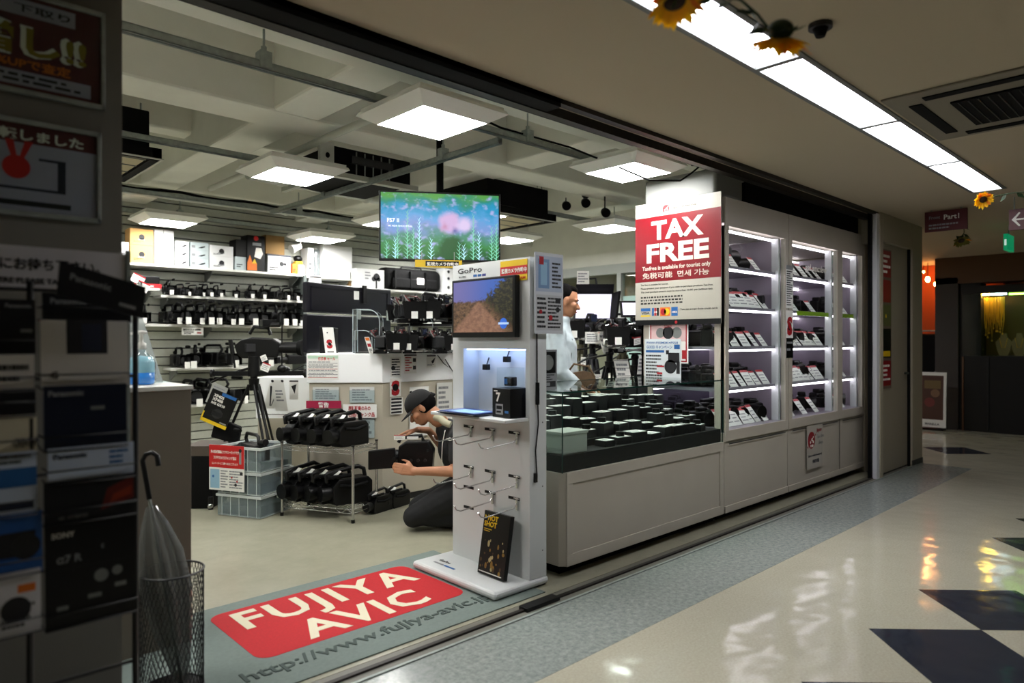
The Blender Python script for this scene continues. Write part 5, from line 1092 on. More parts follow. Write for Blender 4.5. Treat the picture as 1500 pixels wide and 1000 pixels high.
MB().cyl(p+RV*.05+Z_*.056-TN*.002, p+RV*.05+Z_*.12-TN*.002, .003, STEEL, n=6).cyl(p+RV*.3+Z_*.056-TN*.002, p+RV*.3+Z_*.12-TN*.002, .003, STEEL, n=6).build('hook', o)

# ================================================================ BINS, WIRE RACK, TRIPOD GROUP
q0 = at(319,754,z=.004); q1 = at(382,761,z=.004); q2 = at(412,751,z=.004)
E1 = (q1-q0); w1 = E1.length; E1.normalize(); E2 = Vector((-E1.y, E1.x, 0)); w2 = .36
BINP = hazy('bin_plastic', '9fb0b4', .28); BINR = mat('bin_rim', 'c9d0ce', .4)
def M_(O): return lambda a, b, z: O+E1*a+E2*b+Z_*z
for k, (z0, z1, l, st) in enumerate(((.0045,.165,'lowest',mat('bin_grey_goods','39454e',.7)),(.175,.34,'middle',mat('bin_blue_goods','28465e',.7)),(.35,.53,'topmost, open',mat('bin_pale_goods','6b726f',.7)))):
    t = thing('storage_bin', '%s clear plastic storage bin of the stack by the tripod' % l, 'storage bin', q0+Z_*z0, 'clear bins stacked by the tripod')
    g_ = M_(q0); b_ = MB(); e = .012*k
    for (a0,a1,c0,c1) in ((0,w1,0,.004),(0,w1,w2-.004,w2),(0,.004,0,w2),(w1-.004,w1,0,w2)): b_.hexa([g_(a0,c0,z0),g_(a1,c0,z0),g_(a1,c1,z0),g_(a0,c1,z0),g_(a0,c0,z1),g_(a1,c0,z1),g_(a1,c1,z1),g_(a0,c1,z1)], BINP)
    b_.hexa([g_(0,0,z0),g_(w1,0,z0),g_(w1,w2,z0),g_(0,w2,z0),g_(0,0,z0+.006),g_(w1,0,z0+.006),g_(w1,w2,z0+.006),g_(0,w2,z0+.006)], BINR); b_.build('tub', t)
    r_ = MB()
    for (a0,a1,c0,c1) in ((-.01,w1+.01,-.01,.006),(-.01,w1+.01,w2-.006,w2+.01),(-.01,.006,0,w2),(w1-.006,w1+.01,0,w2)): r_.hexa([g_(a0,c0,z1-.014),g_(a1,c0,z1-.014),g_(a1,c1,z1-.014),g_(a0,c1,z1-.014),g_(a0,c0,z1+.004),g_(a1,c0,z1+.004),g_(a1,c1,z1+.004),g_(a0,c1,z1+.004)], BINR)
    r_.build('rim', t)
    rb = MB()
    for i in range(5): a0 = w1*(i+.5)/5; rb.hexa([g_(a0,-.003,z0),g_(a0+.004,-.003,z0),g_(a0+.004,0,z0),g_(a0,0,z0),g_(a0,-.003,z1),g_(a0+.004,-.003,z1),g_(a0+.004,0,z1),g_(a0,0,z1)], BINR)
    rb.build('rib', t)
    h = .07 if k < 2 else .05
    c_ = MB(); c_.hexa([g_(.02,.02,z0+.008),g_(w1-.02,.02,z0+.008),g_(w1-.02,w2-.02,z0+.008),g_(.02,w2-.02,z0+.008),g_(.02,.02,z0+h),g_(w1-.02,.02,z0+h+.02),g_(w1-.02,w2-.02,z0+h),g_(.02,w2-.02,z0+h+.02)], st); lab(c_.build('contents', t), kind='stuff')
o = camcorder('x','single',tag=False); put(o, (M_(q0)(.2,.15,.40)), 1.6, 'black camcorder lying in the open topmost bin', sc=1.15); o['group'] = 'gear in the open bin'
sh = Sheet(M_(q0)(-.06,-.022,.20), E1, Z_, .335, .345, .003); t = sh.base(PAPER, MB()).build('poster'); lab(t, 'red and white shop map notice hanging on the clear bins', 'poster')
sh.rect(0,.5,1,1,REDB).txt('外の機材置場はフジヤエービックです',.05,.82,.075,WINK,.02,width=.27).txt('フジヤカメラジャンク館は',.12,.69,.08,WINK,.02,width=.22).txt('エレベーターにて3階へ右口にございます',.08,.57,.06,WINK,.01,width=.25).rect(.86,.6,.92,.9,GREYP,2).disc(.89,.9,.014,INK,3)
sh.rect(.03,.04,.3,.46,CYANP).lines(.33,.05,.55,.46,7,GREYP,dash=2,seed=3).lines(.58,.05,.97,.46,7,GREYP,dash=4,seed=8).disc(.65,.3,.008,RED,3).disc(.8,.22,.008,RED,3).disc(.76,.14,.012,INK,3).rect(.88,.36,.96,.43,INK,3).disc(.12,.3,.01,BLUE,3); sh.p.build('print', t)
# wire rack
r0 = at(413,755,z=.004); r1 = at(517,766,z=.004); G1 = (r1-r0); rw = G1.length; G1.normalize(); G2 = Vector((-G1.y,G1.x,0)); rd = .33
t = thing('wire_rack', 'small two tier chrome wire rack loaded with black video cameras', 'rack', r0)
gg = lambda a, b, z: r0.xy.to_3d()+G1*a+G2*b+Z_*z
for a_, b_ in ((0,0),(rw,0),(rw,rd),(0,rd)):
    MB().cyl(gg(a_,b_,.03), gg(a_,b_,.565), .011, CHROME, n=12).build('post', t); MB().cyl(gg(a_,b_,.0045), gg(a_,b_,.03), .014, BLACK, n=10).build('foot', t); MB().cyl(gg(a_,b_,.565), gg(a_,b_,.575), .013, BLACK, n=10).build('cap', t)
for z in (.10, .54):
    m_ = MB()
    for zz in (z, z-.03):
        m_.tube([gg(0,0,zz),gg(rw,0,zz),gg(rw,rd,zz),gg(0,rd,zz),gg(0,0,zz)], .003, CHROME, 5)
    for i in range(22): a_ = rw*i/21; m_.cyl(gg(a_,0,z), gg(a_,rd,z), .002, CHROME, n=4, cap=False)
    for i in range(12): a_ = rw*i/12; m_.cyl(gg(a_,0,z if i % 2 else z-.03), gg(a_+rw/12,0,z-.03 if i % 2 else z), .002, CHROME, n=4, cap=False)
    m_.build('wire_shelf', t)
def big_cam(label, group):
    t = thing('video_camera', label, 'video camera', (0,0,0), group)
    b = MB(); b.prism([(-.16,0),(.10,0),(.12,.03),(.12,.12),(.08,.17),(-.13,.17),(-.16,.14)], (0,.055,0), X_, Z_, -Y_, .11, BLACK); b.build('body', t, bevel=.006)
    MB().tube([(-.13,0,.16),(-.12,0,.215),(-.08,0,.235),(.10,0,.215),(.15,0,.20),(.14,0,.15)], .015, BLACK, 8).build('handle', t)
    MB().cyl((.12,0,.08),(.19,0,.08),.045,BLACK,.05,n=18).build('lens', t); MB().cyl((-.02,.05,.19),(.16,.05,.19),.013,BLACKM,n=10).build('microphone', t)
    MB().box(-.10,.04,-.062,-.055,.05,.15,GREYD).build('side_door', t, bevel=.003); MB().cyl((.07,-.055,.05),(.07,-.062,.05),.014,CHROME,n=12).cyl((.07,-.055,.1),(.07,-.062,.1),.010,CHROME,n=12).build('knob', t)
    MB().tube([(-.12,.06,.13),(0,.085,.12),(.08,.06,.13)], .012, BLACKM, 6).build('hand_strap', t)
    MB().box(.03,.12,-.055,.0,.165,.20,BLACK).build('viewfinder', t, bevel=.004)
    g = MB(); tag_sheet(g, (.12,.05,.175), -Y_, Vector((-.6,0,.5)), .10, .075); g.build('price_tag', t); return t
vc = big_cam('x', 'video cameras on the wire rack'); vu = False
angf = math.atan2(-G2.y, -G2.x)
for k in range(4):
    o = vc if not vu else dup(vc); vu = True
    put(o, gg(.075+k*.135,.16,.545), angf-.35+.05*k, 'black video camera on the top tier of the wire rack, %s from left' % ORD[k], sc=1.08)
for k in range(4):
    o = dup(vc); put(o, gg(.08+k*.13,.17,.105), angf-.25-.1*k, 'black video camera on the bottom tier of the wire rack, %s from left' % ORD[k], sc=1.15)
for k in range(2):
    o = dup(vc); put(o, gg(rw+.0+.05*k, .36+.20*k, .0045), angf-.2, 'black video camera on the floor right of the wire rack, %s one' % ('nearer','farther')[k], sc=.75)
# tripod with large camera behind the bins
def tripod(label, group, c, h, spread=.42, m=BLACK, rot=0, head=True):
    c = Vector(c); t = thing('tripod', label, 'tripod', c, group); top = c+Z_*h
    MB().cyl(top-Z_*.10, top, .035, m, .045, n=14).build('shoulder', t)
    for k in range(3):
        a_ = rot+k*2*PI/3; d_ = Vector((math.cos(a_), math.sin(a_), 0)); s_ = d_.cross(Z_)*.02; e = c+d_*spread+Z_*.012; tp = top-Z_*.05+d_*.04
        l = MB(); mid = tp.lerp(e, .55); l.cyl(tp+s_, mid+s_, .011, m, n=8).cyl(tp-s_, mid-s_, .011, m, n=8).cyl(mid, e, .010, m, n=8); l.ell(mid, (.028,.028,.02), BLACK, None, 10, 6); l.build('leg', t); MB().cyl(e-Z_*.007, e+Z_*.01, .018, BLACK, .014, n=10).build('rubber_foot', t)
    sp = MB(); hub = c+Z_*h*.38; sp.cyl(hub, hub+Z_*.04, .02, BLACK, n=8)
    for k in range(3):
        a_ = rot+k*2*PI/3; d_ = Vector((math.cos(a_), math.sin(a_), 0)); sp.cyl(hub+Z_*.02, c+d_*spread*.60+Z_*h*.42, .008, m, n=6)
    sp.build('spreader', t)
    if head:
        MB().cyl(top, top+Z_*.05, .03, BLACK, n=12).ell(top+Z_*.07, (.04,.035,.035), BLACK).box(top.x-.05,top.x+.05,top.y-.03,top.y+.03,top.z+.095,top.z+.11,BLACK).build('head', t)
        MB().tube([top+Z_*.06, top+Z_*.03-RT*.2-FW*.06, top-RT*.38-FW*.12-Z_*.06], .009, BLACK, 8).build('pan_handle', t)
    return t
tc_ = at(372, 731, d=5.8); tc_.z = .004
tripod('black tripod carrying the slider bar behind the clear bins', 'tripods', tc_, 1.02, .42, BLACK, .55, False)
t = thing('camera_slider', 'long black camera slider bar on the tripod', 'slider', tc_+Z_*1.03)
s0 = at(313, 549, d=5.75); s1 = at(446, 553, d=5.85); s0.z = s1.z = tc_.z+1.045
MB().prism([(-.02,0),(.02,0),(.02,.04),(-.02,.04)], s0, FW, Z_, (s1-s0).normalized(), (s1-s0).length, BLACK).build('rail', t)
MB().cyl(s0+Z_*.02, s0-RT*.02+Z_*.02, .035, BLACK, n=12).build('end_cap', t); e = MB(); e.cyl(s1+Z_*.02,s1+RT*.02+Z_*.02,.04,BLACK,n=12).ell(s1-RT*.17+Z_*.05,(.05,.04,.03),BLACK); e.tube([s1-RT*.1+Z_*.04,s1+Z_*.09,s1+RT*.05+Z_*.06,s1-RT*.05+Z_*.05],.005,BLACK,6); e.build('motor', t)
MB().cyl(tc_+Z_*1.02, tc_+Z_*1.05, .03, BLACK, n=10).build('plate', t)
b_ = at(413, 545, d=5.82); lab(MB().cyl(b_, b_+Z_*.58, .006, BLACK, n=8).ell(b_+Z_*.03,(.04,.04,.035),BLACK,None,10,8).build('pole'), 'thin black upright pole on the slider bar', 'pole')
t = thing('video_camera', 'large black shoulder camera on the tripod by the back shelves', 'video camera', tc_+Z_*1.09)
cb = tc_+Z_*1.09; lf = -RT; 
MB().prism([(-.20,.01),(.10,.0),(.15,.04),(.17,.11),(.11,.16),(.02,.18),(-.16,.17),(-.22,.13)], cb+Z_*.1, lf, Z_, FW, .12, BLACK).build('body', t, bevel=.012)
MB().cyl(cb+Z_*.19-lf*.20+FW*.05, cb+Z_*.19-lf*.36+FW*.05, .048, BLACK, .052, n=18).cyl(cb+Z_*.19-lf*.36+FW*.05, cb+Z_*.19-lf*.40+FW*.05, .062, BLACKM, .07, n=18).build('lens', t); MB().box(-.05,.05,-.02,.02,-.035,.035,GREYD,Matrix.Translation(cb+Z_*.19-FW*.005+lf*.02)).build('side_panel', t, bevel=.004)
MB().tube([cb+Z_*.30-lf*.12+FW*.06, cb+Z_*.36-lf*.10+FW*.06, cb+Z_*.37+lf*.02+FW*.06, cb+Z_*.31+lf*.06+FW*.06], .016, BLACK, 8).build('handle', t)
MB().box(-.06,.06,-.03,.03,-.03,.03,BLACK,Matrix.Translation(cb+Z_*.40-lf*.12)).cyl(cb+Z_*.385-lf*.05, cb+Z_*.385-lf*.22, .02, BLACK, n=12).build('viewfinder', t, bevel=.004)
MB().cyl(cb-Z_*.05, cb+Z_*.12, .05, BLACK, .045, n=12).build('fluid_head', t); MB().tube([cb+Z_*.03, cb+lf*.18-Z_*.02, cb+lf*.36-Z_*.10], .010, BLACK, 8).build('pan_handle', t)
MB().tube([cb+lf*.16+Z_*.02, cb+lf*.18+Z_*.14], .010, BLACK, 8).cyl(cb+lf*.18+Z_*.14, cb+lf*.20+Z_*.26, .018, BLACK, n=10).build('grip', t)
for i, (u, v, s_) in enumerate(((384,524,.05),(381,535,.07))): lab(tag_sheet(MB(), at(u, v+6, d=5.7), (RT+Z_*.4*(i*2-1)*-1).normalized(), (Z_+RT*.4*(i*2-1)).normalized(), s_, s_, red=i == 1).build('hanging_card'), ('small upper','tilted lower')[i]+' white tag hanging from the tripod camera', 'card')
# brochure bag hanging on the tripod
o_ = at(293, 614, d=5.45); Rr = (RT-Z_*.42).normalized(); Uu = (Z_+RT*.42).normalized()
sh = Sheet(o_, Rr, Uu, .22, .27, .006); t = sh.base(BLACK, MB()).build('catalogue'); lab(t, 'black catalogue with white heading and yellow lower edge hanging on the tripod', 'catalogue')
sh.rect(0,0,1,.10,YEL).rect(0,0,.05,.3,YEL).rect(.4,.9,.95,.99,BLUE).txt('XF405',.14,.80,.12,WINK,.03).txt('XF400',.14,.69,.12,WINK,.03).txt('IVIS GX10',.14,.58,.10,WINK,.03).disc(.5,.35,.04,GREYD).rect(.3,.28,.7,.42,GREYD).rect(.7,.12,.95,.16,GREYP); sh.p.build('print', t)
sh = Sheet(at(301,588,d=5.55), Rr, Uu, .13, .17, .003); t = sh.base(mat('grey_paper','a5a6a0',.6), MB()).build('paper_sheet'); lab(t, 'grey paper sheet behind the hanging catalogue', 'paper'); sh.lines(.1,.1,.9,.9,7,GREYP,dash=4); sh.p.build('print', t)
lab(MB().prism([(0,0),(.22,-.06),(.24,.08),(.04,.16)], at(308,640,d=5.5), RT, Z_, FW, .05, BLACKM).build('pouch', bevel=.01), 'black pouch hanging under the catalogue', 'pouch')
# desk behind with paper signs
dk0 = at(378, 700, d=6.4); dk0.z = 0
t = thing('desk', 'beige desk front behind the tripod legs', 'desk', dk0)
MB().prism([(0,.0045),(.62,.0045),(.62,.62),(0,.62)], dk0, RT, Z_, FW, .4, LOWP).build('desk_body', t); MB().prism([(-.02,.62),(.62,.62),(.62,1.0),(-.02,1.0)], dk0, RT, Z_, FW, .4, BAND).build('desk_band', t)
MB().prism([(0,.655),(.62,.655),(.62,.66),(0,.66)], dk0-FW*.003, RT, Z_, FW, .004, GREYD).build('groove', t)
for i, (u0,v0,u1,v1,ln,l,fn) in enumerate(((386,560,402,598,.25,'white paper with a black V stroke behind the tripod',lambda s: s.poly([(.1,.9),(.3,.9),(.6,.1),(.5,.1)],INK).poly([(.6,.1),(.9,.9),(1,.85),(.68,.1)],GREY)),
  (404,556,422,602,-.15,'grey folded leaflet with black clips behind the tripod',lambda s: s.disc(.1,.97,.012,INK,3).disc(.9,.97,.012,INK,3).lines(.2,.3,.8,.7,4,GREYP,dash=2)),
  (424,557,437,585,0,'white sheet with small black camera picture on the desk band',lambda s: s.rect(0,.93,1,1,INK).poly([(.2,.7),(.8,.8),(.6,.3),(.4,.5)],INK)))):
    sh = px_sheet(u0,v0,u1,v1,6.2-.05*i,None,lean=ln); o = sh.base(PAPER, MB()).build('paper_sheet'); lab(o, l, 'paper', None); fn(sh); sh.p.build('print', o)
# dark gear under the left shelves
t = thing('equipment_case', 'black equipment case standing behind the beige counter at the left', 'case', at(292,745,z=.004))
c = at(292,745,z=.004); MB().prism([(-.12,0),(.10,0),(.10,.42),(-.12,.42)], c, RT, Z_, FW, .3, BLACKM).build('case_body', t, bevel=.01); MB().prism([(-.13,.42),(.16,.42),(.16,.50),(-.13,.50)], c, RT, Z_, FW, .34, mat('brown_shelf','4a4037',.6)).build('top', t); MB().cyl(c+RT*.1-FW*.02+Z_*.0, c+RT*.1-FW*.02+Z_*.10, .02, BLACK, n=10).ell(c+RT*.1-FW*.03+Z_*.03,(.022,.022,.022),CHROME).build('knob', t)

# ================================================================ RIGHT PART OF THE SHOP: TRIPODS BEHIND THE GLASS COUNTER
WOOD = mat('olive_leg', '4e4a35', .6); GRL = mat('grey_leg', '33343a', .4, .3)
tl = [(868,6.3,1.22,GRL,'by the white card'),(893,6.0,1.16,BLACK,'with a large video head in the middle'),(912,6.9,1.25,WOOD,'olive legged, behind the others'),(930,6.2,1.12,BLACK,'nearest the tax free poster'),(852,7.2,1.3,WOOD,'right behind the standing man'),(945,7.2,1.2,BLACK,'by the side wall')]
rg2 = rg
for k, (u, d, h, m_, l) in enumerate(tl):
    c = at(u, 500, d=d); c.z = .004; tripod('dark tripod '+l, 'tripods behind the glass counter', c, h, .30, m_, k*.7)
    o = dup(rg); o['category'] = 'video camera'; put(o, (c.x, c.y, c.z+h+.11), ANG+PI*(.5+.25*k)+.9, 'black camera mounted on the tripod '+l, 'cameras on tripods behind the glass counter', sc=1.25)
def field_monitor(u0, v0, u1, v1, d, label, tilt):
    p = at(u0, v1, d=d); w_ = (u1-u0)/F*d; h_ = (v1-v0)/F*d; U = (Z_+RT*tilt+FW*.15).normalized(); t = thing('monitor', label, 'monitor', p)
    sh = Sheet(p, RT, U, w_, h_, .004); MB().prism([(-.02,-.02),(w_+.02,-.02),(w_+.02,h_+.02),(-.02,h_+.02)], p, sh.R, sh.U, -sh.N, .03, BLACK).build('bezel', t, bevel=.004)
    sh.base(mat('white_screen', 'e8e4ff', .3, emit=.75)).build('screen', t); return t, sh
t, sh = field_monitor(843, 430, 893, 466, 6.3, 'bright white monitor with black hood behind the standing man', .10)
for a0,a1,b0,b1 in ((-.02,sh.w+.02,sh.h+.01,sh.h+.015),): pass
MB().add([sh.P(-.05,1.05), sh.P(1.05,1.05), sh.P(1.0,1.35)-FW*.12, sh.P(-.1,1.35)-FW*.12]+[q_+Z_*.006 for q_ in (sh.P(-.05,1.05), sh.P(1.05,1.05), sh.P(1.0,1.35)-FW*.12, sh.P(-.1,1.35)-FW*.12)], [(0,1,2,3),(7,6,5,4),(0,4,5,1),(1,5,6,2),(2,6,7,3),(3,7,4,0)], BLACKM).build('hood', t)
MB().add([sh.P(1.02,0), sh.P(1.12,0)-FW*.10, sh.P(1.15,1.1)-FW*.12, sh.P(1.05,1.05)]+[q_+RT*.02 for q_ in (sh.P(1.02,0), sh.P(1.12,0)-FW*.10, sh.P(1.15,1.1)-FW*.12, sh.P(1.05,1.05))], [(0,1,2,3),(7,6,5,4),(0,4,5,1),(1,5,6,2),(2,6,7,3),(3,7,4,0)], BLACKM).build('hood', t)
MB().cyl(sh.P(.5,-.05)-sh.N*.02, sh.P(.5,-.5)-sh.N*.02, .015, BLACK, n=8).build('arm', t)
t, sh = field_monitor(913, 443, 938, 461, 6.2, 'small bright monitor left of the tax free poster', -.08); MB().cyl(sh.P(.5,-.05)-sh.N*.02, sh.P(.5,-.6)-sh.N*.02, .012, BLACK, n=8).build('arm', t)
sh = px_sheet(845,397,863,416,6.8,None); o = sh.base(PAPER, MB()).build('hanging_card'); lab(o, 'white printed card above the standing man', 'card'); sh.lines(.1,.1,.9,.9,4,GREYP,dash=4); sh.p.build('print', o)
t = thing('camera_rig', 'tall jumble of black video gear right behind the standing man', 'camera rig', at(858,500,d=6.9)); t['category'] = 'camera rig'; c = at(858,470,d=6.9)
MB().box(-.09,.09,-.07,.07,0,.2,BLACK,Matrix.Translation(c) @ Matrix.Rotation(.5,4,'Z')).build('body', t, bevel=.01); MB().box(-.07,.07,-.06,.06,.2,.34,mat('purple_grey_gear','3a3550',.4),Matrix.Translation(c) @ Matrix.Rotation(.8,4,'Z')).build('receiver', t, bevel=.01); MB().cyl(c, (c.x,c.y,.7), .02, BLACK, n=8).build('stand', t); MB().cyl(c+Z_*.1-FW*.08, c+Z_*.1-FW*.2, .05, BLACK, n=14).build('lens', t); MB().tube([c+Z_*.34, c+Z_*.42, c+Z_*.43+RT*.1, c+Z_*.3+RT*.12], .012, BLACK, 6).build('handle', t)
MB().cyl((c.x,c.y,.0045),(c.x,c.y,.02),.2,BLACK,n=16).cyl((c.x,c.y,.02),(c.x,c.y,.7),.015,BLACK,n=8).build('base', t)
cards = [(857,486,880,503,6.1,0,'white card with a blue black logo left of the video head'),(884,484,900,518,6.0,-.3,'long grey leaflet hanging on the middle tripod'),(905,526,926,562,5.8,-.18,'white strip of three price slips hanging near the poster'),(911,486,922,500,6.0,0,'white card with red edge hanging on a tripod'),(884,509,891,515,5.9,0,'tiny white tag on the middle tripod'),(933,520,940,548,6.0,.12,'narrow white card left of the campaign sheet'),(870,548,880,560,5.9,.1,'small white card low on the tripods'),(887,558,898,572,5.8,.3,'white card low behind the glass top'),(904,570,917,585,5.8,0,'lowest white card seen through the glass case'),(851,523,858,536,6.0,0,'small white tag at the man\'s elbow')]
for i, (u0,v0,u1,v1,d,ln,l) in enumerate(cards):
    sh = px_sheet(u0,v0,u1,v1,d,None,lean=ln); o = sh.base(PAPER, MB()).build('hanging_card'); lab(o, l, 'card', 'cards hanging on the tripods')
    if i == 2: 
        for k in range(4): sh.rect(0,.32*k,1,.32*k+.02,INK)
    if i == 3: sh.rect(0,0,.1,1,REDB).rect(.9,0,1,1,REDB)
    sh.lines(.12,.12,.88,.88,4,GREYP,seed=i,dash=3); sh.p.build('print', o)
    MB().cyl(sh.P(.5,1), sh.P(.5,1)+Z_*.05, .0015, BLACK, n=4).build('string', o)
# low shelf unit behind the glass counter, behind the man
t = thing('storage_cabinet', 'grey storage cabinet low behind the tripods', 'cabinet', (6.5, 6.6, 0)); MB().box(5.2, 7.3, 6.9, 7.3, .004, .9, mat('storage_grey','6c6d68',.6)).build('cabinet_body', t)
for k in range(3): MB().box(5.25+.7*k, 5.9+.7*k, 6.885, 6.9, .06, .86, mat('storage_grey','6c6d68',.6)).build('door', t, bevel=.004)
rn = random.Random(8)
for k in range(7): 
    x = 5.35+.27*k; w_ = rn.uniform(.14,.22); h_ = rn.uniform(.18,.45); m_ = rn.choice((BLACK, GREYD, CARD, WB, BLACK))
    o = MB().box(x, x+w_, 6.95, 7.2, .9005, .9+h_, m_).build('carton', bevel=.006); lab(o, 'box %s from left on the grey storage cabinet behind the tripods' % ORD[k], 'box', 'boxes on the storage cabinet'); MB().box(x+.02,x+w_-.04,6.948,6.95,.93,.9+h_*.5,PAPER if k % 2 else GREYP).build('label_sheet', o)
# ================================================================ FAR SHOPS AT THE END OF THE CORRIDOR
FX = 12.0
fy = lambda u: at(u, 500, x=FX).y
PIL = mat('far_pillar', '3f3b38', .7); DARK = mat('far_dark', '15120f', .6); BRN = mat('far_brown', '5c3f22', .6)
y0, y1 = fy(1405), fy(1371)
struct(MB().box(FX-.05, FX+.4, y0, y1, 0, 2.3, PIL).box(FX, FX+.3, y0-.28, y0, 0, 2.3, DARK), 'trim_5', bevel=.005)
struct(MB().box(FX-.05, FX+.3, -3.5, y1, 2.2, 2.6, BRN), 'wall_far')
# orange room behind
OR = mat('orange_room_wall', 'b8501e', .8)
struct(MB().box(13.0, 13.08, 2.5, 6.0, 0, 2.6, OR).box(12.3, 13.0, 5.9, 6.0, 0, 2.6, OR), 'wall_orange')
def bulb(c, r, label, e=25):
    t = thing('pendant_lamp', label, 'lamp', c, 'warm bulbs in the orange shop'); MB().ell(c, (r,r,r*1.3), mat('warm_bulb', (1,.42,.12), .5, emit=90), None, 12, 8).build('bulb', t); MB().cyl(Vector(c)+Z_*r, (c[0], c[1], 2.6), .005, BLACK, n=5).build('cord', t)
bulb(at(1359,409,x=12.5), .035, 'left warm bulb in the orange lit shop', 30); bulb(at(1371,416,x=12.6), .03, 'right warm bulb in the orange lit shop', 30); bulb(at(1353,398,x=12.8), .015, 'tiny warm bulb above the other two', 25)
c = at(1360, 560, x=12.5); t = thing('shop_rail', 'dark clothes rail with black garments in the orange shop', 'clothes rail', (c.x, c.y, 0))
MB().box(12.45, 12.6, fy(1372), fy(1346)+.2, .75, 1.45, BLACKM).build('garment', t, bevel=.03); MB().cyl((12.5,fy(1372),1.5),(12.5,fy(1346)+.3,1.5),.012,STEEL,n=8).cyl((12.5,fy(1346)+.3,0),(12.5,fy(1346)+.3,1.5),.012,STEEL,n=8).build('rail', t)
MB().prism([(0,0),(.10,0),(.14,.35),(.1,.35)], (12.4,fy(1357),.8), -Y_, Z_, -X_, .02, PAPER).build('white_sleeve', t)
c = at(1348, 632, x=11.6); sh = Sheet((11.6, at(1346,600,x=11.6).y, .05), -Y_, Vector((.05,0,1)), .36, .82, .02)
t = thing('poster_board', 'white framed poster board with brown picture at the far corner', 'poster board', (11.6, c.y, .001)); sh.base(PAPER).build('board', t)
sh.rect(.1,.14,.9,.94,mat('sepia_print','4a2c20',.6)).disc(.4,.45,.07,mat('rose_print','6e2c28',.6),2).disc(.6,.62,.06,mat('tan_print','7a5a40',.6),2).rect(.2,.7,.8,.85,mat('ochre_print','6e5a34',.6),2).txt('MARELLA',.5,.04,.055,INK,.02,align='CENTER'); sh.p.build('print', t)
MB().box(11.62, 11.75, c.y-.3, c.y+.02, .001, .03, BLACK).build('foot', t)
# hanging signs
def hang_sign(u0, v0, u1, v1, x, label, fn, m=DKR):
    p = at(u0, v1, x=x); q = at(u1, v1, x=x); z1 = at(u0, v0, x=x).z; sh = Sheet(p, -Y_, Z_, abs(p.y-q.y), z1-p.z, .03); t = thing('hanging_sign', label, 'sign', p, 'dark red signs under the corridor ceiling'); sh.base(m).build('sign_plate', t); fn(sh); sh.p.build('print', t)
    for a_ in (.15,.85): MB().cyl(sh.P(a_,1)-sh.N*.015, Vector((sh.P(a_,1).x+.015, sh.P(a_,1).y, 2.6)), .006, STEEL, n=6).build('hanger_rod', t)
hang_sign(1356,312,1418,341,7.5,'dark red hanging sign with white lettering right of the service door',lambda s: s.txt('Front',.1,.62,.22,GREYP,.02).txt('Part1',.45,.55,.34,WINK,.02).lines(.1,.08,.85,.4,2,GREYP,dash=9))
hang_sign(1479,308,1530,338,7.3,'dark red hanging sign with a white left arrow',lambda s: s.poly([(.08,.5),(.3,.85),(.34,.8),(.2,.54),(.6,.54),(.6,.46),(.2,.46),(.34,.2),(.3,.15)],WINK))
p = at(1473,366,x=8.9); t = thing('exit_sign', 'green lit exit sign hanging at the far end', 'sign', p); z1 = at(1473,342,x=8.9).z
MB().box(8.9, 9.2, p.y-.02, p.y+.02, p.z, z1, mat('exit_green','0b8a5a',.5,emit=.7)).build('sign_box', t, bevel=.004); MB().box(8.897,8.9,p.y-.008,p.y+.010,p.z+.05,z1-.06,mat('exit_white','cfe8dc',.5,emit=.7)).build('pictogram', t); MB().cyl((9.05,p.y,z1),(9.05,p.y,2.6),.006,STEEL,n=6).build('hanger_rod', t)
# jewellery showcase
sy1, sy0 = fy(1411), fy(1500)-.6
t = thing('showcase', 'dark showcase with yellow lit necklaces at the far right', 'showcase', (12.2, (sy0+sy1)/2, 0))
MB().box(11.95, 12.6, sy0, sy1, .0, 1.12, mat('showcase_dark','101216',.35)).build('counter_body', t); zt = at(1440,430,x=12).z
MB().box(11.95, 12.6, sy0, sy1, zt, 2.15, DARK).build('canopy', t); MB().box(12.55, 12.6, sy0, sy1, 1.12, zt, mat('showcase_back','5a4416',.6)).build('back_panel', t); MB().box(11.95,11.96,sy0,sy1,1.12,zt,GLASS).build('glass', t)
ym = fy(1447); yg = fy(1472)
MB().box(12.08,12.11,ym,sy1-.05,zt-.02,zt,mat('amber_tube',(1,.6,.08),.5,emit=130)).build('light_tube', t); MB().box(12.08,12.11,yg,ym-.02,zt-.02,zt,mat('pale_tube',(.7,.9,.95),.5,emit=20)).build('light_tube', t); MB().box(12.0,12.03,sy0+.1,yg-.05,zt-.03,zt-.01,mat('green_tube',(.45,1,.1),.5,emit=11)).build('light_tube', t)
MB().box(11.93,11.95,fy(1448)-.015,fy(1448),.0,1.1,GREYD).box(11.93,11.95,sy1-.02,sy1,.0,1.1,mat('bronze_edge','6b4a32',.4)).build('edge_strip', t)
GOLD = mat('gold_chain', 'e0ae38', .4, .2); rn = random.Random(12)
for k in range(26):
    y = sy1-.06-(sy1-yg-.1)*k/26; L_ = rn.uniform(.35,.65); x = 12.2+rn.uniform(-.06,.06); m_ = MB(); w_ = rn.uniform(.012,.03)
    m_.tube([(x,y-w_,zt-.05),(x,y-w_*.8,zt-.05-L_*.6),(x,y,zt-.05-L_),(x,y+w_*.8,zt-.05-L_*.6),(x,y+w_,zt-.05)], .007, GOLD, 4); o = lab(m_.build('necklace'), 'gold necklace %s from left in the far showcase' % (ORD[k] if k < 15 else ORD[k-15]+' after the fifteenth'), 'necklace', 'hanging necklaces in the far showcase'); MB().ell((x,y,zt-.05-L_),(.008,.012,.016),GOLD,None,8,6).build('pendant', o)
BUST = mat('cream_bust','8a7a52',.6)
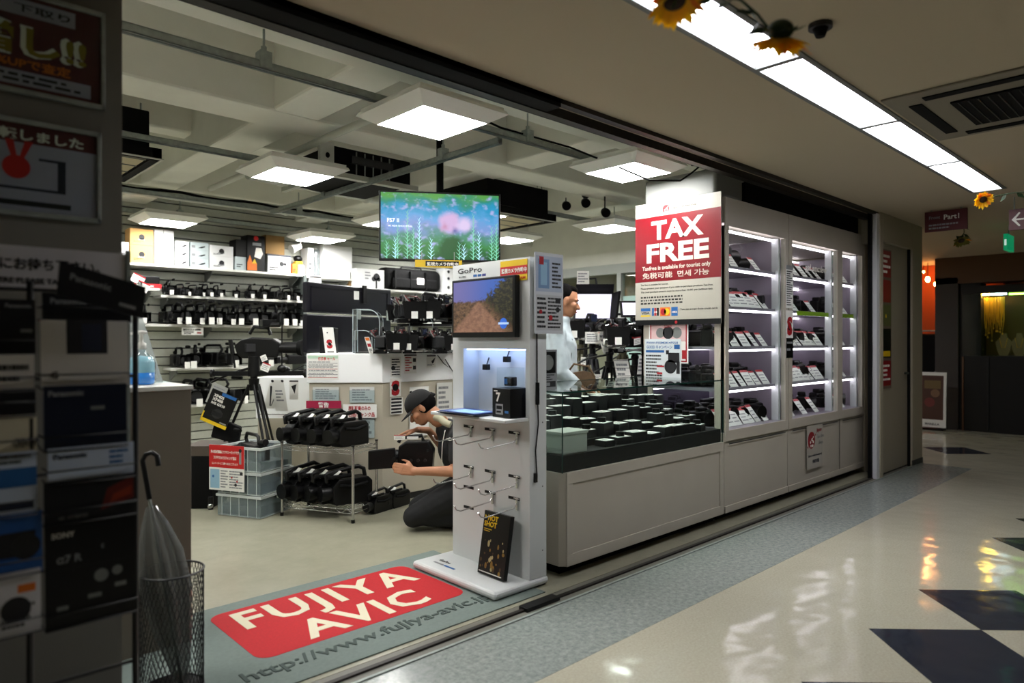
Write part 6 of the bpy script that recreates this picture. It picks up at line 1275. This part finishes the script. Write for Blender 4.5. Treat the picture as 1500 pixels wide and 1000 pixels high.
for i, u in enumerate((1470,1493)):
    c = Vector((12.15, at(u,500,x=12.15).y, 1.121)); t = thing('necklace_bust', ('left','right')[i]+' cream necklace bust in the far showcase', 'bust', c); m_ = MB(); m_.add([c+Vector((0,s*w_,h_)) for h_, w_ in ((.0,.05),(.08,.08),(.2,.1),(.27,.04),(.33,.03)) for s in (-1,1)]+[c+Vector((.05,s*w_,h_)) for h_, w_ in ((.0,.05),(.08,.08),(.2,.1),(.27,.04),(.33,.03)) for s in (-1,1)], [(2*i_,2*i_+1,2*i_+3,2*i_+2) for i_ in range(4)]+[(10+2*i_,12+2*i_,13+2*i_,11+2*i_) for i_ in range(4)]+[(2*i_,2*i_+2,12+2*i_,10+2*i_) for i_ in range(4)]+[(2*i_+1,11+2*i_,13+2*i_,2*i_+3) for i_ in range(4)], BUST); m_.build('bust_form', t)
    MB().tube([c+Vector((-.006,-.05,.26)),c+Vector((-.008,-.02,.12)),c+Vector((-.008,.02,.12)),c+Vector((-.006,.05,.26))],.004,GOLD,5).build('chain', t)
c = Vector((12.1, fy(1424), 1.121)); t = thing('display_hand', 'pale jewellery display hand in the far showcase', 'display hand', c); h_ = MB(); h_.cap(c+Z_*.05, c+Vector((0,-.10,.0))+Z_*.09, .02, .02, BUST, 10)
for q_ in range(4): h_.cap(c+Vector((0,.01-.012*q_,.06)), c+Vector((0,.06-.015*q_,.15-.01*q_)), .008, .006, BUST, 8)
h_.build('hand_form', t); MB().cyl(c, c+Z_*.06, .03, BLACK, n=12).build('base', t)
# shop beyond the glazed partition (seen over the tripods)
for i, (y, x) in enumerate(((4.3,9.4),(6.6,9.4),(6.9,11.5))):
    t = thing('ceiling_light', 'recessed strip light seen through the glazed partition, %s one' % ('nearer','farther','farthest')[i], 'ceiling light', (x, y, 2.58), 'strip lights beyond the partition'); MB().box(x-.1,x+.1,y-.9,y+.9,2.585,2.598,STRM).build('diffuser', t); MB().box(x-.13,x-.1,y-.93,y+.93,2.58,2.6,GREY).box(x+.1,x+.13,y-.93,y+.93,2.58,2.6,GREY).build('frame', t)
# ================================================================ PEOPLE
SKIN = mat('skin', 'b37d5d', .55, noise=.05, nscale=20); HAIR = mat('dark_hair', '060505', .9, spec=.1)
SHIRT = mat('pale_blue_shirt', 'b9c6cc', .75, noise=.05, nscale=30); TEE = mat('black_polo', '0e0f12', .8); PANT = mat('charcoal_trousers', '17181a', .85); CAPM = mat('cap_cloth', '0b0b0c', .9); EYEW = mat('eye_white', 'd8d4cc', .3); LIP = mat('lips', '8a4a40', .5)
def solid(mb, name, parent, vox, smooth=6, label=None, disp=0):
    o = mb.build(name, None, origin=(0,0,0))
    r = o.modifiers.new('r', 'REMESH'); r.mode = 'VOXEL'; r.voxel_size = vox; r.use_smooth_shade = True
    s = o.modifiers.new('s', 'SMOOTH'); s.iterations = smooth; s.factor = .5
    if disp:
        tx = bpy.data.textures.new('folds', 'CLOUDS'); tx.noise_scale = .09; d = o.modifiers.new('d', 'DISPLACE'); d.texture = tx; d.strength = disp; d.mid_level = .5
    bpy.context.view_layer.update()
    me = bpy.data.meshes.new_from_object(o.evaluated_get(bpy.context.evaluated_depsgraph_get())); me.name = name
    o.modifiers.clear(); old = o.data; o.data = me; bpy.data.meshes.remove(old)
    me.materials.clear()
    for m in mb.mats[:1]: me.materials.append(m)
    for p in me.polygons: p.use_smooth = True
    # move origin to the base
    lo = [min(v.co[i] for v in me.vertices) for i in range(3)]; hi = [max(v.co[i] for v in me.vertices) for i in range(3)]
    og = Vector(((lo[0]+hi[0])/2, (lo[1]+hi[1])/2, lo[2])); me.transform(Matrix.Translation(-og)); o.location = og; WP[o.name] = og
    if parent: o.parent = parent; o.location = og-WP[parent.name]
    if label: o['label'] = label
    return o
def frame(f, u):    # local axes: x forward (face), y left, z up
    f = Vector(f).normalized(); u = Vector(u); u = (u-f*u.dot(f)).normalized(); l = u.cross(f); return Matrix((f, l, u)).transposed()
def head(mb, c, f, u, s=1.0):    # c = head centre (ear level)
    M = frame(f, u); P = lambda a, b, d: Vector(c)+M @ Vector((a, b, d))*s
    mb.ell(P(-.012,0,.025), (.098*s,.077*s,.100*s), SKIN, M); mb.ell(P(.03,0,-.03), (.062*s,.060*s,.080*s), SKIN, M); mb.ell(P(.048,0,-.085), (.036*s,.040*s,.028*s), SKIN, M)
    mb.cap(P(.083,0,.005), P(.108,0,-.032), .010*s, .015*s, SKIN, 8)
    for b in (-1, 1):
        mb.ell(P(.100,b*.012,-.034), (.010*s,.010*s,.009*s), SKIN, M, 8, 6); mb.ell(P(.056,b*.045,-.02), (.030*s,.024*s,.026*s), SKIN, M, 10, 8); mb.cap(P(.082,b*.015,.022), P(.070,b*.05,.022), .011*s, .009*s, SKIN, 8)
        mb.ell(P(-.008,b*.079,-.008), (.020*s,.009*s,.033*s), SKIN, M, 10, 8); mb.ell(P(-.004,b*.083,.008), (.014*s,.007*s,.014*s), SKIN, M, 10, 8)
    mb.ell(P(.086,0,-.060), (.014*s,.024*s,.007*s), SKIN, M, 10, 6); mb.ell(P(.083,0,-.072), (.013*s,.020*s,.007*s), SKIN, M, 10, 6)
    mb.cap(P(-.03,0,-.05), P(-.045,0,-.14), .056*s, .060*s, SKIN, 14)
    return P, M
def face_bits(t, P, M, s=1.0, brow=HAIR):
    for b in (-1, 1):
        MB().ell(P(.076,b*.031,.004), (.011*s,.013*s,.008*s), EYEW, M, 10, 8).ell(P(.085,b*.031,.003), (.004*s,.006*s,.006*s), BLACK, M, 8, 6).build('eye', t)
        MB().cap(P(.091,b*.018,.026), P(.081,b*.05,.028), .0045*s, .003*s, brow, 6).build('eyebrow', t)
    MB().cap(P(.098,-.018,-.066), P(.098,.018,-.066), .0035*s, .0035*s, LIP, 6).build('mouth', t)
def hand(mb, w, d, pn, thumb, s=1.0, curl=.5, wid=.034):
    # w wrist, d hand direction, pn palm normal (towards held thing), thumb side vector
    d = Vector(d).normalized(); pn = Vector(pn); pn = (pn-d*pn.dot(d)).normalized(); th = Vector(thumb); th = (th-d*th.dot(d)-pn*th.dot(pn)).normalized(); w = Vector(w)
    for k in range(4):
        off = th*(.030-.020*k)*s; mb.cap(w+off*.6, w+d*.085*s+off, .016*s, .0125*s, SKIN, 8)
        L = (.040,.044,.041,.032)[k]*s; p = w+d*.088*s+off; dr = d
        for j in range(3):
            dr = (dr+pn*curl*(.5+.35*j)).normalized(); q = p+dr*L*(1,.68,.5)[j]; mb.cap(p, q, (.0095,.0085,.0075)[j]*s, (.0087,.0077,.0065)[j]*s, SKIN, 8); p = q
    p = w+d*.025*s+th*.022*s; q = p+(d*.6+th*.75+pn*.2).normalized()*.042*s; r = q+(d*.9+th*.25+pn*.5*curl).normalized()*.034*s; e = r+(d+pn*curl).normalized()*.024*s
    mb.cap(p, q, .0155*s, .0115*s, SKIN, 8).cap(q, r, .0112*s, .0098*s, SKIN, 8).cap(r, e, .0096*s, .0075*s, SKIN, 8)
# ---------------- kneeling man with a video camera
LF = -RT                          # the way he faces
B = at(640, 745, d=4.95); B.z = .004
def K(u, v, d): return at(u, v, d=d)
t = thing('person', 'kneeling man in black cap and black shirt holding a video camera', 'person', B)
body = MB()
hc_ = K(617, 597, 4.98); fd = (LF*.78-Z_*.62-FW*.10); ud = (Z_*.78+LF*.6)
P, HM = head(body, hc_, fd, ud, 1.02)
chest = K(672,655,5.0); neck = K(648,618,5.0)
body.cap(neck-LF*.0, chest, .05, .10, SKIN)
shn, shf = K(672,642,4.84), K(662,632,5.18)      # near and far shoulder
elf = K(655,662,5.26); wrf = K(628,630,5.12)
eln = K(668,690,4.76); wrn = K(607,690,4.83)
body.cap(shf, elf, .048, .040, SKIN).cap(elf, wrf, .040, .026, SKIN); body.cap(shn, eln, .050, .043, SKIN).cap(eln, wrn, .042, .028, SKIN)
hand(body, K(607,690,4.83), LF+Z_*.18, FW*1.0-Z_*.2, Z_, 1.0, .55)
body.cap(K(628,630,5.12), K(612,629,5.05), .027, .024, SKIN); hand(body, K(612,629,5.03), LF*1.0-Z_*.22, -Z_*1.0, -FW, 1.0, .35)
hip = K(700,715,5.0); body.cap(chest, hip, .12, .14, SKIN)
knn, knf = K(607,756,4.84), K(614,742,5.12); hn, hf = K(705,706,4.88), K(700,704,5.14); fn_, ff_ = K(716,764,4.86), K(716,750,5.12)
body.cap(hn, knn, .075, .05, SKIN).cap(hf, knf, .075, .05, SKIN).cap(knn, fn_, .045, .035, SKIN).cap(knf, ff_, .045, .035, SKIN)
solid(body, 'body', t, .0065, 3)
face_bits(t, P, HM, 1.02)
h = MB(); h.ell(P(-.022,0,.028), (.100,.084,.098), HAIR, HM); o = MB()
hr = MB(); hr.ell(P(-.030,0,.012), (.094,.086,.085), HAIR, HM, 20, 12); hr.build('hair', t)
cp = MB(); cp.ell(P(-.008,0,.035), (.112,.093,.098), CAPM, HM, 24, 10, 0, .52); cp.ell(P(-.008,0,.035), (.1125,.0935,.020), CAPM, HM, 24, 4)
cp.build('cap', t)
vs = []; 
for k in range(9):
    a_ = -1.1+2.2*k/8; vs += [P(.095*math.cos(a_)+.0, .085*math.sin(a_), .030), P(.095*math.cos(a_)+.075*math.cos(a_*.6), .085*math.sin(a_)*.95, .012)]
vs2 = [v-HM @ Vector((0,0,.005)) for v in vs]; n_ = len(vs)
vz = MB(); vz.add(vs+vs2, [(2*i, 2*i+2, 2*i+3, 2*i+1) for i in range(8)]+[(n_+2*i, n_+2*i+1, n_+2*i+3, n_+2*i+2) for i in range(8)]+[(2*i+1, 2*i+3, n_+2*i+3, n_+2*i+1) for i in range(8)]+[(2*i+2, 2*i, n_+2*i, n_+2*i+2) for i in range(8)], CAPM, True); vz.build('visor', t)
MB().ell(P(-.012,0,.135), (.010,.010,.006), CAPM, HM, 10, 6).build('cap_button', t); MB().cap(P(-.115,-.02,.035), P(-.128,.0,.018), .014, .012, CAPM, 8).build('cap_strap', t)
# clothes
sh_ = MB(); mid = chest.lerp(hip,.55)
sh_.cap(K(656,630,5.01), chest, .09, .155, TEE).cap(chest, mid, .155, .15, TEE).cap(mid, hip, .15, .15, TEE)
sh_.cap(shn, shf, .085, .085, TEE); sh_.cap(shn, shn.lerp(eln,.62), .078, .062, TEE).cap(shf, shf.lerp(elf,.75), .074, .062, TEE)
solid(sh_, 'shirt', t, .011, 5, 'black polo shirt', .012)
tr_ = MB(); tr_.cap(hip, hip+Z_*.08, .155, .14, PANT); tr_.cap(hn, knn, .14, .082, PANT).cap(hf, knf, .13, .082, PANT).cap(knn+Z_*.0, fn_, .064, .056, PANT).cap(knf, ff_, .064, .056, PANT)
solid(tr_, 'trousers', t, .011, 5, 'dark charcoal trousers', .010)
for q_ in (fn_, ff_): MB().cap(q_, q_-LF*.14-Z_*.01, .046, .040, BLACK, 10).build('shoe', t)
MB().tube([K(637,611,4.95), K(645,613,4.9), K(652,619,4.87), K(660,622,4.86)], .026, mat('beige_collar','a8a48c',.8), 8).build('collar', t)
pi = MB(); pi.tube([K(652,630,4.72), K(648,650,4.73), K(647,672,4.76), K(649,690,4.8)], .003, WINK, 5); pi.build('piping', t)
MB().tube([K(653,643,4.70), K(659,641,4.70), K(665,643,4.70), K(659,645,4.70), K(653,643,4.70)], .0025, WINK, 5).build('badge', t)
# his video camera
cc = K(608, 668, 4.97)
t = thing('video_camera', 'black video camera with open flip screen held by the kneeling man', 'video camera', cc-Z_*.1)
MB().prism([(-.13,-.10),(.10,-.09),(.12,-.03),(.11,.08),(.06,.11),(-.10,.115),(-.14,.05)], cc-FW*.06, LF, Z_, FW, .12, BLACK).build('body', t, bevel=.008)
MB().cyl(cc+LF*.11+FW*.0, cc+LF*.2, .048, BLACK, .052, n=18).build('lens', t)
MB().tube([cc-LF*.06+Z_*.11, cc-LF*.05+Z_*.15, cc+LF*.10+Z_*.135, cc+LF*.12+Z_*.10], .014, BLACK, 8).build('handle', t)
sc_ = K(560, 672, 4.86); sR = (RT+FW*.15-Z_*-.02).normalized(); MB().prism([(-.10,-.075),(.09,-.07),(.09,.075),(-.10,.062)], sc_, sR, Z_, FW, .025, BLACK).build('flip_screen', t, bevel=.008)
MB().cyl(sc_+RT*.08, cc+LF*.12-FW*.05, .014, BLACK, n=8).build('hinge', t)
g = MB(); tag_sheet(g, K(577,644,4.9), RT, Z_, .08, .035); g.build('price_tag', t); MB().prism([(0,0),(.08,.0),(.08,.015),(0,.015)], K(596,643,4.93), RT, Z_, FW, .03, PAPER).build('white_strip', t)
MB().box(-.01,.01,-.006,0,-.01,.01,GREYD,Matrix.Translation(cc-FW*.062+Z_*.05-LF*.1)).build('button', t)
for k in range(3): MB().cyl(cc-FW*.06+LF*(.02-.05*k)-Z_*.02, cc-FW*.068+LF*(.02-.05*k)-Z_*.02, .012, GREYD, n=12).build('dial', t)
# ---------------- standing man behind the glass counter
D_ = 5.30
def J(u, v, d=D_): return at(u, v, d=d)
base = J(822, 498); base.z = .004
t = thing('person', 'man in pale blue shirt standing behind the glass counter, looking down to the right', 'person', base)
fd = (RT*.95+FW*.05-Z_*.22); body = MB(); hc_ = J(829, 441)
P, HM = head(body, hc_, fd, Z_+RT*.22, 1.02)
g0 = lambda dx, dz, dd=0: base.xy.to_3d()+RT*dx+FW*dd+Z_*dz
body.cap(g0(.0,1.50), g0(-.03,1.28), .06, .12, SKIN).cap(g0(-.03,1.28), g0(-.02,.95), .12, .13, SKIN)
shn, shf = g0(-.04,1.40,-.17), g0(-.03,1.40,.17); eln, elf = g0(-.02,1.12,-.21), g0(.03,1.12,.20); wrn, wrf = g0(.14,.99,-.16), g0(.18,1.0,.14)
for a_, b_, c_ in ((shn, eln, wrn), (shf, elf, wrf)): body.cap(a_, b_, .046, .040, SKIN).cap(b_, c_, .038, .026, SKIN)
hand(body, wrn, RT-Z_*.35, -Z_, FW, 1.0, .4); hand(body, wrf, RT-Z_*.35, -Z_, -FW, 1.0, .4)
for s_ in (-1, 1):
    hp, kn, an = g0(-.01,.90,.09*s_), g0(.03,.49,.10*s_), g0(-.02,.09,.10*s_); body.cap(hp, kn, .075, .052, SKIN).cap(kn, an, .05, .036, SKIN).cap(an, an+RT*.15-Z_*.04, .035, .03, SKIN)
body.cap(g0(-.01,.92,-.07), g0(-.01,.92,.07), .11, .11, SKIN)
solid(body, 'body', t, .0065, 3); face_bits(t, P, HM, 1.02)
hr = MB(); hr.ell(P(-.030,0,.045), (.094,.083,.088), HAIR, HM, 22, 12); hr.ell(P(-.045,0,.01), (.075,.079,.075), HAIR, HM, 18, 10); hr.ell(P(.02,0,.095), (.055,.06,.03), HAIR, HM, 16, 8); solid(hr, 'hair', t, .006, 3, 'short black hair')
s2_ = MB(); s2_.cap(g0(.0,1.475), g0(-.03,1.30), .070, .150, SHIRT).cap(shn, shf, .070, .070, SHIRT).cap(g0(-.03,1.30), g0(-.02,1.10), .150, .150, SHIRT).cap(g0(-.02,1.10), g0(-.02,.93), .150, .145, SHIRT)
s2_.cap(g0(-.03,1.25,-.08), g0(-.02,.98,-.09), .10, .11, SHIRT).cap(g0(-.03,1.25,.08), g0(-.02,.98,.09), .10, .11, SHIRT)
for a_, b_, c_ in ((shn, eln, wrn), (shf, elf, wrf)): s2_.cap(a_, b_, .066, .058, SHIRT).cap(b_, b_.lerp(c_, .75), .056, .044, SHIRT)
solid(s2_, 'shirt', t, .010, 4, 'pale blue long sleeved shirt', .014)
cl_ = MB(); cl_.lathe([(.066,-.01),(.070,.02),(.064,.045),(.060,.046),(.062,.0)], g0(.0,1.485), SHIRT, 20); cl_.build('collar', t)
p2 = MB(); p2.cap(g0(-.01,.92,-.07), g0(-.01,.92,.07), .125, .125, PANT)
for s_ in (-1, 1): hp, kn, an = g0(-.01,.88,.085*s_), g0(.03,.49,.10*s_), g0(-.02,.12,.10*s_); p2.cap(hp, kn, .10, .075, PANT).cap(kn, an, .072, .065, PANT)
solid(p2, 'trousers', t, .012, 4, 'dark trousers', .008)
for s_ in (-1, 1): MB().cap(g0(-.04,.046,.10*s_), g0(.16,.041,.10*s_), .042, .036, BLACK, 12).build('shoe', t)
MB().tube([g0(-.03,1.50,-.07), g0(.08,1.35,-.08), g0(.06,1.15,-.12)], .004, BLACK, 6).build('lanyard', t)
# brown bag in front of him
bc = J(850, 556, 5.15); t = thing('shoulder_bag', 'brown fabric bag at the standing man\'s hands above the glass top', 'bag', bc-Z_*.08)
BRB = mat('brown_bag', '5b4630', .8, noise=.25, nscale=18, bump=.6, bscale=25)
MB().prism([(-.13,-.08),(.14,-.07),(.11,.04),(.03,.065),(-.06,.05),(-.14,.03)], bc, RT, Z_, FW, .10, BRB).build('bag_body', t, bevel=.025, seg=4); MB().prism([(-.12,-.01),(.12,0),(.1,.045),(.03,.068),(-.12,.035)], bc-FW*.006, RT, Z_, FW, .008, BRB).build('flap', t, bevel=.002)
MB().tube([bc-RT*.12+Z_*.02, bc-RT*.05+Z_*.12-FW*.03, bc+RT*.06+Z_*.1-FW*.03, bc+RT*.11+Z_*.02], .008, BRB, 6).build('strap', t)
# ---------------------------------------------------------------- tidy: every leftover proto label is replaced
